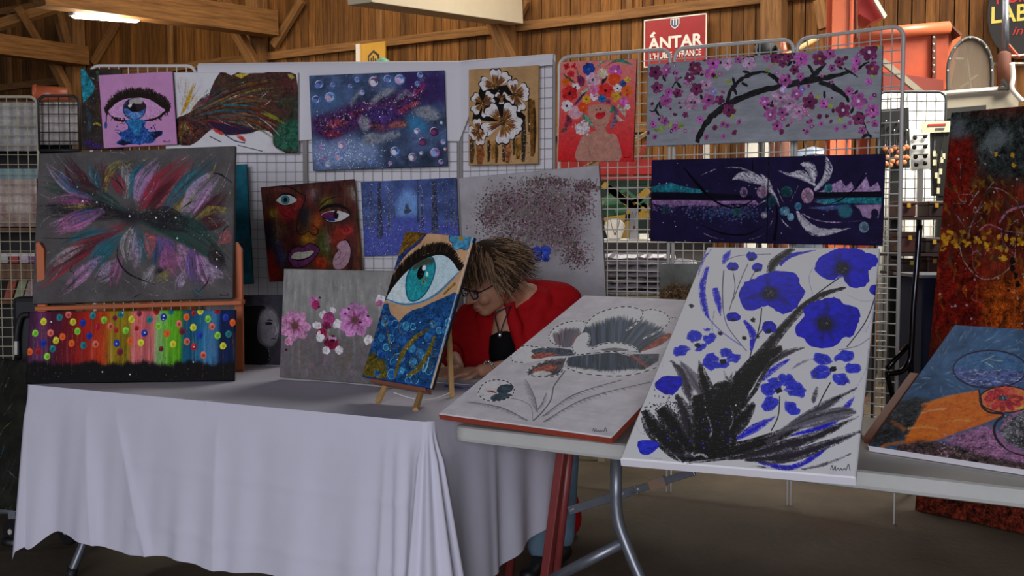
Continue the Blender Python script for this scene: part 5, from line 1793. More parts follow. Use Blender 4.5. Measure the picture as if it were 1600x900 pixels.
p.line([(1020, 400), (1035, 420), (1040, 435)], [1, 3, 1], '7c5448')
p.line([(1125, 400), (1150, 450), (1140, 520), (1105, 575)], [10, 34, 40, 12], '4a3c4c', dry=.15, var=.3)
p.line([(1118, 395), (1122, 440), (1100, 450)], [10, 22, 8], '1c6a50')
for pts, w, cc in [([(880, 465), (930, 500), (990, 575)], [14, 46, 4], '4a7460'), ([(840, 400), (900, 330), (945, 270)], [14, 20, 6], '24284c'), ([(870, 330), (920, 290), (960, 265)], [6, 26, 8], '74806c'), ([(1000, 130), (1040, 85), (1110, 68)], [8, 20, 4], '6a7c68'), ([(1110, 75), (1190, 70), (1275, 105)], [6, 30, 6], '2c6a58'), ([(1075, 115), (1120, 85), (1200, 70)], [4, 10, 3], '302c30'),
                   ([(1045, 250), (1060, 215), (1085, 185)], [8, 30, 6], '241c20'), ([(870, 180), (890, 215), (900, 260)], [20, 60, 24], '54203c'), ([(755, 165), (800, 205), (850, 235)], [6, 24, 6], '2c3a2c'), ([(860, 120), (865, 160), (880, 190)], [4, 16, 4], '4a5440'), ([(1160, 400), (1200, 440), (1215, 490)], [20, 44, 6], '84726a'), ([(1150, 470), (1170, 500), (1220, 520)], [16, 26, 4], '8c766c'), ([(790, 470), (800, 520), (770, 560)], [16, 50, 20], '5c2430'), ([(740, 600), (770, 580), (780, 560)], [10, 34, 10], '50403c'), ([(1170, 330), (1185, 310), (1180, 380)], [6, 8, 4], '2a1c20')]:
    p.line(pts, w, cc, dry=.12, var=.2)
p.ell(900, 570, 56, 48, 'a89898', jit=4, var=.15, dry=.1)
p.dots(46, lambda: (p.r.gauss(900, 30), p.r.gauss(575, 26)), (5, 11), ['c0b0b0', 'b4a4a8', '9c888c'])
p.ell(850, 455, 52, 48, 'a87c86', jit=3)
for (x, y, r, cc, c0, n) in ((785, 112, 26, '9c2024', '6c1014', 4), (838, 112, 24, '9c2024', '5c1014', 3), (815, 168, 28, 'a82428', '701418', 5), (948, 132, 46, '1c3474', '30548c', 7), (1146, 148, 48, 'a44488', 'c8b0bc', 6), (978, 212, 54, 'b08492', '3c4c4c', 6), (1138, 208, 46, 'b8381c', 'd05028', 7), (1200, 240, 28, '2a3c64', '1c2848', 5), (1234, 212, 22, 'b09034', '8a7028', 5),
                             (850, 266, 30, 'c0b4b4', '20181c', 5), (806, 312, 58, 'a02020', '2c1418', 6), (1072, 292, 54, 'ac2420', '30141c', 6), (1160, 275, 32, 'c4b8b8', '201c24', 5), (1150, 335, 40, 'a87c28', '8c6018', 4), (1232, 292, 40, 'b84c1c', '8a3010', 6), (988, 334, 34, 'c49aa4', '9c2848', 6), (1046, 352, 30, '1f5484', '12304c', 7), (930, 356, 32, 'b88024', '3c2c14', 6), (905, 415, 36, 'b83c1c', 'd8683c', 7), (1092, 372, 20, '6c3048', '401c2c', 5),
                             (785, 405, 42, 'c0acae', '1c161a', 6), (1205, 372, 34, 'a84c88', '84346c', 4), (1234, 412, 22, 'b4aea8', '94908c', 5), (985, 285, 36, 'b0587c', '94405c', 5), (775, 228, 32, 'b84c18', '94380c', 5), (1050, 165, 40, 'a89484', 'c0a040', 6)):
    p.flower(x, y, r, cc, c0, n=n, jit=1.2)
p.sign(1205, 790, 46, '2a1014', 1.3)
c.make('painting', 'red canvas of a woman with a crown of flowers hung on the bare wire panel', p, 1.95, E_dark)
# ------------------------------------------------------------------ cherry branch and the navy pair: both span two panels
ca, cb = PAN[5][0], PAN[6][1]
cd = (cb - ca).normalized()
cn = Vector((cd.y, -cd.x, 0)).normalized()
V = (1000, 60, 4.1026)
c = flat_on(vw(V, [(35, 168), (1543, 42), (1546, 640), (50, 690)]), ca, cn, 0.02, 0.035)
p = c.paint(900, '73767a', 40, 0.02, (0.03, N_hor))
p.view(*V)
for i in range(60):
    x, y = p.r.uniform(60, 1500), p.r.uniform(200, 660)
    p.line([(x, y), (x + 30, y + p.r.uniform(-3, 3)), (x + p.r.uniform(50, 90), y)], [1, 4, 1], p.r.choice(['84868a', '64676a']), a=.5, dry=.4)
BK = '1d1c1e'
for pts, w in [([(365, 668), (400, 580), (460, 500), (540, 440), (640, 385), (780, 335), (900, 308), (1050, 275), (1200, 250), (1350, 215)], [26, 36, 40, 40, 38, 36, 38, 42, 36, 14]),
               ([(555, 425), (580, 340), (640, 270), (730, 225), (820, 215)], [22, 24, 24, 26, 8]), ([(820, 225), (870, 255), (905, 305)], [18, 30, 30]), ([(1150, 280), (1230, 310), (1310, 360), (1340, 410)], [30, 34, 28, 10]),
               ([(1080, 270), (1130, 220), (1190, 160)], [20, 34, 12]), ([(1080, 170), (1100, 200), (1120, 240)], [16, 20, 14]), ([(1310, 190), (1345, 215), (1400, 250)], [10, 14, 6]), ([(1400, 200), (1440, 165), (1470, 150)], [10, 14, 6]),
               ([(60, 460), (95, 460), (150, 360)], [6, 10, 6]), ([(205, 318), (235, 270), (265, 250)], [8, 12, 8]), ([(1040, 250), (990, 280), (960, 300)], [8, 20, 8]), ([(1430, 520), (1450, 580), (1480, 640)], [6, 10, 10]), ([(1420, 640), (1450, 620), (1490, 628)], [10, 20, 8])]:
    p.line(pts, w, BK, jit=2.2, var=.15)
for (x, y, a) in ((510, 155, .5), (680, 125, -.4), (720, 120, .8), (680, 215, .2), (670, 295, .5), (600, 270, 1.4), (610, 340, 1.2), (405, 225, -.6), (250, 300, 1.0), (155, 255, 1.2), (395, 380, 1.3), (130, 430, 1.5), (110, 475, 1), (960, 160, -.8), (910, 105, .3), (1000, 110, .6), (850, 420, 1.5), (1182, 360, 1.55), (1360, 460, -1.2), (1380, 350, -.7), (1410, 480, .3), (1280, 185, .6), (1230, 290, .6), (600, 320, .9), (985, 120, 0), (1410, 185, -.6)):
    p.ell(x, y, 24, 9, BK, rot=a, jit=1.2)
for i in range(34):
    x, y = p.r.choice([(60, 190), (390, 160), (480, 245), (570, 275), (612, 460), (580, 500), (870, 165), (925, 210), (1075, 85), (1520, 50), (1500, 240), (1450, 375), (1140, 375), (1220, 432), (1285, 520), (1065, 520), (1080, 465), (200, 555), (100, 585), (260, 565), (140, 580), (265, 370), (820, 200)])
    p.ell(x + p.r.gauss(0, 5), y + p.r.gauss(0, 5), 17, 9, p.r.choice(['6c7a2c', '7c8a34', '5c6c28']), rot=p.r.uniform(-1.2, 1.2), jit=1)
PL, PM, PP, PD = '5a2644', '7e4270', '924a86', '481e36'
FL = [(100, 218, 46, PL), (110, 315, 38, PL), (165, 400, 42, PM), (185, 345, 30, PP), (355, 190, 44, PL), (318, 248, 34, PL), (362, 325, 42, PL), (440, 395, 44, PM), (450, 225, 36, PP), (470, 160, 44, PP), (240, 350, 32, PL), (170, 200, 32, PM), (510, 395, 32, PL), (570, 460, 44, PL), (630, 135, 26, PM),
      (870, 122, 40, PL), (950, 115, 38, PL), (1035, 130, 52, PP), (1152, 130, 48, PL), (1218, 98, 38, PM), (1278, 150, 34, PL), (1470, 88, 58, PL), (1388, 145, 34, PP), (1490, 195, 46, PL), (932, 268, 46, PM), (990, 200, 32, PL), (1030, 245, 28, PM), (1005, 355, 40, PM), (1088, 408, 50, PL), (835, 488, 44, PM), (800, 405, 38, PP), (912, 475, 36, PM), (1178, 418, 32, PP), (1302, 460, 50, PL), (1400, 402, 56, PM), (1402, 515, 44, PL), (1490, 462, 46, PP), (1340, 340, 30, PM), (1465, 278, 24, PP), (880, 560, 36, PM), (1425, 590, 28, PM), (1505, 545, 26, PM), (915, 160, 28, PL), (1230, 190, 26, PM), (810, 130, 24, PM), (1375, 195, 26, PM), (160, 530, 28, PM), (225, 572, 26, PM), (85, 550, 24, PP), (290, 490, 20, PL), (385, 520, 24, PP)]
pale = [(330, 410, 55), (900, 380, 60), (1020, 470, 60), (960, 420, 50), (700, 160, 44), (560, 160, 42), (425, 300, 44)]
for (x, y, r) in pale:
    p.flower(x, y, r, '8c7086', '3a1c2c', n=5, cr=.14)
for (x, y, r, cc) in FL:
    p.flower(x, y, r * 1.02, cc, p.r.choice(['1c1018', '1c1018', '8c6c30', 'b0a0b0']) if r > 30 else '2a1020', n=5, cr=.2, pw=.48, edge=None, jit=1.3)
for i in range(110):
    x = p.r.choice([p.r.uniform(50, 560), p.r.uniform(760, 1520)])
    y = p.r.uniform(150 - (x / 1500) * 90, 610)
    if 420 < x < 780 and y > 420 or (600 < x < 900 and 230 < y < 400):
        continue
    p.ell(x, y, p.r.uniform(8, 18), p.r.uniform(8, 15), p.r.choice([PL, PM, PP, PD, '94547c', '7a3464']), rot=p.r.uniform(0, 3), jit=1.5)
    if p.r.random() < .5:
        p.ell(x, y, 5, 5, p.r.choice(['1c1018', 'b09cb0', '400c24']), n=8)
for (x, y) in ((480, 572), (605, 604), (535, 628), (425, 634), (530, 550), (560, 558), (635, 535), (908, 600), (1068, 600), (1260, 580), (95, 632), (1345, 542), (1160, 548), (1095, 530), (1150, 500)):
    p.ell(x, y, 15, 19, p.r.choice([PM, PP, PL]), rot=.5, jit=1.5)
    p.ell(x + 2, y, 5, 7, '4a1c38', n=8)
for (x, y, cc) in ((918, 325, 'a088c0'), (1040, 328, '6c5c94'), (470, 340, '6a6494')):
    p.flower(x, y, 22, cc, 'c8c0d8', n=6)
p.sign(1505, 606, 26, '1c1c24', 1.4)
c.make('painting', 'long grey canvas of a black cherry branch with purple blossom on the wire panel', p, 1.9, E_grey)

V = (1000, 230, 4.1026)
qn = [(62, 84), (1557, 40), (1562, 634), (75, 602)]
c = flat_on(vw(V, qn), ca, cn, 0.02, 0.035)
xj = 0.532     # the seam between the two boards


def navy(P):
    p = P
    p.view(*V)
    for i in range(60):
        x, y = p.r.uniform(60, 1560), p.r.uniform(60, 620)
        p.line([(x, y), (x + 50, y + p.r.uniform(-10, 10)), (x + 110, y + p.r.uniform(-20, 20))], [3, 16, 3], p.r.choice(['1a1434', '120d24', '1e183c']), a=.6, dry=.3)
    p.poly([(70, 255), (150, 235), (200, 228), (260, 245), (330, 262), (440, 280), (420, 300), (300, 292), (70, 285)], '1a5460', jit=3, var=.2)
    p.poly([(70, 290), (450, 296), (720, 310), (720, 335), (70, 330)], '0c0914', jit=2, soft=4)
    p.line([(260, 288), (340, 290), (420, 292)], [3, 10, 3], '1f6470', dry=.3)
    p.poly([(75, 336), (300, 338), (500, 345), (740, 342), (760, 370), (600, 368), (450, 380), (300, 372), (200, 385), (80, 360)], '6c5074', jit=4, var=.15)
    p.dots(340, lambda: (p.r.uniform(80, 740), 370 + abs(p.r.gauss(0, 26))), (2, 7), ['6c5074', '3c3454', '54486c', '17122e', '2c2844'], a=.85)
    p.dots(420, lambda: (lambda x: (x, 390 + abs(p.r.gauss(0, 40))))(p.r.gauss(560, 130)), (2, 8), ['24405c', '2c3450', '1c2c48', '34587a', '17122e', '3c3c60'], a=.8)
    p.poly([(1110, 285), (1160, 275), (1230, 240), (1290, 205), (1310, 250), (1350, 215), (1380, 270), (1450, 200), (1470, 260), (1525, 230), (1548, 285)], '7c6484', jit=5, dry=.2, var=.15)
    p.poly([(1110, 288), (1548, 285), (1550, 322), (1110, 320)], '0d0a14', jit=2)
    p.poly([(1120, 335), (1300, 328), (1550, 325), (1552, 362), (1300, 358), (1180, 365)], '1c5862', jit=3, var=.2)
    p.poly([(1080, 385), (1250, 370), (1350, 365), (1350, 395), (1180, 405)], '30446a', soft=6, dry=.2)
    p.poly([(1370, 370), (1552, 365), (1548, 400), (1530, 470), (1500, 410), (1470, 470), (1430, 450), (1400, 400)], '7a6280', jit=5, dry=.2)
    p.ell(1315, 412, 48, 44, '24505c', soft=6, dry=.25)
    p.ell(1505, 425, 24, 30, '17122a')
    for pts, w in [([(280, 130), (380, 250), (480, 345), (600, 390), (690, 360), (760, 310)], [6, 22, 12, 9, 8, 2]), ([(380, 490), (520, 550), (680, 560), (800, 500)], [2, 10, 10, 2]), ([(720, 80), (722, 130), (720, 180)], [4, 9, 2]), ([(1440, 160), (1390, 250), (1300, 330), (1200, 370)], [2, 9, 8, 3]), ([(860, 330), (880, 430), (860, 600)], [3, 14, 20])]:
        p.line(pts, w, '08060c')
    W_ = '9c98a0'
    for pts, w in [([(390, 182), (460, 150), (530, 133), (620, 130), (700, 155), (770, 200), (840, 270), (895, 380)], [2, 6, 3, 10, 12, 16, 20, 8]), ([(590, 210), (650, 185), (720, 200), (790, 240), (860, 320)], [3, 40, 46, 20, 4]), ([(770, 170), (810, 210), (850, 270)], [4, 30, 10]), ([(580, 470), (640, 455), (700, 430)], [2, 6, 2]), ([(740, 375), (790, 350), (820, 335)], [2, 8, 3]),
                   ([(405, 553), (460, 575), (535, 592)], [6, 7, 3]), ([(700, 592), (760, 575), (800, 552)], [2, 4, 2]), ([(885, 150), (960, 175), (1040, 180), (1130, 250)], [3, 20, 50, 10]), ([(1030, 105), (1085, 125), (1110, 180), (1110, 240)], [10, 50, 40, 8]), ([(1190, 60), (1210, 130), (1190, 200), (1120, 278)], [8, 40, 36, 20]),
                   ([(1005, 408), (1040, 470), (1110, 535), (1200, 545), (1350, 520)], [12, 36, 50, 36, 4]), ([(1040, 425), (1120, 465), (1250, 482), (1430, 470)], [3, 7, 5, 2]), ([(870, 225), (895, 300), (925, 365)], [3, 6, 4]), ([(1015, 245), (990, 300), (962, 352)], [3, 7, 4]), ([(900, 455), (930, 490), (970, 525)], [3, 8, 2]), ([(855, 455), (840, 490), (825, 515)], [3, 7, 3]), ([(1060, 392), (1150, 390), (1240, 378)], [2, 5, 2]), ([(1110, 345), (1180, 360), (1250, 350)], [2, 6, 2]), ([(1190, 412), (1215, 402), (1240, 396)], [2, 6, 2])]:
        p.line(pts, w, W_ if max(w if isinstance(w, list) else [w]) > 7 else '887488', dry=.24 if max(w) > 14 else .1, jit=1.5, var=.1)
        if max(w) > 14:
            p.bristle(pts, [x * 1.2 for x in w], W_, n=9, dry=.25)
    for i in range(50):
        x, y = p.r.choice([(p.r.uniform(575, 760), p.r.uniform(115, 215)), (p.r.uniform(940, 1120), p.r.uniform(100, 230)), (p.r.uniform(1175, 1215), p.r.uniform(60, 180))])
        p.line([(x, y), (x + 10, y + 8), (x + 24, y + 20)], [1, 5, 1], '17122e', a=.8)
    for (x, y, a, b, cc, c2_) in ((664, 288, 25, 34, '54465c', '2a2434'), (782, 288, 34, 38, '70586c', '4a3c4c'), (1074, 310, 40, 50, '86687c', '5c4c5c'), (928, 410, 33, 30, '34586c', '5a7484'), (966, 448, 22, 25, '4c7080', '6a8894'), (1013, 378, 23, 24, '30586c', '24465a'), (1436, 513, 33, 36, '4a5c68', '30404c'), (940, 285, 38, 36, '16383c', '12282c'), (1208, 262, 26, 30, '24545c', '1c4048'), (168, 402, 28, 30, '1c2c38', '162230'), (796, 435, 22, 22, '58505c', '9c98a0'), (840, 345, 34, 36, '16303a', '122028'), (620, 415, 28, 26, '203c40', '183030')):
        p.ell(x, y, a, b, cc, var=.2)
        p.ell(x + a * .25, y + b * .1, a * .55, b * .6, c2_, soft=3, a=.8)
    p.dots(34, lambda: (p.r.uniform(80, 1540), p.r.uniform(80, 610)), (2, 5), ['8c94a0', '6c7484', 'a4a4a8'])
    p.sign(1478, 610, 40, '3c3858')


def split(cv, f0, f1):
    return Canvas(cv.BL + cv.EX * f0, cv.EX * (f1 - f0), cv.EY, cv.th)


for (f0, f1, lab) in ((0.0, xj - 0.002, 'dark navy board with a pale feather sweep, left half of a pair'), (xj + 0.002, 1.0, 'dark navy board with white splashes and planets, right half of a pair')):
    h = split(c, f0, f1)
    p = h.paint(520, '18132e', 41, 0.06, (0.06, N_fine))
    navy(p)
    h.make('painting', lab, p, 1.9, E_dark)

# ------------------------------------------------------------------ split face with an ear
V = (400, 270, 4.85)
c = hang(1, vw(V, [(42, 96), (753, 60), (800, 758), (92, 842)]), out=0.03)
A, B, n = PAN[1]
p = c.paint(520, '3a1c1a', 44, 0.12, (0.10, N_ver))
p.view(*V)
for i in range(220):
    x, y = p.r.uniform(60, 790), p.r.uniform(60, 740)
    p.line([(x, y), (x + p.r.uniform(-8, 12), y + 60), (x + p.r.uniform(-10, 20), y + p.r.uniform(100, 220))], [4, p.r.uniform(14, 36), 4], p.r.choice(['4c1a16', '2a1614', '6a2018', '4a3818', '241820', '5c1a1c', '3a2c18', '6c3418']), a=.6, dry=.2, soft=p.r.choice([3, 8]))
for pts, w, cc in [([(165, 240), (220, 300), (300, 340)], [30, 90, 40], '7a1820'), ([(300, 200), (330, 220), (290, 300)], [20, 60, 30], '8c2420'), ([(110, 270), (135, 310), (160, 330)], [20, 50, 16], '8c741c'), ([(90, 350), (120, 500), (190, 690)], [20, 40, 60], '1c1c2c'), ([(160, 500), (180, 600), (210, 690)], [16, 30, 40], '303c64'), ([(150, 330), (170, 420), (160, 560)], [10, 26, 10], '6c6a4c'), ([(370, 240), (370, 330), (350, 440)], [30, 60, 30], '20202c'),
                   ([(430, 110), (430, 160), (430, 220)], [8, 30, 6], '8c8488'), ([(400, 320), (420, 360), (400, 420)], [10, 24, 10], '5c5c3c'), ([(460, 300), (470, 360), (450, 440)], [30, 50, 40], '8a4018'), ([(350, 490), (400, 500), (460, 500)], [60, 80, 40], '9a6a1c'), ([(440, 440), (455, 455), (450, 470)], [30, 50, 20], 'a83a1c'), ([(500, 430), (510, 560), (540, 700)], [40, 70, 50], '3c481c'), ([(540, 440), (550, 520), (530, 600)], [10, 28, 10], '7c7c6c'),
                   ([(600, 420), (620, 480), (590, 560)], [60, 90, 40], '7a281c'), ([(680, 400), (700, 440), (640, 440)], [40, 60, 30], '842020'), ([(720, 90), (735, 160), (750, 230)], [8, 22, 8], '9a9890'), ([(480, 260), (540, 210), (600, 220)], [20, 50, 20], '5a541c'), ([(100, 600), (110, 700), (150, 820)], [40, 70, 60], '7a1c18'), ([(480, 640), (490, 680), (470, 720)], [40, 80, 50], '9c2c14'), ([(120, 130), (190, 120), (280, 150)], [10, 40, 20], '5a2c28'), ([(330, 360), (320, 420), (330, 470)], [20, 40, 20], '4a2c1c')]:
    p.line(pts, [x * 1.25 for x in w], cc, var=.15, soft=34)
    p.bristle(pts, [x * 1.1 for x in w], cc, n=9, cv=.4, dry=.15, a=.45, soft=6)
OL = '120d0e'
p.poly([(150, 212), (190, 175), (240, 165), (290, 185), (312, 208), (270, 235), (215, 243), (175, 230)], 'b0b4b0', sub=3)
p.ell(222, 204, 34, 34, '3c6c74')
p.ell(222, 204, 15, 17, '0f1418')
p.line([(145, 210), (190, 170), (240, 160), (290, 180), (315, 206)], [4, 10, 14, 12, 4], OL)
p.line([(150, 214), (190, 240), (230, 246), (290, 228), (312, 210)], 4, OL)
p.line([(95, 125), (180, 100), (270, 115), (340, 160), (375, 185), (340, 290), (315, 370), (310, 440), (345, 470), (385, 450)], [3, 8, 9, 8, 7, 5, 5, 6, 7, 4], OL)
p.line([(385, 450), (400, 440), (430, 470), (465, 465), (470, 430), (440, 405)], [5, 6, 6, 7, 6, 3], OL)
p.line([(465, 275), (500, 235), (560, 195), (650, 175)], [3, 8, 7, 2], OL)
p.poly([(495, 320), (540, 295), (610, 285), (670, 300), (710, 322), (660, 355), (600, 372), (540, 365)], 'b0acac', sub=3)
p.poly([(498, 320), (545, 298), (600, 300), (590, 360), (530, 355)], '5a1c40', sub=2)
p.poly([(530, 345), (580, 335), (600, 365), (560, 368)], '2a2864', sub=2)
p.ell(606, 318, 20, 34, '1a0d14')
p.ell(618, 300, 6, 8, 'd0ccc8')
p.line([(480, 290), (540, 255), (620, 248), (690, 275), (720, 310)], [14, 26, 26, 16, 4], OL)
p.line([(498, 325), (540, 368), (600, 376), (660, 358), (712, 324)], [4, 7, 6, 5, 4], OL)
p.poly([(240, 640), (270, 580), (310, 560), (360, 562), (400, 535), (450, 548), (482, 585), (450, 640), (400, 690), (340, 715), (280, 712)], '5c2a50', sub=3, var=.12)
p.line([(240, 640), (270, 580), (310, 560), (360, 562), (400, 535), (450, 548), (482, 585), (450, 640), (400, 690), (340, 715), (280, 712), (240, 645)], 6, OL)
p.poly([(270, 630), (300, 603), (360, 600), (425, 590), (435, 608), (390, 640), (330, 655), (275, 652)], 'b4ae9c', sub=3)
p.line([(268, 650), (330, 662), (395, 645), (438, 605)], [4, 9, 8, 3], OL)
p.lines([([(335, 605), (338, 630), (336, 650)], 2.5, '6a6454'), ([(385, 600), (388, 620), (385, 638)], 2, '8a8474')])
p.poly([(640, 520), (680, 512), (712, 560), (715, 620), (700, 680), (660, 725), (600, 728), (582, 680), (600, 620), (625, 590), (610, 560)], '9c7a86', sub=3, var=.06)
p.line([(640, 518), (685, 510), (716, 560), (718, 620), (702, 682), (662, 728)], [4, 9, 7, 5, 5, 3], OL)
p.lines([([(612, 560), (640, 600), (630, 640), (600, 660)], 4, '4a3038'), ([(640, 660), (670, 640), (690, 600)], 3, '6a4c58'), ([(600, 700), (640, 690), (670, 650)], 3, '6a4c58')])
c.make('painting', 'colourful split face with staring eyes, open mouth and an ear, hung below the feathers', p, 1.9, E_yellow)

# ------------------------------------------------------------------ blue winter forest
c = hang(2, vw(V, [(795, 65), (1516, 42), (1546, 598), (820, 640)]), out=0.012)
p = c.paint(480, '384672', 45, 0.10, (0.10, N_fine))
p.view(*V)
p.poly([(1060, 340), (1070, 200), (1110, 130), (1180, 120), (1230, 200), (1230, 350)], '5a7cac', soft=22)
p.poly([(810, 420), (1000, 340), (1250, 330), (1540, 400), (1540, 640), (820, 640)], '3c4484', soft=20)
for i in range(120):
    x = p.r.uniform(800, 1530)
    y = p.r.uniform(60, 360)
    p.line([(x, y), (x + p.r.uniform(-4, 4), y + 40), (x, y + 90)], [2, 8, 2], p.r.choice(['3c5894', '6484b4', '2c3464', '4a6ca0']), a=.4, dry=.4)
for (x, w, y0, y1) in ((935, 34, 70, 500), (1005, 18, 80, 440), (1225, 14, 50, 380), (1350, 42, 60, 460), (870, 16, 120, 430), (1045, 9, 100, 360), (1255, 18, 180, 420), (1440, 12, 120, 420), (1475, 10, 140, 410), (1100, 6, 100, 200), (1500, 14, 90, 420), (830, 12, 90, 400)):
    p.line([(x, y0), (x + 3, (y0 + y1) / 2), (x + 6, y1)], [w * .8, w, w * 1.5], p.r.choice(['3a3c50', '44485c', '2c3044']), dry=.2, var=.3)
for (a, b) in (((940, 180), (860, 90)), ((1010, 160), (1090, 80)), ((1225, 150), (1180, 70)), ((1225, 130), (1290, 80)), ((1350, 190), (1280, 90)), ((1355, 170), (1440, 80)), ((1045, 220), (1120, 90)), ((940, 260), (870, 170)), ((1440, 240), (1500, 160))):
    p.line([a, ((a[0] + b[0]) / 2, (a[1] + b[1]) / 2 + 10), b], [8, 5, 2], '2c3048', dry=.15)
p.poly([(1120, 300), (1130, 240), (1150, 230), (1160, 270), (1190, 290), (1160, 310), (1130, 315)], '34384a', jit=2, dry=.2)
p.dots(700, lambda: (p.r.uniform(800, 1540), 640 - abs(p.r.gauss(0, 130))), (1.2, 4), ['7c8cc0', '9ca8d0', '5460a0', '444c8c', '2c3068', 'b4b8d4'], a=.8)
p.dots(260, lambda: (p.r.choice([935, 1005, 1350, 870, 1255]) + p.r.gauss(0, 14), p.r.uniform(80, 470)), (1.5, 4.5), ['9a98a8', '6c6c7c', 'b4b4c0', '55586c'], a=.8)
p.dots(220, lambda: (p.r.uniform(800, 1540), p.r.uniform(60, 600)), (1, 3.4), ['a4acd4', 'c4c8e0', '8090c4'])
c.make('painting', 'blue winter forest canvas hung between the split face and the eye on its easel', p, 1.9, E_dark)

# ------------------------------------------------------------------ cloud of blossom on pale grey
A, B, n = PAN[3]
c = flat_on([(719, 271), (938, 265), (946, 500), (727, 520)], A, n, 0.02, 0.05)
p = c.paint(480, '8c888a', 46, 0.03)
p.view(680, 220, 4)
for i in range(30):
    x, y = p.r.uniform(150, 1060), p.r.uniform(200, 1000)
    p.line([(x, y), (x + 60, y + 8), (x + 130, y)], [3, 14, 3], p.r.choice(['848082', '969294']), a=.5, dry=.4)


def cloud():
    k = p.r.choice([(420, 400, 110, 90), (620, 350, 160, 90), (560, 520, 170, 90), (760, 470, 130, 110), (800, 610, 110, 70), (900, 400, 80, 60), (480, 620, 120, 60), (880, 720, 70, 60), (700, 260, 130, 30), (340, 480, 70, 90), (950, 290, 60, 30)])
    x, y = p.r.gauss(k[0], k[2] * .62), p.r.gauss(k[1], k[3] * .62)
    return (x, y) if y > 205 and 150 < x < 1035 else None


for k in ((560, 420, 250, 130), (740, 560, 200, 120), (760, 380, 180, 100)):
    p.ell(*k, '5e5454', soft=60, a=.85)
p.dots(6500, cloud, (2.4, 6), ['3a3430', '4a443c', '54504a', '5c3a48', '6c4a58', '4a3438', '6c4e5c', '3a2c30', '505840', '62664e', '9a8c92', '76586a', '2c2428', '2a2222', '5a2838'], a=.9)
p.poly([(520, 700), (560, 640), (600, 660), (590, 760), (560, 800)], '6a686a', soft=14)
for (x, y, a, b) in ((635, 690, 34, 30), (690, 690, 32, 34), (640, 730, 26, 22), (690, 735, 24, 22)):
    p.ell(x, y, a, b, '2c3c8c', jit=2, var=.2)
p.line([(662, 680), (664, 710), (662, 740)], 6, '15182c')
c.make('painting', 'pale grey canvas with a speckled cloud of blossom hung behind the seated woman', p, 1.9, E_grey)

# ------------------------------------------------------------------ teal canvas peeping out behind the feather burst
A, B, n = PAN[0]
c = flat_on([(255, 262), (387, 257), (393, 443), (262, 450)], PAN[1][0], PAN[1][2], 0.018, 0.06)
p = c.paint(240, '174854', 47, 0.12)
p.view(40, 220, 3.461)
for pts, w in [([(1150, 420), (1160, 440), (1170, 470)], 8), ([(1160, 520), (1175, 545), (1190, 575)], 10), ([(1135, 460), (1150, 470), (1165, 490)], 6), ([(1180, 600), (1190, 620), (1185, 650)], 6)]:
    p.line(pts, w, '54303c', dry=.3)
c.make('painting', 'narrow teal canvas peeping out beside the grey feather burst', p, 1.9, E_dark)

# ------------------------------------------------------------------ tall red and black drip painting at the far right
Ar, Br = atz(1429, 798, 0.0), atz(1600, 836, 0.0)
er = (Br - Ar).normalized()
Tr = onplane(1486, 177, Ar, er)
c = Canvas(Ar + Vector((0, 0, 0.004)), er * 0.82, Tr - Ar, 0.02)
p = c.paint(640, '4c1a10', 50, 0.2, (0.12, N_ver))
p.view(1370, 170, 2.571)
p.poly([(290, 10), (800, 10), (800, 330), (600, 300), (420, 280), (380, 150), (290, 130)], '262a28', soft=30, var=.3)
p.poly([(300, 30), (360, 40), (380, 120), (330, 150), (290, 110)], '4c5054', soft=14, dry=.3)
p.poly([(430, 100), (500, 60), (560, 120), (470, 190), (400, 170)], '555c5c', soft=16, dry=.35)
p.poly([(270, 130), (390, 110), (390, 420), (250, 430)], '5c140e', soft=14, var=.2)
p.poly([(230, 560), (420, 600), (450, 900), (200, 900)], '5a120c', soft=24, var=.25)
p.poly([(430, 700), (800, 620), (800, 950), (420, 950)], '8a3c10', soft=30, var=.3)
p.poly([(100, 1000), (900, 1000), (900, 1800), (100, 1800)], '4a1c12', soft=40, var=.35)
for i in range(150):
    x, y = p.r.uniform(230, 780), p.r.uniform(20, 880)
    c_ = ['262a28', '3a3e3c', '1c1c1c', '4a504e'] if y < 260 else ['6c4c14', '5a1a10', '3a2414', '8a6a1c', '2a2018', '74300e'] if y < 620 else ['7a2a0c', '5c1a10', '8a4a14', '3a1c10', '9a5014']
    p.line([(x, y), (x + p.r.uniform(-16, 16), y + 30), (x + p.r.uniform(-20, 20), y + 80)], [3, p.r.uniform(8, 24), 3], p.r.choice(c_), a=.6, dry=.4)
for pts, w, cc in [([(330, 540), (350, 610), (400, 670), (450, 685), (510, 660), (570, 600)], 5, '8c8074'), ([(410, 490), (450, 465), (520, 490), (600, 500)], 6, '8c5c70'), ([(490, 460), (530, 410), (600, 390)], 10, '8a5a74'), ([(380, 560), (370, 500), (400, 420), (425, 365)], 5, '7c5c60'), ([(440, 315), (500, 325), (560, 370), (600, 450)], 4, '84847c'), ([(380, 590), (400, 570), (420, 590)], 7, '8c4c60'), ([(500, 490), (510, 540), (560, 590)], 5, '8c5c70'), ([(385, 560), (390, 640), (430, 680)], 4, '7c4c54'), ([(370, 390), (395, 350), (410, 330)], 4, '8c8c84'), ([(335, 220), (338, 250), (336, 280)], 3, '7c6c64'), ([(440, 160), (480, 185), (500, 190)], 3, '8a8c8c')]:
    p.line(pts, w, cc, dry=.12)
for (x, y) in ((268, 510), (278, 540), (265, 565), (300, 500), (320, 550), (345, 495), (310, 535), (430, 520), (440, 545), (520, 520), (545, 535), (500, 560), (510, 600), (480, 182), (550, 226), (545, 186), (585, 540)):
    p.ell(x, y, p.r.uniform(6, 14), p.r.uniform(6, 13), p.r.choice(['a8781c', 'b8841c', '94641c']), rot=p.r.uniform(0, 3), jit=2)
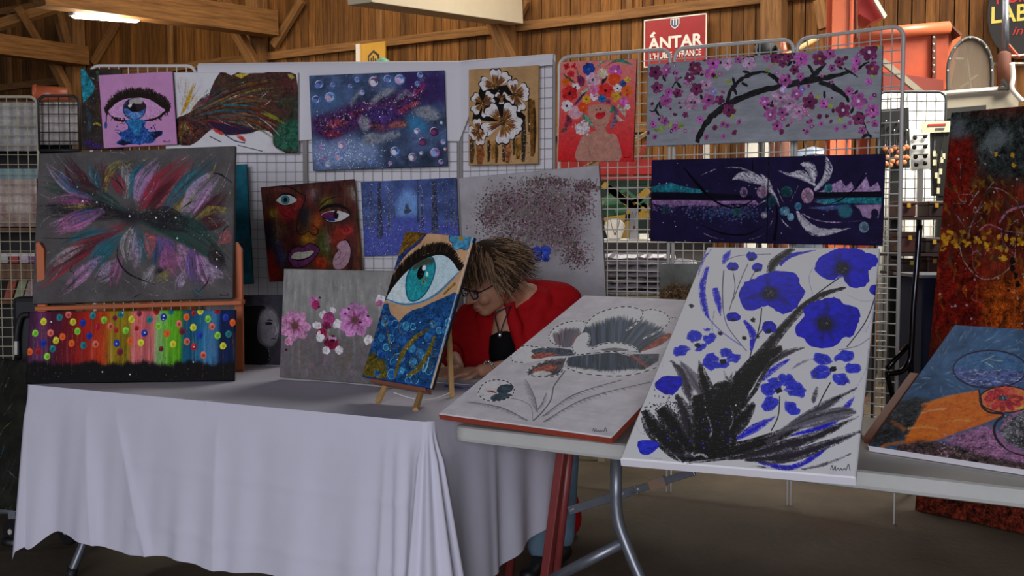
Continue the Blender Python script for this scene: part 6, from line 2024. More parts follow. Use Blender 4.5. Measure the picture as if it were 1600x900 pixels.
for i in range(70):
    x, y = p.r.uniform(270, 780), p.r.uniform(260, 620)
    p.line([(x, y), (x + p.r.uniform(-20, 20), y + 18), (x + p.r.uniform(-30, 30), y + 44)], [3, p.r.uniform(8, 20), 2], p.r.choice(['3c3a26', '2a2c24', '6c5418', '50400f', '3a2c1c', '84601c']), a=.7, dry=.25)
for i in range(26):
    x, y = p.r.gauss(430, 150), p.r.gauss(530, 30)
    p.ell(x, y, p.r.uniform(5, 16), p.r.uniform(4, 12), p.r.choice(['a8781c', 'b8841c', '8c641c']), rot=p.r.uniform(0, 3), jit=2.5, dry=.1)
for i in range(26):
    x, y = p.r.uniform(300, 760), p.r.uniform(240, 760)
    p.line([(x, y), (x + p.r.uniform(-30, 40), y + p.r.uniform(-40, 40)), (x + p.r.uniform(-60, 60), y + p.r.uniform(-60, 60))], [1, 4, 1], p.r.choice(['8c8074', '8a6a74', '7c7c74', 'a08c80']), dry=.1)
p.dots(150, lambda: (p.r.uniform(240, 780), p.r.uniform(200, 880)), (1.5, 6), ['8c8074', '1c1814', '94701c', '7a1c14', '5a5a54', '8c7c84'])
for (x, y) in ((545, 610), (560, 670), (565, 705), (545, 640)):
    p.ell(x, y, 9, 15, '15110f', jit=2)
c.make('painting', 'tall red, black and ochre drip painting standing at the far right', p, 1.45, E_dark)

# ------------------------------------------------------------------ small grey green canvas behind the wire, and the dark canvas low at the left
c = flat_on([(1030, 412), (1098, 412), (1098, 480), (1030, 480)], PAN[5][0], PAN[5][2], 0.015, 0.01)
p = c.paint(160, '585a54', 52, 0.08)
p.view(930, 220, 3.6)
p.poly([(360, 840), (440, 800), (520, 820), (600, 800), (600, 960), (360, 960)], '4c3c28', soft=14, var=.3)
p.dots(40, lambda: (p.r.uniform(370, 560), p.r.gauss(840, 20)), (2, 6), ['6a4a2c', '3a3020', '7c7a70'])
c.make('painting', 'small grey green landscape low on the wire beside the blue poppies', p, 1.9, E_dark)

c = quadc((-150, 775), 4.05, (36, 800), 4.02, (-120, 545), 0.02)
p = c.paint(300, '141410', 53, 0.2)
p.view(0, 450, 4)
for i in range(90):
    x, y = p.r.uniform(-500, 150), p.r.uniform(400, 1380)
    p.line([(x, y), (x - 20, y + 50), (x - 50, y + 110)], [2, p.r.uniform(4, 12), 2], p.r.choice(['2a2a28', '1c3024', '3a3a38', '241c1c', '4a4a20', '20303c', '343434']), a=.8, dry=.3)
for pts, cc in [([(0, 905), (30, 870), (80, 830)], '4c5418'), ([(10, 660), (40, 600), (60, 550)], '505050'), ([(20, 800), (50, 760), (90, 700)], '444844'), ([(40, 1130), (70, 1160), (110, 1200)], '606060'), ([(0, 1060), (20, 1010), (24, 980)], '1c3c50')]:
    p.line(pts, [2, 8, 2], cc, dry=.2)
c.make('painting', 'dark feathery canvas leaning on the trolley below the left end of the table', p, 2.0, E_dark)
# ================================================================== wire display panels, the white sheet, easels
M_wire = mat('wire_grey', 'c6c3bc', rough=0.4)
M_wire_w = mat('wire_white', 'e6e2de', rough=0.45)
M_wire_s = mat('wire_mid_grey', '9c9792', rough=0.5)  # darker grey wire for the panels under the sheet
M_wire_d = mat('wire_black', '2a2a2c', rough=0.5)


def wire_panel(A, B, z0, z1, m, label, cell=0.052, r=0.0028, fr=0.009, foot=True, group='wire display panels'):
    A, B = Vector((A.x, A.y, 0)), Vector((B.x, B.y, 0))
    d = (B - A).normalized()
    L = (B - A).length
    root = empty('wire_panel', label, 'display panel', loc=tuple((A + B) / 2), group=group)
    mb = MB()
    rc = 0.05
    pts = [A + Vector((0, 0, z0))]
    for i in range(7):
        a = PI / 2 * i / 6
        pts.append(A + d * (rc - rc * math.cos(a)) + Vector((0, 0, z1 - rc + rc * math.sin(a))))
    for i in range(7):
        a = PI / 2 * i / 6
        pts.append(B - d * (rc - rc * math.sin(a)) + Vector((0, 0, z1 - rc + rc * math.cos(a))))
    pts.append(B + Vector((0, 0, z0)))
    mb.tube(pts, fr, 8)
    part(mb, 'frame', m, root, smooth=True)
    mb = MB()
    mb.tube([A + Vector((0, 0, z0)), B + Vector((0, 0, z0))], fr * .9, 8)
    part(mb, 'bottom_bar', m, root, smooth=True)
    n = max(2, round(L / cell))
    mb = MB()
    for i in range(1, n):
        q = A + d * (L * i / n)
        mb.tube([q + Vector((0, 0, z0)), q + Vector((0, 0, z1))], r, 4, cap=False)
    nz_ = round((z1 - z0) / cell)
    nv = Vector((d.y, -d.x, 0)) * r * 1.6
    for j in range(1, nz_):
        z = z0 + (z1 - z0) * j / nz_
        mb.tube([A + nv + Vector((0, 0, z)), B + nv + Vector((0, 0, z))], r, 4, cap=False)
    tag(part(mb, 'wire_mesh', m, root), kind='stuff')
    if not foot:
        for q in (A, B):
            mb = MB()
            mb.tube([q, q + Vector((0, 0, z0))], 0.005, 6)
            part(mb, 'leg', m, root, smooth=True)
    if foot:
        for q in (A + d * 0.05, B - d * 0.05):
            nn = Vector((d.y, -d.x, 0))
            mb = MB()
            mb.tube([q + nn * 0.2 + Vector((0, 0, 0.012)), q - nn * 0.2 + Vector((0, 0, 0.012))], 0.012, 8)
            mb.tube([q + Vector((0, 0, 0.012)), q + Vector((0, 0, z0))], 0.01, 8)
            part(mb, 'foot', m, root, smooth=True)
    return root


plab = ['white wire display panel behind the pink eye painting', 'wire display panel behind the split face painting', 'wire display panel behind the galaxy painting', 'wire display panel behind the tan flower painting',
        'bare wire display panel carrying the red flower crown woman', 'wire display panel under the left end of the cherry branch', 'tallest wire display panel under the right end of the cherry branch']
for i, (A, B, n) in enumerate(PAN):
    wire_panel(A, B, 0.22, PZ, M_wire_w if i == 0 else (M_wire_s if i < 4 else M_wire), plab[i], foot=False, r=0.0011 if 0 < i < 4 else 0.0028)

# --- the white sheet thrown over three panels
M_sheet = mat('white_sheet', 'eeebee', rough=0.9, noise=0.05, nscale=5, spec=0.1)
line_ = []
for i in (1, 2, 3):
    A, B, n = PAN[i]
    k = int((B - A).length / 0.02)
    for j in range(k + 1):
        line_.append((A.lerp(B, j / k), n, i, j / k))
vs, fs = [], []
prof = []
NB, NF = 26, 12
rs_ = random.Random(9)
for (q, n, i, f) in line_:
    s_ = q.x
    wob = lambda t, a: a * t * (math.sin(s_ * 17 + 2 * t) * .5 + math.sin(s_ * 31 + 1.3) * .3 + math.sin(s_ * 7.3 + t * 5) * .6)
    zf = {1: 1.80, 2: 1.80}.get(i, 1.80 + 0.34 * min(1, f * 3.5))
    zf += 0.015 * math.sin(s_ * 6)
    col_ = []
    for j in range(NB):
        t = 1 - j / (NB - 1)
        col_.append((-0.016 - abs(wob(t, 0.02)), 2.21 - t * 1.55))
    col_.append((0.0, 2.2135))
    for j in range(NF):
        t = (j + 0.3) / (NF - .7)
        col_.append((0.0150 + 0.004 * t + abs(wob(t, 0.007)) * (0 if t < .1 else 1), 2.209 - t * (2.209 - zf)))
    for (o, z) in col_:
        p_ = q + n * o
        vs.append((p_.x, p_.y, z))
m_ = NB + 1 + NF
for a in range(len(line_) - 1):
    for b in range(m_ - 1):
        fs.append((a * m_ + b, a * m_ + b + 1, (a + 1) * m_ + b + 1, (a + 1) * m_ + b))
mb = MB()
mb.add(vs, fs)
tag(mb.build('sheet', M_sheet, smooth=True), 'white bed sheet thrown over the wire panels behind the hung paintings', 'sheet')

# ------------------------------------------------------------------ easels
M_pine = mat('pine_wood', 'c79d63', rough=0.6, noise=0.35, nscale=6, stretch=(12, 12, 2))
M_salmon = mat('salmon_wood', 'd0703f', rough=0.6, noise=0.25, nscale=5)
M_brown = mat('brown_wood', '84503a', rough=0.55, noise=0.3, nscale=8)

# orange easel standing on the cloth behind the balloons
ez = empty('easel', 'orange wooden easel on the tablecloth holding the grey feather burst', 'easel', loc=tuple(at(210, 560, 4.3)))
ez.location.z = TZ
Z1 = TZ + 0.006
bkd = -c1.n
for u, vt in ((371, 378), (62, 378)):
    top = at(u, vt, 4.215)
    mb = MB()
    w = 0.016
    base_p = Vector((top.x, top.y, Z1))
    mb.prism([base_p + Vector((-w, 0, 0)), base_p + Vector((w, 0, 0)), top + Vector((w, 0, -0.03)), top + Vector((-0.2 * w, 0, 0)), top + Vector((-w, 0, -0.005))], (0, 0.022, 0))
    part(mb, 'upright', M_salmon, ez, bevel=0.002)
la, lb = at(52, 478, 4.19), at(376, 468, 4.13)
mb = MB()
mb.obox(la + Vector((0, 0.01, -0.021)), lb - la, (0, 0.06, 0), (0, 0, 0.016))
part(mb, 'ledge', M_salmon, ez, bevel=0.002)
mb = MB()
mb.beam(at(215, 400, 4.24), Vector((at(215, 400, 4.24).x, 4.42, Z1)), 0.03, 0.02)
part(mb, 'rear_leg', M_salmon, ez)

# little pine easel under the eye
me_ = empty('small_easel', 'little pine table easel under the eye painting', 'easel', loc=tuple(atz(640, 625, TZ)))
f1, f2 = atz(590, 629, Z1), atz(649, 641, Z1)
up4 = c4.EY
n4 = c4.n
for (fp, fr_) in ((f1, 0.30), (f2, 0.80)):
    top = c4.BL + c4.EX * (0.55 + (fr_ - 0.55) * 0.25) + up4 * 0.86 - n4 * 0.032
    b0 = c4.BL + c4.EX * fr_ - n4 * 0.032
    mb = MB()
    mb.beam(fp + Vector((0, 0, 0.0)), b0, 0.017, 0.014, up=n4)
    mb.beam(b0, top, 0.017, 0.014, up=n4)
    part(mb, 'front_leg', M_pine, me_, bevel=0.002)
rf = atz(706, 621, Z1)
mb = MB()
mb.beam(rf, c4.BL + c4.EX * 0.62 + up4 * 0.80 - n4 * 0.05, 0.016, 0.013)
part(mb, 'rear_leg', M_pine, me_, bevel=0.002)
mb = MB()
mb.obox(c4.BL + c4.EX * 0.16 - n4 * 0.03 - Vector((0, 0, 0.016)), c4.EX * 0.78, n4 * 0.042, (0, 0, 0.013))
part(mb, 'ledge', M_brown, me_, bevel=0.002)
mb = MB()
s0, s1 = f2.lerp(c4.BL, 0.3), rf + Vector((0, 0, 0.02))
s0 = c4.BL + c4.EX * 0.4 - n4 * 0.03 - Vector((0, 0, 0.03))
mb.tube(sm([s0, s0.lerp(s1, .35) + Vector((0, 0, -0.022)), s0.lerp(s1, .7) + Vector((0, 0, -0.022)), s1], 5), 0.0013, 5)
part(mb, 'string', M_wire_w, me_, smooth=True)


def table_easel(cv, label, rails=(0.2, 0.8), lege=0.62, m=M_brown, rtop=0.9, ztab=TZ):
    n = cv.n
    r = empty('table_easel', label, 'easel', loc=tuple((cv.BL + cv.BR) / 2))
    back = -n * (cv.th + 0.013)
    for f in rails:
        mb = MB()
        a = cv.BL + cv.EX * f + back + cv.EY * 0.09
        mb.beam(a, cv.BL + cv.EX * f + back + cv.EY * rtop, 0.026, 0.02, up=n)
        part(mb, 'rail', m, r, bevel=0.002)
    mb = MB()
    mb.beam(cv.BL + cv.EX * rails[0] + back * 1.9 + cv.EY * lege, cv.BL + cv.EX * rails[1] + back * 1.9 + cv.EY * lege, 0.02, 0.026, up=n)
    part(mb, 'cross_rail', m, r)
    eu = cv.EX.normalized()
    bk = Vector((-eu.y, eu.x, 0))
    for f in rails:
        t = cv.BL + cv.EX * f + back * 2.0 + cv.EY * lege
        q = t + bk * 0.10
        mb = MB()
        mb.beam(t, Vector((q.x, q.y, ztab + 0.002)), 0.022, 0.022)
        part(mb, 'rear_leg', m, r, bevel=0.002)
    for f in rails:                       # short feet under the lower edge
        t = cv.BL + cv.EX * f + back * 0.6 + bk * 0.11 + Vector((0, 0, 0.012))
        mb = MB()
        mb.beam(t, Vector((t.x + bk.x * .07, t.y + bk.y * .07, ztab + 0.001)), 0.022, 0.02)
        part(mb, 'front_foot', m, r)
    return r


table_easel(cB, 'brown wooden table easel propping up the blue poppies', (0.16, 0.93), 0.55)
table_easel(cA, 'brown wooden table easel propping up the white poppy canvas', (0.25, 0.75), 0.5)
table_easel(cC, 'brown wooden table easel propping up the hourglass landscape', (-0.05, 0.75), 0.5, rtop=0.62)
# the brown ledge of an easel that shows between the poppies and the hourglass
# ================================================================== the woman bending over the table
M_skin = mat('skin', 'c48e70', rough=0.55, noise=0.12, nscale=30)
M_card = mat('red_knit', 'b0161c', rough=0.85, noise=0.25, nscale=9, bump=0.3, bscale=160, spec=0.1)
M_black = mat('black_jersey', '121114', rough=0.85, spec=0.1)
M_denim = mat('denim', '6c8698', rough=0.85, noise=0.3, nscale=25)
M_shoe = mat('black_shoe', '111012', rough=0.5)
M_hair = [mat('hair_brown', '5a4434', rough=0.65, spec=0.2), mat('hair_dark', '35281f', rough=0.8, spec=0.1), mat('hair_blond', '96785a', rough=0.65, spec=0.2)]
M_lens = mat('lens_glass', 'd8dce0', rough=0.1, alpha=0.18)
M_silver = mat('silver', 'd6d6d8', rough=0.22, metal=1.0)
M_redbead = mat('red_bead', 'b81c24', rough=0.25)
M_lip = mat('lip', 'a4594e', rough=0.5)


def capsule(mb, a, b, ra, rb, n=14, flat=None):
    """closed tapered capsule; flat = (axis, factor) squeezes it"""
    a, b = Vector(a), Vector(b)
    d = (b - a)
    L = d.length
    d.normalize()
    prof = []
    for i in range(6):
        t = PI / 2 * (1 - i / 5)
        prof.append((max(1e-4, ra * math.cos(t)), -ra * math.sin(t)))
    for i in range(6):
        t = PI / 2 * i / 5
        prof.append((max(1e-4, rb * math.cos(t)), L + rb * math.sin(t)))
    k = len(mb.v)
    mb.lathe(prof, a, d, n)
    if flat:
        ax, f = Vector(flat[0]).normalized(), flat[1]
        for i in range(k, len(mb.v)):
            v = Vector(mb.v[i])
            t = ((v - a).dot(d)) / max(L, 1e-6)
            c = a + d * (L * min(1, max(0, t)))
            o = v - c
            mb.v[i] = tuple(v - ax * o.dot(ax) * (1 - f))


def solid(mb, name, m, root, voxel=0.007, smooth=4):
    """weld all overlapping volumes into one continuous skin"""
    o = part(mb, name, m, root)
    r = o.modifiers.new('remesh', 'REMESH')
    r.mode = 'VOXEL'
    r.voxel_size = voxel
    s_ = o.modifiers.new('smooth', 'SMOOTH')
    s_.iterations = smooth
    s_.factor = 0.5
    dg = bpy.context.evaluated_depsgraph_get()
    me = bpy.data.meshes.new_from_object(o.evaluated_get(dg))
    o.modifiers.clear()
    old = o.data
    o.data = me
    bpy.data.meshes.remove(old)
    me.shade_smooth()
    if not me.materials:
        me.materials.append(m)
    return o


HC = at(762, 437, 4.20)                       # centre of the skull
hf = Vector((-0.74, -0.42, -0.50)).normalized()
hu = (Vector((-0.10, -0.20, 1)) - hf * Vector((-0.10, -0.20, 1)).dot(hf)).normalized()
hx_ = hf.cross(hu)
HS = 1.10
HM = Matrix((hx_, hf, hu)).transposed()


def hd(x, y, z):
    return HC + HM @ (Vector((x, y, z)) * HS)


NB_ = at(803, 458, 4.34)                      # base of the neck
CH = at(812, 505, 4.42)                       # chest
SLh, SRh = at(882, 470, 4.40), at(737, 497, 4.44)
EL, ER = at(846, 566, 4.24), at(704, 551, 4.36)
WL, WR = at(752, 579, 4.02), at(716, 574, 4.10)
PV = at(968, 560, 4.70)
foot_l, foot_r = atz(893, 868, 0.04), atz(826, 884, 0.04)

woman = empty('person', 'woman in a red cardigan and glasses bending over the table to write', 'person', loc=(PV.x, PV.y, 0))
# --- one continuous body
mb = MB()
rot = HM.to_3x3()


def hb(c, r, n=14):
    mb.ball(hd(*c), Vector(r) * HS, n, rot=rot)


hb((0, -0.012, 0.03), (0.074, 0.094, 0.095), 20)
hb((0, 0.012, -0.03), (0.064, 0.078, 0.085), 18)
hb((0, 0.052, -0.092), (0.032, 0.034, 0.026))
hb((0, 0.02, -0.075), (0.052, 0.058, 0.04))
for s_ in (-1, 1):
    hb((0.036 * s_, 0.058, -0.035), (0.026, 0.026, 0.026))
    hb((0.030 * s_, 0.075, 0.022), (0.026, 0.014, 0.012))
    hb((0.074 * s_, -0.004, -0.012), (0.011, 0.022, 0.032))
    hb((0.011 * s_, 0.094, -0.034), (0.010, 0.010, 0.008), 10)
capsule(mb, hd(0, 0.083, 0.006), hd(0, 0.106, -0.028), 0.009, 0.013, 10)
hb((0, 0.083, -0.066), (0.024, 0.011, 0.007))
hb((0, 0.081, -0.078), (0.021, 0.011, 0.008))
capsule(mb, hd(0, -0.03, -0.06), NB_, 0.056, 0.062)
capsule(mb, NB_, CH, 0.07, 0.12, flat=((0, 1, 0), 0.8))
capsule(mb, NB_ + Vector((-.02, -.02, -.02)), at(786, 522, 4.30), 0.045, 0.05)
capsule(mb, CH, PV, 0.125, 0.14)
capsule(mb, NB_, SLh, 0.055, 0.055)
capsule(mb, NB_, SRh, 0.055, 0.05)
capsule(mb, SLh, EL, 0.05, 0.04)
capsule(mb, SRh, ER, 0.048, 0.038)
capsule(mb, EL, WL, 0.038, 0.025)
capsule(mb, ER, WR, 0.036, 0.024)


def hand(wrist, fwd, nrm, side, curl, sc=1.0):
    """palm, four fingers and a thumb from the side of the palm"""
    f = fwd.normalized()
    nz__ = (nrm - f * nrm.dot(f)).normalized()
    sd = f.cross(nz__) * side
    pc = wrist + f * 0.045 * sc
    R3 = Matrix((sd, f, nz__)).transposed()
    mb.ball(pc, Vector((0.036, 0.046, 0.015)) * sc, 12, rot=R3)
    for k, (off, ln) in enumerate(((-0.026, 0.060), (-0.009, 0.074), (0.009, 0.070), (0.025, 0.054))):
        p0 = wrist + f * 0.078 * sc + sd * off * sc
        d = f.copy()
        r = 0.0088 * sc
        q = p0
        for seg, fr in enumerate((0.45, 0.32, 0.23)):
            ang = curl[min(seg, len(curl) - 1)]
            d = (d * math.cos(ang) - nz__ * math.sin(ang)).normalized()
            e = q + d * ln * fr * sc
            capsule(mb, q, e, r, r * 0.92, 8)
            q, r = e, r * 0.93
    t0 = wrist + f * 0.025 * sc - sd * 0.028 * sc
    t1_ = t0 + (f * 0.6 - sd * 0.8).normalized() * 0.034 * sc
    t2_ = t1_ + (f * 0.95 - sd * 0.25 - nz__ * .2).normalized() * 0.032 * sc
    capsule(mb, t0, t1_, 0.013 * sc, 0.011 * sc, 8)
    capsule(mb, t1_, t2_, 0.011 * sc, 0.009 * sc, 8)
    return wrist + f * 0.11 * sc


hand(WL, Vector((-0.95, -0.12, -0.06)), Vector((0.05, -0.25, 1)), 1, (0.25, 0.5, 0.4))
hand(WR, Vector((-0.55, -0.75, -0.12)), Vector((-0.2, -0.1, 1)), -1, (0.45, 0.8, 0.6))
body = solid(mb, 'body', M_skin, woman, 0.0055, 3)
tag(body, 'face, neck, forearms and hands')

# --- clothes
mb = MB()
capsule(mb, NB_ + Vector((0.03, 0.03, -0.03)), CH, 0.085, 0.142, flat=((0, 1, 0), 0.85))
capsule(mb, CH, PV, 0.150, 0.168)
capsule(mb, NB_ + Vector((0.035, 0.03, 0.0)), SLh, 0.062, 0.074)
capsule(mb, NB_ + Vector((-0.02, 0.06, -0.02)), SRh, 0.055, 0.068)
capsule(mb, SLh, EL, 0.076, 0.06)
capsule(mb, SRh, ER, 0.070, 0.056)
capsule(mb, ER, ER.lerp(WR, 0.28), 0.054, 0.05)
capsule(mb, EL, EL.lerp(WL, 0.30), 0.060, 0.056)
capsule(mb, SRh, at(745, 560, 4.36), 0.07, 0.075)
capsule(mb, at(845, 470, 4.33), at(815, 575, 4.28), 0.05, 0.06)
capsule(mb, at(757, 492, 4.36), at(762, 575, 4.33), 0.035, 0.045)
capsule(mb, at(795, 470, 4.27), at(818, 560, 4.25), 0.022, 0.03)
card = solid(mb, 'cardigan', M_card, woman, 0.008, 5)
dsp = card.modifiers.new('folds', 'DISPLACE')
tx = bpy.data.textures.new('knit_folds', 'CLOUDS')
tx.noise_scale = 0.09
dsp.texture = tx
dsp.strength = 0.022
dsp.mid_level = 0.5
mb = MB()
mb.ball(at(787, 548, 4.30), (0.062, 0.07, 0.12), 18)
capsule(mb, at(790, 535, 4.32), CH, 0.07, 0.09)
solid(mb, 'top', M_black, woman, 0.008, 3)
mb = MB()
hipl, hipr = PV + Vector((0.06, -0.04, -0.06)), PV + Vector((-0.10, 0.0, -0.06))
kl, kr = foot_l + Vector((-0.03, 0.05, 0.46)), foot_r + Vector((0.06, 0.12, 0.46))
al, ar = foot_l + Vector((-0.035, 0.06, 0.06)), foot_r + Vector((0.05, 0.06, 0.06))
capsule(mb, hipl, kl, 0.095, 0.066)
capsule(mb, hipr, kr, 0.095, 0.066)
capsule(mb, kl, al, 0.066, 0.052)
capsule(mb, kr, ar, 0.066, 0.056)
capsule(mb, hipl, hipr, 0.12, 0.12)
solid(mb, 'jeans', M_denim, woman, 0.010, 3)
for (f_, a_) in ((foot_l, al), (foot_r, ar)):
    mb = MB()
    dv = Vector((-0.35, -0.94, 0))
    h = Vector((a_.x, a_.y, 0.045))
    mb.ball(h, (0.045, 0.05, 0.045), 12)
    capsule(mb, h, h + dv * 0.15 - Vector((0, 0, 0.012)), 0.042, 0.034, flat=((0, 0, 1), 0.8))
    solid(mb, 'shoe', M_shoe, woman, 0.008, 3)

# --- hair: a cap and loose strands
mb = MB()
mb.ball(hd(0, -0.03, 0.048), Vector((0.086, 0.094, 0.092)) * HS, 22, rot=rot)
mb.ball(hd(0, -0.055, 0.0), Vector((0.083, 0.075, 0.095)) * HS, 20, rot=rot)
mb.ball(hd(0.0, 0.045, 0.088), Vector((0.06, 0.045, 0.03)) * HS, 16, rot=rot)
hair = solid(mb, 'hair', M_hair[1], woman, 0.008, 3)
mb = MB()
rh = random.Random(21)
for i in range(1500):
    th = rh.uniform(0, 2 * PI)
    ph_ = math.acos(rh.uniform(-0.35, 1))
    lx, ly, lz = math.sin(ph_) * math.cos(th), math.sin(ph_) * math.sin(th), math.cos(ph_)
    if ly > 0.55 and lz < 0.55:
        continue
    root_l = Vector((lx * 0.082, -0.03 + ly * 0.09, 0.035 + lz * 0.098))
    out = Vector((lx, ly * 0.9 - 0.15, lz * 0.5))
    # combed away from the crown, sides and back fall and flick out
    flow = Vector((lx * 0.7, ly * 0.9 - 0.25 + (0.9 if ly > 0.1 and lz > .5 else 0), -0.55 - 0.2 * (1 - lz)))
    L = rh.uniform(0.05, 0.11)
    pts = []
    for k in range(5):
        t = k / 4
        q = root_l + out * (0.018 * math.sin(PI * min(1, t * 1.2)) + 0.012 * t) + flow.normalized() * L * t + Vector((rh.gauss(0, .004), rh.gauss(0, .004), rh.gauss(0, .004))) * t
        pts.append(hd(*q))
    mb.tube(pts, [0.0022, 0.0021, 0.0018, 0.0013, 0.0004], 3, mi=rh.choice([0, 0, 1, 2, 2]), cap=False)
for i in range(700):                       # parting and fringe, combed forward over the brow and to the sides
    th = rh.uniform(0.1, PI - 0.1)
    ph_ = math.acos(rh.uniform(0.45, 1))
    lx, ly, lz = math.sin(ph_) * math.cos(th), math.sin(ph_) * math.sin(th), math.cos(ph_)
    r0 = Vector((lx * 0.084, -0.022 + ly * 0.095, 0.050 + lz * 0.090))
    fl_ = Vector((lx * 1.2 + rh.gauss(0, .25), 0.75 + 0.3 * ly, -0.35 - 0.5 * ly)).normalized()
    L = rh.uniform(0.04, 0.085)
    pts = []
    for k in range(5):
        t = k / 4
        q = r0 + Vector((lx, ly, lz)) * (0.006 + 0.010 * math.sin(PI * t)) + fl_ * L * t + Vector((0, 0, -0.035 * t * t))
        pts.append(hd(*q))
    mb.tube(pts, [0.0022, 0.0021, 0.0018, 0.0013, 0.0004], 3, mi=rh.choice([0, 0, 1, 2, 2]), cap=False)
strands = part(mb, 'hair_strand', M_hair, woman)
tag(strands, 'loose brown and blond hair strands', kind='stuff')

# --- glasses, mouth, eyes, jewellery
mb = MB()
for s_ in (-1, 1):
    ring = [hd(0.034 * s_ + 0.026 * math.cos(t), 0.098 - 0.010 * abs(math.cos(t)), 0.002 + 0.018 * math.sin(t)) for t in np.linspace(0, 2 * PI, 20, endpoint=False)]
    mb.tube(ring, 0.0028, 6, closed=True)
    mb.tube([hd(0.060 * s_, 0.092, 0.008), hd(0.074 * s_, 0.045, 0.006), hd(0.080 * s_, -0.005, 0.004)], 0.0028, 6)
mb.tube([hd(-0.009, 0.100, 0.004), hd(0, 0.104, 0.006), hd(0.009, 0.100, 0.004)], 0.0026, 6)
gl = part(mb, 'glasses', M_rubber, woman, smooth=True)
for s_ in (-1, 1):
    mb = MB()
    c = [hd(0.034 * s_ + 0.025 * math.cos(t), 0.096 - 0.008 * abs(math.cos(t)), 0.002 + 0.017 * math.sin(t)) for t in np.linspace(0, 2 * PI, 16, endpoint=False)]
    mb.prism(c, hf * 0.001)
    part(mb, 'lens', M_lens, woman)
    mb = MB()
    mb.ball(hd(0.032 * s_, 0.078, 0.000), Vector((0.015, 0.010, 0.006)) * HS, 10, rot=rot)
    part(mb, 'eye', M_hair[1], woman, smooth=True)
    mb = MB()
    mb.tube([hd(0.014 * s_, 0.090, 0.026), hd(0.034 * s_, 0.089, 0.031), hd(0.054 * s_, 0.074, 0.024)], [0.002, 0.0035, 0.0015], 6)
    part(mb, 'eyebrow', M_hair[0], woman)
    mb = MB()
    mb.ball(hd(0.081 * s_, 0.002, -0.046), 0.009, 10)
    mb.ball(hd(0.081 * s_, 0.002, -0.064), 0.007, 10)
    part(mb, 'earring', M_redbead, woman, smooth=True)
mb = MB()
mb.ball(hd(0, 0.088, -0.067), Vector((0.023, 0.009, 0.0045)) * HS, 12, rot=rot)
mb.ball(hd(0, 0.086, -0.077), Vector((0.020, 0.009, 0.0055)) * HS, 12, rot=rot)
part(mb, 'lips', M_lip, woman, smooth=True)
mb = MB()
mb.tube(sm([at(800, 478, 4.24), at(775, 490, 4.24), at(778, 512, 4.215), at(781, 522, 4.20), at(787, 505, 4.20), at(797, 480, 4.22)], 4), 0.003, 6)
nk = part(mb, 'necklace', M_rubber, woman, smooth=True)
mb = MB()
mb.ball(at(781, 524, 4.195), (0.008, 0.004, 0.011), 10)
part(mb, 'pendant', M_silver, woman, smooth=True)
mb = MB()
wd = (WL - EL).normalized()
bc = WL - wd * 0.035
bx_ = wd.cross(Vector((0, 0, 1))).normalized()
by_ = wd.cross(bx_)
for i in range(18):
    t = 2 * PI * i / 18
    q = bc + (bx_ * math.cos(t) + by_ * math.sin(t)) * 0.0335 + wd * 0.004 * math.sin(t * 2)
    mb.ball(q, (0.0072, 0.0072, 0.005), 8)
part(mb, 'bracelet', M_silver, woman, smooth=True)
# what she is writing on, and the pen
M_paper = mat('paper', 'dcdce4', rough=0.8)
pc = atz(712, 598, TZ + 0.006)
mb = MB()
mb.obox(pc - E1 * 0.13 - N1 * 0.03, E1 * 0.26, N1 * 0.13, (0, 0, 0.002))
tag(mb.build('paper_sheet', M_paper), 'white sheet of paper under the hands of the woman', 'paper')
mb = MB()
pa_, pb_ = atz(694, 603, TZ + 0.012), atz(735, 607, TZ + 0.012)
mb.tube([pa_, pa_.lerp(pb_, .06), pb_], [0.0012, 0.004, 0.004], 8)
tag(mb.build('pen', mat('pen_blue', '2a3a7c', rough=0.4), smooth=True), 'thin blue pen lying on the cloth before the woman', 'pen')
# ================================================================== signs on the plank wall
M_sign_red = mat('enamel_red', 'a01c24', rough=0.4, noise=0.3, nscale=5, c2='7c141c')
M_sign_white = mat('enamel_white', 'd8cfc4', rough=0.5)
M_sign_black = mat('enamel_black', '14130f', rough=0.5)
M_sign_yellow = mat('enamel_yellow', 'c8952a', rough=0.5, noise=0.2, nscale=6)
M_letter_yellow = mat('letter_yellow', 'cdbb52', rough=0.5)
M_letter_red = mat('letter_red', 'b3221e', rough=0.5)
M_blue_crest = mat('crest_blue', '3a4a72', rough=0.5)


def wall_frame(u0, v0, u1, v1, out):
    """rectangle on the plank wall from two opposite corners -> origin (lower left), x and z vectors"""
    a, b = onwall(u0, v1, out), onwall(u1, v1, out)
    t = onwall((u0 + u1) / 2, v0, out)
    m = (a + b) / 2
    zl = min(a.z, b.z)
    a.z = b.z = (a.z + b.z) / 2
    return a, b - a, Vector((0, 0, t.z - a.z))


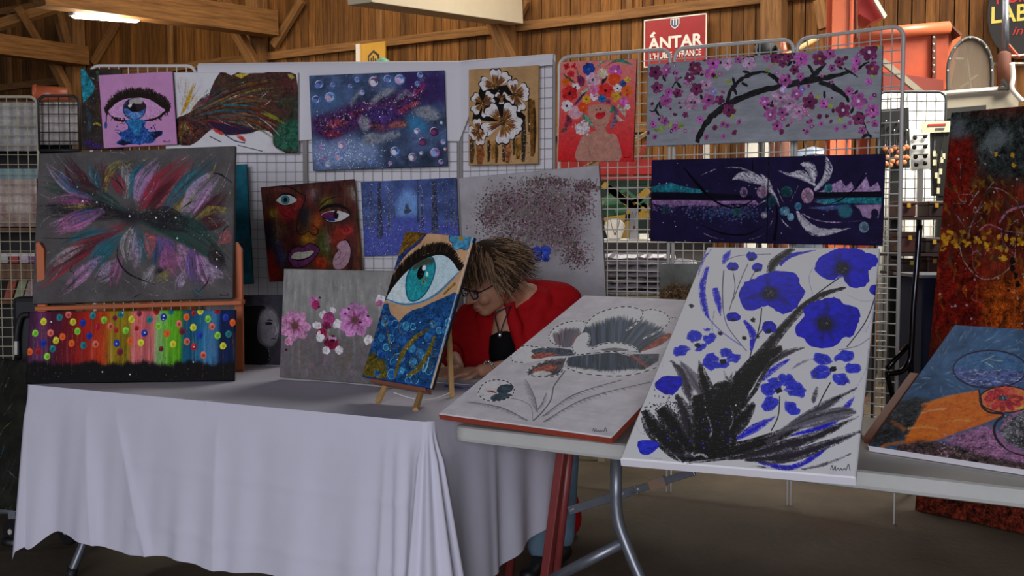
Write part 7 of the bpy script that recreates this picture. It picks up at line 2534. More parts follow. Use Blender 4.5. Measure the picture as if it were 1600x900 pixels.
def text(body, root, o, ex, size_w, size_h, m, name, depth=0.004, bold=0.0, shear=0.0):
    cu = bpy.data.curves.new(name, 'FONT')
    cu.body = body
    cu.size = 1.0
    cu.offset = bold
    cu.shear = shear
    cu.extrude = 0.01
    ob = bpy.data.objects.new(name, cu)
    COL.objects.link(ob)
    dg = bpy.context.evaluated_depsgraph_get()
    me = bpy.data.meshes.new_from_object(ob.evaluated_get(dg))
    bpy.data.objects.remove(ob)
    co = np.array([v.co[:] for v in me.vertices])
    lo, hi = co.min(0), co.max(0)
    ex = Vector(ex).normalized()
    n = Vector((ex.y, -ex.x, 0)).normalized()
    off = root.location
    for v in me.vertices:
        x = (v.co.x - lo[0]) / (hi[0] - lo[0]) * size_w
        z = (v.co.y - lo[1]) / (hi[1] - lo[1]) * size_h
        d = (v.co.z - lo[2]) / max(1e-6, hi[2] - lo[2]) * depth
        v.co = Vector(o) + ex * x + Vector((0, 0, z)) + n * d - off
    me.materials.clear()
    me.materials.append(m)
    r = bpy.data.objects.new(name, me)
    COL.objects.link(r)
    r.parent = root
    return r


# red enamel sign
o, ex, ez_ = wall_frame(1006, 26, 1104, 102, 0.10)
# follow the photograph's slant: the wall runs towards us on the right
sg = empty('enamel_sign', 'red enamel oil sign with white lettering on the plank wall', 'sign', loc=tuple(o + ex * .5))
nW = Vector((ex.y, -ex.x, 0)).normalized()
mb = MB()
mb.obox(o, ex, -nW * 0.02, ez_)
part(mb, 'plate', M_sign_red, sg, bevel=0.004)
mb = MB()
bw = 0.012
xu = ex.normalized()
W_s, H_s = ex.length, ez_.length
for (a, b, c, d) in ((0, 0, W_s, bw), (0, H_s - bw, W_s, bw), (0, 0, bw, H_s), (W_s - bw, 0, bw, H_s)):
    mb.obox(o + xu * a + Vector((0, 0, b)) + nW * 0.001, xu * c, nW * 0.003, (0, 0, d))
part(mb, 'border', M_sign_white, sg)


def spt(fx, fz):
    return o + ex * fx + ez_ * fz + nW * 0.001


text('ANTAR', sg, spt(0.07, 0.36), ex, W_s * 0.87, H_s * 0.25, M_sign_white, 'lettering', bold=0.03)
text('L\'HUILE', sg, spt(0.10, 0.16), ex, W_s * 0.36, H_s * 0.13, M_sign_white, 'lettering', bold=0.015)
text('de', sg, spt(0.48, 0.16), ex, W_s * 0.07, H_s * 0.09, M_sign_white, 'lettering', bold=0.01)
text('FRANCE', sg, spt(0.57, 0.16), ex, W_s * 0.35, H_s * 0.13, M_sign_white, 'lettering', bold=0.015)
cr = [(0.43, 0.96), (0.57, 0.96), (0.57, 0.84), (0.54, 0.78), (0.50, 0.75), (0.46, 0.78), (0.43, 0.84)]
mb = MB()
mb.prism([spt(x, z) for x, z in cr], nW * 0.004)
part(mb, 'crest', M_sign_white, sg)
mb = MB()
for k in range(3):
    mb.prism([spt(0.445 + k * 0.042, 0.945), spt(0.470 + k * 0.042, 0.945), spt(0.470 + k * 0.042, 0.82), spt(0.445 + k * 0.042, 0.82)], nW * 0.006)
mb.prism([spt(0.45, 0.82), spt(0.55, 0.82), spt(0.5, 0.77)], nW * 0.006)
part(mb, 'crest_stripe', M_blue_crest, sg)
mb = MB()
mb.prism([spt(0.10, 0.66), spt(0.16, 0.74), spt(0.20, 0.70), spt(0.15, 0.665), spt(0.19, 0.62), spt(0.11, 0.62)], nW * 0.004)
part(mb, 'emblem', M_sign_white, sg)

# black round oil sign, cut by the edge of the picture
c_ = onwall(1600, 16, 0.10)
sg2 = empty('round_sign', 'black round oil sign with yellow letters at the upper right', 'sign', loc=tuple(c_))
rx = (onwall(1640, 16, 0.10) - c_).length * 1.45
rz = 0.36
mb = MB()
mb.prism([c_ + xu * rx * math.cos(t) + Vector((0, 0, rz * 1.12 * math.sin(t))) for t in np.linspace(0, 2 * PI, 36, endpoint=False)], -nW * 0.02)
part(mb, 'plate', M_sign_black, sg2)


def wp(u, v):
    return onwall(u, v, 0.102)


a, b, t = wp(1549, 37), wp(1600, 35), wp(1549, 11)
text('LAB', sg2, a, xu, (b - a).length * 1.12, t.z - a.z, M_letter_yellow, 'lettering', bold=0.02)
a, b, t = wp(1557, 7), wp(1600, 5), wp(1557, -13)
text('HUILE', sg2, a, xu, (b - a).length * 1.5, t.z - a.z, M_letter_red, 'lettering', bold=0.02)
a, b, t = wp(1582, 55), wp(1599, 53), wp(1582, 43)
text('in', sg2, a, xu, (b - a).length, t.z - a.z, M_letter_red, 'lettering', shear=0.3)

# yellow sign with a dark hexagon, and the green lamp shade in front of it
o2, ex2, ez2 = wall_frame(558, 67, 602, 125, 0.16)
sg3 = empty('yellow_sign', 'yellow sign with a dark hexagon above the galaxy painting', 'sign', loc=tuple(o2))
mb = MB()
mb.obox(o2, ex2, -nW * 0.02, ez2)
part(mb, 'plate', M_sign_yellow, sg3)
mb = MB()
mb.obox(o2 + nW * 0.002, ex2 * 0.14, nW * 0.02, ez2)
part(mb, 'edge_strip', M_sign_white, sg3)
mb = MB()
hc = o2 + ex2 * 0.60 + ez2 * 0.52 + nW * 0.002
for (rr, d, m, nm) in ((0.095, 0.004, M_sign_black, 'hexagon'), (0.07, 0.006, M_sign_yellow, 'hexagon_field')):
    mb = MB()
    mb.prism([hc + xu * rr * math.sin(t) + Vector((0, 0, rr * 1.25 * math.cos(t))) for t in [PI / 3 * k for k in range(6)]], nW * d)
    part(mb, nm, m, sg3)
mb = MB()
for (x, z, w, h) in ((-0.03, -0.04, 0.016, 0.07), (0.0, -0.02, 0.016, 0.07), (0.03, -0.04, 0.016, 0.06), (-0.035, -0.045, 0.085, 0.012)):
    mb.obox(hc + xu * (x - w / 2) + Vector((0, 0, z)) + nW * 0.006, xu * w, nW * 0.003, (0, 0, h))
part(mb, 'monogram', M_sign_black, sg3)
M_mint = mat('mint_enamel', '6fae8c', rough=0.3)
lc = at(598, 104, 8.0)
gl_ = empty('lamp_shade', 'mint green enamel lamp shade peeping over the white sheet', 'lamp', loc=tuple(lc))
mb = MB()
mb.lathe([(0.075, -0.06), (0.08, -0.02), (0.07, 0.02), (0.045, 0.05), (0.015, 0.065)], lc, (0.15, -0.2, 1), 24)
part(mb, 'shade', M_mint, gl_, smooth=True)
mb = MB()
mb.lathe([(0.02, -lc.z + 0.02), (0.02, -0.05)], lc, (0, 0, 1), 12)
mb.lathe([(0.14, -lc.z), (0.12, -lc.z + 0.03)], lc, (0, 0, 1), 20)
part(mb, 'stand', M_grey_steel, gl_, smooth=True)
mb = MB()
mb.prism([at(580, 97, 7.9), at(590, 95, 7.9), at(606, 100, 7.9), at(606, 103, 7.9), at(583, 101, 7.9)], (0, 0.05, 0))
part(mb, 'rim_flap', mat('mint_light', '9fdcb8', rough=0.35), gl_)

# ================================================================== red machinery at the right
M_orange = mat('orange_paint', 'c4552f', rough=0.45, noise=0.3, nscale=4, c2='8c3820')
M_orange_l = mat('orange_bright', 'd06a44', rough=0.4, noise=0.2, nscale=6)
M_rust = mat('rust', '6c3a24', rough=0.8, noise=0.5, nscale=10)
M_redp = mat('red_machine', 'b0302a', rough=0.4, noise=0.2, nscale=6)
M_green = mat('green_machine', '3e7a55', rough=0.4, noise=0.2, nscale=6)
M_yel = mat('yellow_machine', 'c49a34', rough=0.45, noise=0.2, nscale=8)
M_beige = mat('beige_panel', '8c8270', rough=0.6, noise=0.2, nscale=4)
M_whitew = mat('white_cloth_lit', 'e6e2d8', rough=0.9)
M_darkb = mat('dark_box', '2a1a18', rough=0.6)


def slab(pts, Y, depth, name, m, root, bevel=0.0, dy=None):
    """solid whose front outline is seen at pts (optionally each with its own distance), pushed back by depth"""
    q = [at(u, v, Y if dy is None else dy[i]) for i, (u, v) in enumerate(pts)]
    mb = MB()
    mb.prism(q, (0.10 * depth, depth, 0))
    return part(mb, name, m, root, bevel=bevel)


YM = 7.6
hp = empty('grain_hopper', 'rusty orange steel grain hopper behind the wire panel', 'machine', loc=tuple(at(1420, 500, YM)))
hp.location.z = 0
slab([(1336, 60), (1483, 42), (1479, 120), (1474, 150), (1336, 150)], YM, 1.1, 'body', M_orange, hp)
mb = MB()
mb.tube([at(1334, 56, YM - 0.02), at(1483, 43, YM - 0.02)], 0.045, 10)
part(mb, 'top_roll', M_orange_l, hp, smooth=True)
slab([(1483, 38), (1487, 38), (1504, 53), (1501, 56)], YM - .05, 1.0, 'rim_plate', M_rust, hp)
slab([(1484, 44), (1502, 56), (1484, 140), (1476, 140)], YM, 1.0, 'side_panel', M_orange_l, hp, dy=[YM, YM + .45, YM + .45, YM])
mb = MB()
mb.beam(at(1459, 52, YM - .02), at(1459, 122, YM - .02), 0.02, 0.03)
rib = part(mb, 'rib', M_rust, hp)
for k in range(6):
    mb = MB()
    mb.ball(at(1459, 58 + k * 11, YM - .04), 0.008, 8)
    part(mb, 'rivet', M_wire, hp)
slab([(1380, 112), (1474, 125), (1474, 165), (1380, 165)], YM - 0.06, 0.06, 'lower_panel', mat('dark_red_panel', '7c2c1e', rough=0.6), hp)
mb = MB()
mb.beam(at(1378, 95, YM - .3), at(1440, 146, YM - .3), 0.03, 0.04)
part(mb, 'strut', M_beige, hp)
for u in (1350, 1465):
    mb = MB()
    q = at(u, 165, YM + .4)
    mb.beam((q.x, q.y, 0), q, 0.08, 0.08)
    part(mb, 'leg', M_orange, hp)

ps = empty('steel_column', 'orange painted steel column rising behind the cherry branch painting', 'column', loc=tuple(at(1316, 500, 7.2)))
ps.location.z = 0
pa, pb = at(1300, 60, 7.2), at(1333, 60, 7.2)
for (f0, f1, y0, y1, nm) in ((0, 1, 0, 0.012, 'flange'), (0, 1, 0.13, 0.142, 'flange'), (.46, .54, 0.012, 0.13, 'web')):
    mb = MB()
    mb.box((pa.x + (pb.x - pa.x) * f0, 7.2 + y0, 0), (pa.x + (pb.x - pa.x) * f1, 7.2 + y1, 4.4))
    part(mb, nm, M_orange_l, ps)
mb = MB()
mb.box((pb.x - 0.03, 7.185, 0), (pb.x - 0.018, 7.2, 4.4))
part(mb, 'edge_fillet', M_orange, ps)
mb = MB()
mb.tube([at(1337, 0, 7.25), at(1338, 60, 7.25)], 0.012, 8)
part(mb, 'chain', M_rust, ps)

ch_ = empty('chute', 'dark red metal chute with a bright edge at the top right', 'machine', loc=tuple(at(1360, 10, 7.3)))
slab([(1343, -12), (1358, -12), (1385, 24), (1362, 34), (1343, 22)], 7.3, 0.25, 'plate', M_redp, ch_)
slab([(1357, -14), (1364, -14), (1386, 24), (1382, 29)], 7.25, 0.04, 'edge', M_sign_white, ch_)
mb = MB()
mb.beam(at(1350, -10, 7.42), at(1350, -10, 7.42) + Vector((0, 0, 1.2)), 0.04, 0.04)
part(mb, 'hanger', M_rust, ch_)

# thresher with the arched screen
th_ = empty('thresher', 'beige farm machine with an arched wire screen and exhaust pipe', 'machine', loc=tuple(at(1530, 500, 6.9)))
th_.location.z = 0
YT = 6.9
slab([(1474, 146), (1574, 138), (1592, 150), (1590, 185), (1474, 190)], YT, 0.55, 'body', M_beige, th_)
mb = MB()
mb.tube([at(1472, 146, YT - .02), at(1582, 137, YT - .02)], 0.014, 8)
part(mb, 'top_rail', M_sign_white, th_, smooth=True)
slab([(1472, 170), (1541, 164), (1541, 176), (1530, 182), (1472, 186)], YT - 0.1, 0.1, 'slot', M_sign_black, th_)
arch = [(1481, 145), (1481, 110), (1484, 92), (1492, 75), (1504, 63), (1516, 59), (1530, 63), (1541, 74), (1548, 90), (1550, 110), (1550, 140)]
mb = MB()
mb.tube(sm([at(u, v, YT + .1) for u, v in arch], 4), 0.012, 8)
part(mb, 'screen_frame', mat('screen_steel', '4c4c48', rough=0.5, metal=0.4), th_, smooth=True)
mb = MB()
mb.prism([at(u, v, YT + .105) for u, v in arch], (0, 0.004, 0))
part(mb, 'screen', mat('screen_mesh', '5e5040', rough=0.7, alpha=0.6), th_)
for i in range(0, 11):
    u, v = arch[i]
    mb = MB()
    mb.ball(at(u, v, YT + .088), 0.006, 6)
    part(mb, 'bolt', M_wire, th_)
mb = MB()
mb.tube([at(1571, -6, YT + .3), at(1571, 84, YT + .3)], 0.022, 10)
part(mb, 'exhaust_pipe', M_grey_steel, th_, smooth=True)
mb = MB()
mb.tube([at(1569, 80, YT + .3), at(1569, 84, YT + .3), at(1569, 142, YT + .3)], [0.02, 0.042, 0.042], 12)
part(mb, 'muffler', M_rust, th_, smooth=True)
for (a, b) in (((1553, 100), (1600, 100)), ((1580, 88), (1612, 86)), ((1500, 138), (1528, 118)), ((1510, 92), (1516, 140)), ((1493, 93), (1505, 93)), ((1575, 70), (1592, 90))):
    mb = MB()
    mb.tube([at(*a, YT + .35), at(*b, YT + .35)], 0.012, 6)
    part(mb, 'rod', M_orange if a[0] > 1570 else M_beige, th_)
mb = MB()
mb.tube(sm([at(1581, 98, YT - .06), at(1583, 120, YT - .06), at(1581, 138, YT - .06), at(1590, 150, YT - .06), at(1598, 158, YT - .06)], 4), 0.016, 8)
part(mb, 'strap', M_sign_white, th_, smooth=True)
mb = MB()
mb.beam(at(1566, 124, YT - .05), at(1577, 140, YT - .05), 0.02, 0.02)
mb.beam(at(1560, 138, YT - .05), at(1580, 138, YT - .05), 0.02, 0.02)
part(mb, 'clamp', M_sign_black, th_)
q0, q1 = at(1480, 185, YT + .3), at(1588, 185, YT + .3)
for q in (q0, q1):
    mb = MB()
    mb.beam((q.x, q.y, 0), q, 0.1, 0.1)
    part(mb, 'leg', M_beige, th_)

# ================================================================== jewellery stall at the right
YJ = 6.1
jb = empty('jewellery_board', 'black board hung with round orange wooden pendants', 'display board', loc=tuple(at(1398, 216, YJ)))
slab([(1374, 171), (1420, 168), (1422, 262), (1374, 262)], YJ, 0.03, 'board', M_sign_black, jb)
mb = MB()
q = at(1398, 262, YJ + .02)
mb.beam((q.x, q.y, 0), q, 0.04, 0.03)
part(mb, 'post', M_sign_black, jb)
rj = random.Random(2)
M_pend = mat('wooden_pendant', 'cf7c48', rough=0.5)
M_hook = mat('hook_silver', 'd8d8d4', rough=0.25, metal=1)
for (u, v) in ((1383, 232), (1387, 246), (1392, 236), (1395, 252), (1398, 231), (1401, 246), (1404, 255), (1406, 238), (1411, 233), (1413, 254), (1417, 246), (1384, 256), (1391, 258), (1409, 246), (1417, 230)):
    mb = MB()
    mb.lathe([(0.004, 0.0), (0.013, 0.001), (0.016, 0.004), (0.013, 0.007)], at(u, v, YJ - .012), (0.1, 1, 0), 12)
    pd = part(mb, 'pendant', M_pend, jb, smooth=True)
    mb = MB()
    mb.tube([at(u, v - 4, YJ - .006), at(u + rj.uniform(-1, 1), v - rj.uniform(26, 40), YJ - .006)], 0.0016, 4)
    part(mb, 'cord', M_hook, jb)
for k in range(6):
    mb = MB()
    mb.ball(at(1384 + k * 6.5, 190 + (k % 3) * 7, YJ - .01), 0.008, 8)
    part(mb, 'bead', M_hook, jb, smooth=True)

wb = empty('earring_card', 'white display card with dark sunglasses beside the pendant board', 'display board', loc=tuple(at(1438, 232, YJ + .1)))
slab([(1421, 202), (1455, 202), (1454, 264), (1425, 267)], YJ + .1, 0.02, 'card', M_whitew, wb)
for (u, v) in ((1430, 215), (1446, 213), (1429, 230), (1446, 229), (1431, 245), (1446, 244), (1432, 257), (1446, 255)):
    mb = MB()
    mb.lathe([(0.004, 0), (0.013, 0.002), (0.014, 0.006)], at(u, v, YJ + .085), (0, 1, 0), 10)
    part(mb, 'dark_lens', M_sign_black, wb, smooth=True)
for v in (214, 229, 244):
    mb = MB()
    mb.tube([at(1427, v - 2, YJ + .085), at(1450, v - 3, YJ + .085)], 0.003, 5)
    part(mb, 'bridge', M_rubber, wb)
mb = MB()
q = at(1438, 264, YJ + .11)
mb.beam((q.x, q.y, 0), q, 0.03, 0.02)
part(mb, 'post', M_wire, wb)
tg = empty('price_sign', 'cream card sign above the black necklace bar', 'sign', loc=tuple(at(1463, 198, YJ)))
slab([(1441, 191), (1485, 189), (1485, 206), (1441, 208)], YJ, 0.01, 'card', mat('cream_card', 'd2c8a4', rough=0.7), tg)
slab([(1450, 194), (1478, 193), (1478, 196), (1450, 197)], YJ - .004, 0.004, 'red_line', M_letter_red, tg)
slab([(1462, 200), (1476, 199.5), (1476, 202), (1462, 202.5)], YJ - .004, 0.004, 'grey_line', M_grey_steel, tg)
nb2 = empty('necklace_bar', 'black bar hung with pale tagged necklaces beside the drip painting', 'display board', loc=tuple(at(1468, 250, YJ)))
slab([(1455, 207), (1483, 206), (1481, 306), (1457, 306)], YJ + .012, 0.03, 'board', M_sign_black, nb2)
mb = MB()
q = at(1468, 306, YJ + .03)
mb.beam((q.x, q.y, 0), q, 0.03, 0.03)
part(mb, 'post', M_sign_black, nb2)
for (u, v) in ((1460, 254), (1463, 274), (1467, 282), (1472, 250), (1466, 298), (1470, 268), (1460, 240), (1475, 244)):
    mb = MB()
    mb.box((-.008, 0, -.016), (.008, .004, .016))
    q = at(u, v, YJ - .002)
    mb.v = [(x + q.x, y + q.y, z + q.z) for x, y, z in mb.v]
    part(mb, 'tag', mat('tag_cream', 'd6cda8', rough=0.7), nb2)
    mb = MB()
    mb.tube([at(u, v - 5, YJ + .004), at(u + 1, v - 34, YJ + .004)], 0.0014, 4)
    part(mb, 'cord', M_hook, nb2)

# the white cloth on a wire stand behind, catching the daylight
mb = MB()
vs = []
for i in range(25):
    for j in range(2):
        q = at(1372 + i * 4.4, (146 if j == 0 else 560), 6.55 + 0.02 * math.sin(i * 1.1))
        vs.append((q.x, q.y, q.z if j == 0 else 0.35))
fs = [(i * 2, i * 2 + 1, i * 2 + 3, i * 2 + 2) for i in range(24)]
mb.add(vs, fs)
cl2 = mb.build('white_cloth', M_whitew, smooth=True)
tag(cl2, 'sunlit white cloth hanging behind the jewellery boards', 'cloth')
sdm = cl2.modifiers.new('solid', 'SOLIDIFY')
sdm.thickness = 0.004
wire_panel(at(1372, 146, 6.5), at(1478, 146, 6.5), 0.1, at(1420, 146, 6.5).z + 0.01, M_wire_d, 'dark wire panel in front of the sunlit white cloth', cell=0.058, foot=False, group='wire panels of the neighbouring stalls')

# little shelf with leather boxes, blue cloth below
YS = 5.9
sh = empty('shelf_stand', 'dark metal shelf stand with leather boxes beside the drip painting', 'shelf', loc=tuple(at(1440, 400, YS)))
sh.location.z = 0
for v in (341, 398, 428):
    mb = MB()
    a, b = at(1402, v, YS), at(1478, v - 1, YS)
    mb.box((a.x, YS, a.z - 0.008), (b.x, YS + 0.28, a.z + 0.008))
    part(mb, 'shelf_board', M_darkb, sh)
for u in (1436, 1476):
    mb = MB()
    q = at(u, 310, YS + .26)
    mb.beam((q.x, q.y, 0), (q.x, q.y, at(u, 340, YS).z), 0.02, 0.02)
    part(mb, 'upright', M_rubber, sh)
M_leather = mat('leather_brown', '4a221c', rough=0.5, noise=0.3, nscale=12)
M_leather2 = mat('leather_dark', '33211f', rough=0.5, noise=0.3, nscale=12)
bl_lab = ['brown leather box with a gold clasp on the upper shelf', 'dark leather box at the end of the upper shelf', 'red brown leather box on the middle shelf', 'dark leather bag at the end of the middle shelf', 'small dark leather box on the lowest shelf', 'flat brown leather case lowest beside the drip painting']
for k, (u0, v0, u1, v1, m) in enumerate(((1406, 314, 1432, 340, M_leather), (1451, 314, 1474, 340, M_leather2), (1408, 362, 1434, 397, M_leather), (1446, 371, 1472, 397, M_leather2), (1449, 401, 1470, 427, M_leather), (1408, 405, 1440, 427, M_leather2))):
    r = empty('leather_box', bl_lab[k], 'box', loc=tuple(at((u0 + u1) / 2, v1, YS + .02)), group='leather boxes on the shelf stand')
    a, b = at(u0, v1, YS + .03), at(u1, v0, YS + .03)
    a.z = at(u0, {0: 341, 1: 398, 2: 428}[k // 2], YS).z + 0.009
    lidz = a.z + (b.z - a.z) * 0.72
    mb = MB()
    mb.box((a.x, YS + .03, a.z), (b.x, YS + .2, lidz))
    part(mb, 'body', m, r, bevel=0.006)
    mb = MB()
    mb.box((a.x - .004, YS + .026, lidz), (b.x + .004, YS + .204, b.z))
    part(mb, 'lid', m, r, bevel=0.008)
    mb = MB()
    mb.box(((a.x + b.x) / 2 - .01, YS + .018, lidz - .012), ((a.x + b.x) / 2 + .01, YS + .03, lidz + .012))
    part(mb, 'clasp', M_yel, r)
# blue cloth on a low table
mb = MB()
a, b = at(1425, 440, 5.6), at(1520, 440, 5.6)
tb2 = empty('low_table', 'low table covered with a navy cloth behind the drip painting', 'table', loc=(a.x, 5.6, 0))
mb.box((a.x, 5.45, 0.0), (b.x, 5.8, at(1440, 432, 5.6).z))
part(mb, 'cloth_cover', mat('navy_cloth', '161c3a', rough=0.9, noise=0.2, nscale=6), tb2, bevel=0.01)
mb = MB()
q = at(1440, 432, 5.6)
mb.box((a.x - .02, 5.42, q.z), (b.x, 5.82, q.z + 0.015))
part(mb, 'table_top', M_grey_steel, tb2)

# chrome clothes stand: upright bending into a foot
YP = 4.35
st = empty('chrome_stand', 'dark chrome tube stand bending into a foot behind the blue poppies', 'stand', loc=tuple(at(1424, 560, YP)))
st.location.z = 0
M_chrome = mat('dark_chrome', '3a3a3e', rough=0.18, metal=1.0)
mb = MB()
mb.tube(sm([at(1437, 352, YP), at(1432, 420, YP), at(1427, 480, YP), at(1424, 540, YP), at(1420, 566, YP), at(1408, 580, YP - .01), at(1385, 584, YP - .03)], 5), 0.0125, 10)
part(mb, 'upright', M_chrome, st, smooth=True)
mb = MB()
mb.tube([at(1418, 540, YP), at(1386, 576, YP - .06)], 0.011, 10)
part(mb, 'side_bar', M_chrome, st, smooth=True)
for u, v in ((1424, 545), (1386, 584)):
    q = at(u, v, YP)
    mb = MB()
    ft_ = atz(1470, 770, 0.0)
    mid_ = at(1420, 717, 4.88)
    ft_ = atz(1446, 758, 0.0)
    mb.tube([q, mid_, ft_], 0.011, 8)
    part(mb, 'leg', M_chrome, st, smooth=True)

# ================================================================== what shows through the bare wire in the middle
fm = empty('farm_machine', 'red, green and yellow farm machine seen through the bare wire panel', 'machine', loc=tuple(at(960, 300, 8.2)))
fm.location.z = 0
YF = 8.2
slab([(868, 252), (1030, 248), (1030, 272), (868, 274)], YF, 0.15, 'red_beam', M_redp, fm)
slab([(868, 276), (1030, 274), (1030, 281), (868, 283)], YF - .1, 0.1, 'red_rail', M_redp, fm)
slab([(868, 283), (1030, 281), (1030, 288), (868, 290)], YF - .05, 0.1, 'green_rail', M_green, fm)
for (a, b, m) in (((905, 250), (918, 275), M_redp), ((918, 275), (930, 250), M_redp), ((985, 275), (1010, 222), M_redp), ((942, 288), (1000, 330), M_yel), ((948, 292), (986, 322), M_yel), ((985, 318), (976, 378), M_yel), ((990, 318), (1014, 296), M_yel), ((944, 345), (1014, 335), M_yel), ((985, 325), (1014, 327), M_yel), ((945, 310), (980, 296), M_green), ((960, 330), (1012, 318), M_green), ((980, 300), (1012, 325), M_green), ((945, 318), (1010, 312), M_green)):
    mb = MB()
    mb.beam(at(*a, YF - .2), at(*b, YF - .2), 0.045, 0.05 if m is M_yel else 0.025)
    part(mb, 'arm' if m is M_yel else 'lattice_bar', m, fm)
mb = MB()
mb.ball(at(955, 335, YF + .3), (0.26, 0.2, 0.14), 18)
part(mb, 'tank', M_green, fm, smooth=True)
slab([(868, 290), (1030, 288), (1030, 380), (868, 380)], YF + .6, 0.2, 'dark_body', mat('machine_dark', '15241c', rough=0.7), fm)
for u in (872, 1025):
    q = at(u, 252, YF + .05)
    mb = MB()
    mb.beam((q.x, q.y, 0), q, 0.08, 0.08)
    part(mb, 'leg', M_redp, fm)

YC = 6.6
dc = empty('display_counter', 'white topped display counter behind the bare wire panel', 'counter', loc=tuple(at(1000, 400, YC)))
dc.location.z = 0
zt = at(1000, 374, YC).z
a, b = at(905, 374, YC), at(1120, 374, YC)
mb = MB()
mb.box((a.x, YC, zt - 0.02), (b.x, YC + 0.5, zt))
part(mb, 'counter_top', M_whitew, dc)
mb = MB()
mb.box((a.x + .02, YC + .03, 0), (b.x - .02, YC + .45, zt - 0.02))
part(mb, 'base', mat('counter_grey', '55504f', rough=0.7), dc)
bu = empty('necklace_bust', 'white necklace bust with a thin chain on the counter', 'display bust', loc=(at(960, 372, YC + .15).x, YC + .15, zt))
q = at(960, 373, YC + .15)
k = (YC + .15) / F
mb = MB()
prof = [(-10, 0), (10, 0), (16, 20), (15, 25), (6, 32), (-6, 32), (-15, 25), (-16, 20)]
mb.prism([Vector((q.x + x * k, YC + .12, zt + z * k)) for x, z in prof], (0, 0.05, 0))
part(mb, 'bust', M_whitew, bu, bevel=0.01)
mb = MB()
mb.tube(sm([(q.x - 7 * k, YC + .112, zt + 30 * k), (q.x - 4 * k, YC + .112, zt + 16 * k), (q.x, YC + .112, zt + 9 * k), (q.x + 4 * k, YC + .112, zt + 16 * k), (q.x + 7 * k, YC + .112, zt + 30 * k)], 4), 0.002, 5)
part(mb, 'chain', M_rust, bu)
mb = MB()
mb.ball((q.x, YC + .11, zt + 8 * k), 0.008, 8)
part(mb, 'pendant', M_rust, bu)
sd_ = empty('necklace_stand', 'grey upright necklace stand with a dark pendant on the counter', 'display stand', loc=(at(990, 372, YC + .1).x, YC + .1, zt))
q = at(990, 373, YC + .1)
mb = MB()
mb.hexa([(q.x - 7 * k, YC + .06, zt), (q.x + 5 * k, YC + .06, zt), (q.x + 5 * k, YC + .12, zt), (q.x - 7 * k, YC + .12, zt), (q.x - 5 * k, YC + .11, zt + 46 * k), (q.x + 7 * k, YC + .11, zt + 46 * k), (q.x + 7 * k, YC + .12, zt + 46 * k), (q.x - 5 * k, YC + .12, zt + 46 * k)])
part(mb, 'board', mat('grey_velvet', '77777c', rough=0.9), sd_)
mb = MB()
mb.ball((q.x, YC + .065, zt + 18 * k), (0.009, 0.005, 0.014), 8)
part(mb, 'pendant', M_rust, sd_)
mb = MB()
mb.tube([(q.x - 2 * k, YC + .1, zt + 42 * k), (q.x, YC + .068, zt + 22 * k), (q.x + 4 * k, YC + .1, zt + 42 * k)], 0.0018, 5)
part(mb, 'chain', M_rubber, sd_)
mb = MB()
q = at(1003, 373, YC + .08)
mb.box((q.x - .02, YC + .06, zt), (q.x + .04, YC + .12, zt + 0.035))
tag(mb.build('gift_box', M_whitew, bevel=0.003), 'small white gift box on the counter beside the necklace stand', 'box')

# prints in clear plastic sleeves, stacked low behind the wire
M_sleeve = mat('plastic_sleeve', 'c8c4cc', rough=0.12, noise=0.5, nscale=7, c2='6c6270', alpha=0.75)
YW = 5.9
rk = empty('print_table', 'low table with wrapped prints behind the bare wire panel', 'table', loc=tuple(at(1000, 470, YW)))
rk.location.z = 0
zk = at(1000, 462, YW).z
a, b = at(930, 462, YW), at(1130, 462, YW)
mb = MB()
mb.box((a.x, YW, zk - 0.03), (b.x, YW + .5, zk))
part(mb, 'table_top', M_board, rk)
for u in (940, 1120):
    for dy in (.05, .45):
        q = at(u, 462, YW + dy)
        mb = MB()
        mb.beam((q.x, YW + dy, 0), (q.x, YW + dy, zk - .03), 0.04, 0.04)
        part(mb, 'leg', M_board, rk)
pcs = ['8a8f96', '6a4a56', '7c97a4', '9a8c84', '5a5460', 'b0aab0', '8c6c74']
plabs = ['lowest wrapped print of the stack behind the wire', 'grey wrapped print second from the bottom behind the wire', 'blue wrapped print low in the stack behind the wire', 'tan wrapped print in the middle of the stack behind the wire', 'dark wrapped print high in the stack behind the wire', 'pale wrapped print near the top of the stack behind the wire', 'topmost crumpled wrapped print behind the wire']
for k_, cc in enumerate(pcs):
    r = empty('wrapped_print', plabs[k_], 'print', loc=(0, 0, 0), group='wrapped prints on the low table')
    z = zk + 0.003 + k_ * 0.034
    x0 = at(940 + rj.uniform(0, 14), 450, YW).x
    x1 = at(1050 + rj.uniform(0, 50), 450, YW).x
    tl = rj.uniform(-.02, .03)
    mb = MB()
    mb.hexa([(x0, YW + .02, z), (x1, YW + .02, z), (x1, YW + .42, z), (x0, YW + .42, z), (x0, YW + .03, z + .012), (x1, YW + .03, z + .012), (x1, YW + .42, z + .012), (x0, YW + .42, z + .012)])
    part(mb, 'print', mat('print_' + cc, cc, rough=0.6, noise=0.5, nscale=9), r)
    mb = MB()
    n_ = 16
    vs = []
    for i in range(n_ + 1):
        for j in range(3):
            x = x0 - .015 + (x1 - x0 + .03) * i / n_
            vs.append((x, YW + (0.0, .03, .43)[j], z + (0.0, .020, .021)[j] + abs(rj.gauss(0, .005))))
    mb.add(vs, [(i * 3 + j, (i + 1) * 3 + j, (i + 1) * 3 + j + 1, i * 3 + j + 1) for i in range(n_) for j in range(2)])
    part(mb, 'sleeve', M_sleeve, r)

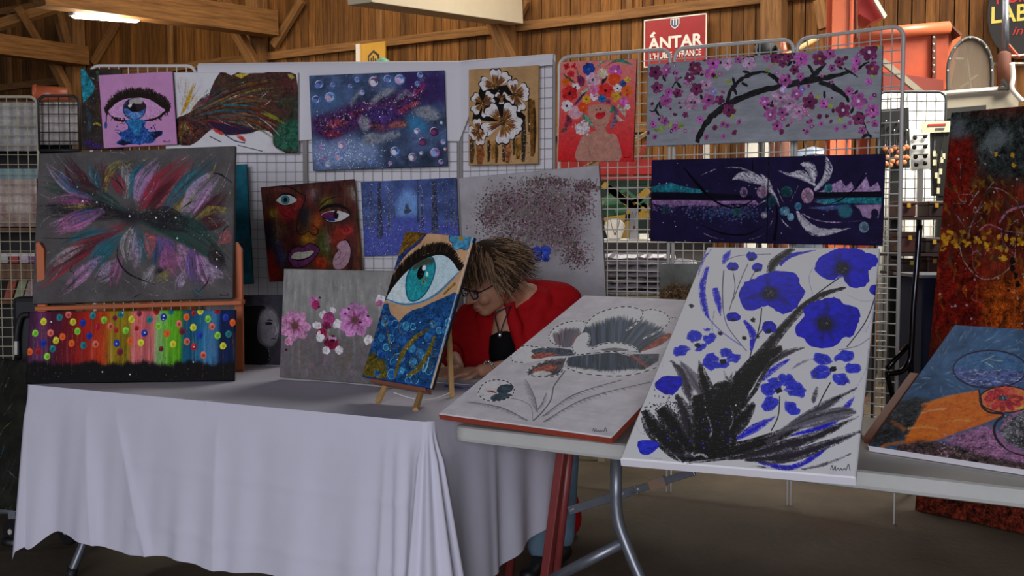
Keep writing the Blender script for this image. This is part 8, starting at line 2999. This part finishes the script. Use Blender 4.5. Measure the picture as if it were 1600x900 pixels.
# bright boards and odds and ends between the two long paintings
for (u0, u1, lab) in ((1095, 1108, 'narrow white post behind the gap between the long paintings'), (1160, 1200, 'white board behind the gap between the long paintings'), (1205, 1242, 'cream board behind the gap between the long paintings')):
    a, b = at(u0, 300, 7.4), at(u1, 300, 7.4)
    r = empty('white_board', lab, 'board', loc=(a.x, 7.4, 0), group='boards standing behind the long paintings')
    mb = MB()
    mb.box((a.x, 7.4, 0), (b.x, 7.44, at(u0, 205, 7.4).z))
    part(mb, 'panel', M_whitew, r)
    mb = MB()
    mb.box((a.x - .01, 7.39, 0), (a.x + .012, 7.45, at(u0, 203, 7.4).z))
    part(mb, 'batten', M_rust, r)
cr_ = empty('old_car', 'old grey car with a rounded roof behind the navy paintings', 'car', loc=tuple(at(1280, 400, 7.6)))
cr_.location.z = 0
sec = []
body_prof = [(1200, 330), (1212, 290), (1228, 252), (1248, 234), (1272, 228), (1296, 232), (1312, 248), (1322, 290), (1326, 330)]
slab(body_prof, 7.7, 1.3, 'cabin', mat('grey_blue_paint', '8494a6', rough=0.25), cr_, bevel=0.05)
slab([(1228, 285), (1240, 255), (1256, 242), (1298, 240), (1314, 256), (1322, 285)], 7.68, 0.03, 'window', mat('car_glass', '20262c', rough=0.1), cr_)
slab([(1190, 330), (1328, 330), (1328, 420), (1185, 420)], 7.6, 1.5, 'body', mat('car_body', '6c7a8a', rough=0.3), cr_, bevel=0.05)
for u in (1215, 1305):
    q = at(u, 440, 7.6)
    mb = MB()
    mb.lathe([(0.05, 0), (0.30, 0), (0.32, 0.04), (0.32, 0.16), (0.3, 0.18), (0.05, 0.18)], (q.x, 7.56, 0.325), (0, 1, 0), 24)
    part(mb, 'wheel', M_rubber, cr_, smooth=False)
# things above the cherry painting
rw = empty('steering_wheel', 'black steering wheel above the cherry branch painting', 'wheel', loc=tuple(at(1198, 78, 7.0)))
q = at(1198, 80, 7.0)
mb = MB()
mb.tube([(q.x + .075 * math.cos(t), 7.0 + .03 * math.sin(t), q.z + .06 * math.sin(t)) for t in np.linspace(0, 2 * PI, 24, endpoint=False)], 0.012, 8, closed=True)
part(mb, 'rim', M_rubber, rw, smooth=True)
mb = MB()
mb.lathe([(0.075, 0), (0.07, 0.02), (0.02, 0.05)], (q.x, 7.02, q.z), (0, 1, 0.3), 20)
part(mb, 'hub', M_rubber, rw, smooth=True)
mb = MB()
mb.tube([(q.x, 7.05, q.z), (q.x, 7.25, 0.0)], 0.02, 8)
part(mb, 'column', M_rubber, rw, smooth=True)
cn_ = empty('warning_cone', 'orange cone tip showing above the cherry branch painting', 'cone', loc=tuple(at(1224, 90, 7.1)))
q = at(1224, 60, 7.1)
mb = MB()
mb.lathe([(0.045, -0.16), (0.01, 0.0)], q, (0, 0, 1), 14)
part(mb, 'cone', M_orange_l, cn_, smooth=True)
mb = MB()
mb.lathe([(0.05, -q.z), (0.05, -0.16)], q, (0, 0, 1), 10)
part(mb, 'post', M_rust, cn_, smooth=True)
pk_ = empty('broom', 'pale wooden handle leaning above the cherry branch painting', 'handle', loc=tuple(at(1260, 70, 7.0)))
a, b = at(1278, 59, 7.0), at(1244, 78, 7.0)
d = (b - a).normalized()
mb = MB()
mb.tube([a, b + d * 2.2], 0.015, 8)
part(mb, 'handle', M_pine, pk_, smooth=True)

# ================================================================== the neighbouring stall at the left
YL = 6.5
M_print = []
for nm, c, c2, sc in (('print_grey', 'dcdad6', '7c786f', 9), ('print_white', 'e6dcd4', '968a84', 13), ('print_leaf', 'e8dcd2', '7c3a24', 8)):
    M_print.append(mat(nm, c, rough=0.8, noise=1, nscale=sc, c2=c2))
ls = empty('stall_shelf', 'tall brown shelf of the craft stall at the left edge', 'shelf', loc=tuple(at(30, 500, YL)))
ls.location.z = 0
x0, x1 = at(-70, 300, YL).x, at(122, 300, YL).x
M_shelfw = mat('shelf_brown', '77573c', rough=0.7, noise=0.25, nscale=5)
zs = [at(0, v, YL).z for v in (157, 262, 356, 412, 470)]
for z in zs:
    mb = MB()
    mb.box((x0, YL, z - 0.02), (x1, YL + .4, z))
    part(mb, 'shelf_board', M_shelfw, ls)
for x in (x0, x1 - .03):
    mb = MB()
    mb.box((x, YL, 0), (x + .03, YL + .4, zs[0] - .02))
    part(mb, 'side', M_shelfw, ls)
mb = MB()
mb.box((x0 + .03, YL + .37, 0), (x1 - .03, YL + .39, zs[0] - .02))
part(mb, 'back_panel', M_sign_black, ls)
for (u0, v0, u1, v1, m, lab) in ((-60, 160, 57, 236, M_print[0], 'grey floral print cloth pinned at the far left'), (60, 160, 121, 226, M_print[1], 'pale floral print cloth pinned behind the black wire'), (-60, 279, 58, 354, M_print[2], 'white cloth with brown leaf print pinned at the far left')):
    a, b = at(u0, v1, YL - .03), at(u1, v0, YL - .03)
    mb = MB()
    n_ = 18
    vs = []
    for i in range(n_ + 1):
        for z in (a.z, b.z):
            vs.append((a.x + (b.x - a.x) * i / n_, YL - .03 + .008 * math.sin(i * 1.3), z))
    mb.add(vs, [(i * 2, i * 2 + 2, i * 2 + 3, i * 2 + 1) for i in range(n_)])
    ob = mb.build('print_cloth', m, smooth=True)
    md = ob.modifiers.new('solid', 'SOLIDIFY')
    md.thickness = 0.003
    tag(ob, lab, 'cloth', 'print cloths of the left stall')
mb = MB()
a, b = at(-40, 279, YL - .02), at(58, 264, YL - .02)
mb.box((a.x, YL - .05, a.z), (b.x, YL + .2, b.z))
for nm_, m_, lab_, qd in (('storage_box', mat('box_teal', '8fb4b8', rough=0.4, noise=0.3, nscale=12), 'pale teal box on the left stall shelf', (-40, 264, 58, 279)), ('cardboard_box', M_shelfw, 'flat brown cardboard box low on the left stall', (-40, 412, 58, 436))):
    a, b = at(qd[0], qd[3], YL - .03), at(qd[2], qd[1], YL - .03)
    r = empty(nm_, lab_, 'box', loc=(a.x, YL, a.z))
    mb = MB()
    mb.box((a.x, YL - .03, a.z), (b.x, YL - .005, b.z))
    part(mb, 'body', m_, r, bevel=0.004)
    mb = MB()
    mb.box((a.x - .004, YL - .036, b.z - .012), (b.x + .004, YL - .004, b.z))
    part(mb, 'lid', m_, r)
rb = random.Random(8)
bl2 = ['white and green craft box at the edge of the left stall', 'red craft box on the left stall shelf', 'white and pink craft box on the left stall shelf', 'violet craft box beside the grey feather burst']
for k_, (u0, u1, c) in enumerate(((-4, 12, 'b8bcb4'), (14, 28, 'a83c3c'), (30, 44, 'c8b0c0'), (45, 57, '7c4a78'))):
    a, b = at(u0, 411, YL + .03), at(u1, 392, YL + .03)
    r = empty('craft_box', bl2[k_], 'box', loc=(a.x, YL, zs[3]), group='craft boxes on the left stall')
    mb = MB()
    mb.box((a.x, YL + .03, zs[3] + .002), (b.x, YL + .12, zs[3] + .06))
    part(mb, 'body', mat('craft_' + c, c, rough=0.5), r, bevel=0.004)
    mb = MB()
    mb.box((a.x - .002, YL + .028, zs[3] + .045), (b.x + .002, YL + .122, zs[3] + .066))
    part(mb, 'lid', M_sign_white, r)
for k_, (u, c, lab) in enumerate(((14, 'b8624c', 'salmon card packet on the lower left shelf'), (30, 'b0b890', 'pale green card packet on the lower left shelf'), (45, 'c0a0a0', 'pink card packet beside the balloon painting'))):
    a = at(u - 9, 470, YL + .02)
    r = empty('card_packet', lab, 'packet', loc=(a.x, YL, zs[4]), group='card packets on the left stall')
    mb = MB()
    zq = zs[4] + .002
    mb.hexa([(a.x, YL + .02, zq), (a.x + .05, YL + .02, zq), (a.x + .05, YL + .06, zq), (a.x, YL + .06, zq), (a.x + .01, YL + .08, zs[4] + .12), (a.x + .06, YL + .08, zs[4] + .12), (a.x + .06, YL + .1, zs[4] + .12), (a.x + .01, YL + .1, zs[4] + .12)])
    part(mb, 'packet', mat('packet_' + c, c, rough=0.5, noise=0.3, nscale=20), r)
    mb = MB()
    mb.box((a.x + .015, YL + .10, zs[4] + .1), (a.x + .05, YL + .104, zs[4] + .14))
    part(mb, 'hang_tab', M_sign_white, r)
# pot lying on the shelf
pp = at(80, 157, YL + .15)
po = empty('plant_pot', 'orange plastic pot lying on its side on the left stall', 'pot', loc=(pp.x, YL + .15, zs[0]))
ax_ = Vector((1.0, 0.35, 0.0)).normalized()
oc = Vector((pp.x - .10, YL + .12, zs[0] + .055))
mb = MB()
mb.lathe([(0.052, 0.0), (0.055, 0.0), (0.048, 0.2), (0.002, 0.2)], oc, ax_, 26, cap=False)
mb.lathe([(0.052, 0.0), (0.044, 0.195), (0.002, 0.195)], oc, ax_, 26, cap=False)
part(mb, 'body', M_orange_l, po, smooth=True)
mb = MB()
mb.lathe([(0.052, 0), (0.060, 0), (0.060, 0.02), (0.053, 0.022)], oc, ax_, 26, cap=False)
part(mb, 'rim', M_orange_l, po, smooth=True)
a, b = at(-70, 157, YL - .1), at(58, 157, YL - .1)
wire_panel(a, b, 0.2, zs[0] + .01, mat('wire_cream', 'bfb49a', rough=0.5), 'cream wire panel in front of the left stall', cell=0.058, foot=False, group='wire panels of the neighbouring stalls')
a, b = at(59, 157, YL - .1), at(124, 157, YL - .1)
wire_panel(a, b, at(90, 235, YL - .1).z, zs[0] + .015, M_wire_d, 'small black wire panel over the pale print cloth', cell=0.058, foot=False, group='wire panels of the neighbouring stalls')
# black bag hanging at the left end of the table
bg_ = at(40, 505, 4.35)
hb_ = empty('hand_bag', 'black hand bag strap hanging behind the balloon painting', 'bag', loc=(bg_.x, 4.35, TZ))
mb = MB()
mb.tube(sm([at(46, 492, 4.25), at(34, 494, 4.25), at(28, 510, 4.25), at(26, 535, 4.25), at(30, 560, 4.27)], 5), 0.012, 8)
part(mb, 'strap', M_rubber, hb_, smooth=True)
mb = MB()
mb.beam(at(26, 533, 4.24), at(26, 554, 4.24), 0.016, 0.012)
part(mb, 'buckle', M_wire, hb_)
mb = MB()
mb.box((bg_.x - .02, 4.27, TZ + .006), (bg_.x + .16, 4.36, TZ + .30))
part(mb, 'bag_body', M_rubber, hb_, bevel=0.02)

# trolley with castors under the left end
tr_ = empty('trolley', 'low grey tube trolley with black castors under the left end of the table', 'trolley', loc=tuple(atz(30, 850, 0)))
zb = 0.14
q0, q1 = atz(-60, 850, 0.0), atz(118, 850, 0.0)
ya = q0.y
for dy in (0.0, 0.35):
    mb = MB()
    mb.tube([(q0.x, ya + dy, zb), (q1.x, ya + dy, zb)], 0.014, 8)
    part(mb, 'side_bar', M_grey_steel, tr_, smooth=True)
for x in (q0.x, (q0.x + q1.x) / 2, q1.x):
    mb = MB()
    mb.tube([(x, ya, zb), (x, ya + .35, zb)], 0.012, 8)
    part(mb, 'cross_bar', M_grey_steel, tr_, smooth=True)
for x in (atz(22, 850, 0).x, atz(108, 850, 0).x):
    for dy in (0.0, 0.35):
        mb = MB()
        mb.lathe([(0.02, -.016), (0.05, -.016), (0.056, -.01), (0.056, .01), (0.05, .016), (0.02, .016)], (x, ya + dy, 0.056), (0.5, 0.86, 0), 18)
        w_ = part(mb, 'castor', M_rubber, tr_, smooth=False)
        mb = MB()
        mb.lathe([(0.012, -.02), (0.014, .02)], (x, ya + dy, 0.056), (0.5, 0.86, 0), 10)
        part(mb, 'hub', M_wire, tr_)
        mb = MB()
        mb.beam((x, ya + dy, 0.11), (x, ya + dy, zb), 0.03, 0.03)
        part(mb, 'fork', M_grey_steel, tr_)
mb = MB()
mb.tube(sm([atz(55, 832, 0.05), atz(50, 842, 0.02), atz(40, 848, 0.014), atz(18, 848, 0.014)], 4), 0.013, 8)
part(mb, 'bent_foot', M_grey_steel, tr_, smooth=True)
mb = MB()
mb.tube([atz(20, 848, 0.014), atz(6, 846, 0.014)], 0.017, 8)
part(mb, 'rubber_end', M_rubber, tr_, smooth=True)
# small red bag on the floor beside the shoe
rbq = atz(902, 846, 0.0)
rg = empty('red_bag', 'small red cloth bag on the floor by the black shoe', 'bag', loc=tuple(rbq + Vector((-0.02, 0.10, 0))))
mb = MB()
c0 = rg.location
mb.ball((c0.x, c0.y, 0.075), (0.045, 0.045, 0.078), 14)
part(mb, 'body', M_card, rg, smooth=True)
mb = MB()
mb.tube(sm([(c0.x - .03, c0.y, .13), (c0.x - .015, c0.y, .18), (c0.x + .015, c0.y, .18), (c0.x + .03, c0.y, .13)], 4), 0.006, 6)
part(mb, 'handle', M_card, rg, smooth=True)

# ================================================================== pieces that belong to a part hang under that part
def nest(child, parent_name):
    """each child goes under the sibling of that name made last before it (parts sit at their thing's origin, so nothing moves)"""
    for root in [o for o in COL.objects if o.parent is None and o.type == 'EMPTY']:
        last = None
        for o in [x for x in COL.objects if x.parent is root]:
            b = o.name.split('.')[0]
            if b == parent_name:
                last = o
            elif b == child and last is not None:
                o.parent = last


for a_, b_ in (('lens', 'glasses'), ('pendant', 'necklace'), ('clasp', 'lid'), ('hub', 'castor'), ('fork', 'castor'), ('cord', 'pendant'), ('cord', 'tag'), ('rubber_foot', 'leg'), ('rivet', 'rib'), ('rivet', 'brace_link'),
               ('bolt', 'screen_frame'), ('screen', 'screen_frame'), ('sleeve', 'print'), ('bridge', 'card'), ('dark_lens', 'card'), ('monogram', 'hexagon_field'), ('crest_stripe', 'crest'), ('red_line', 'card'), ('grey_line', 'card'),
               ('hang_tab', 'packet'), ('buckle', 'strap'), ('rubber_end', 'bent_foot'), ('end_cap', 'housing')):
    nest(a_, b_)
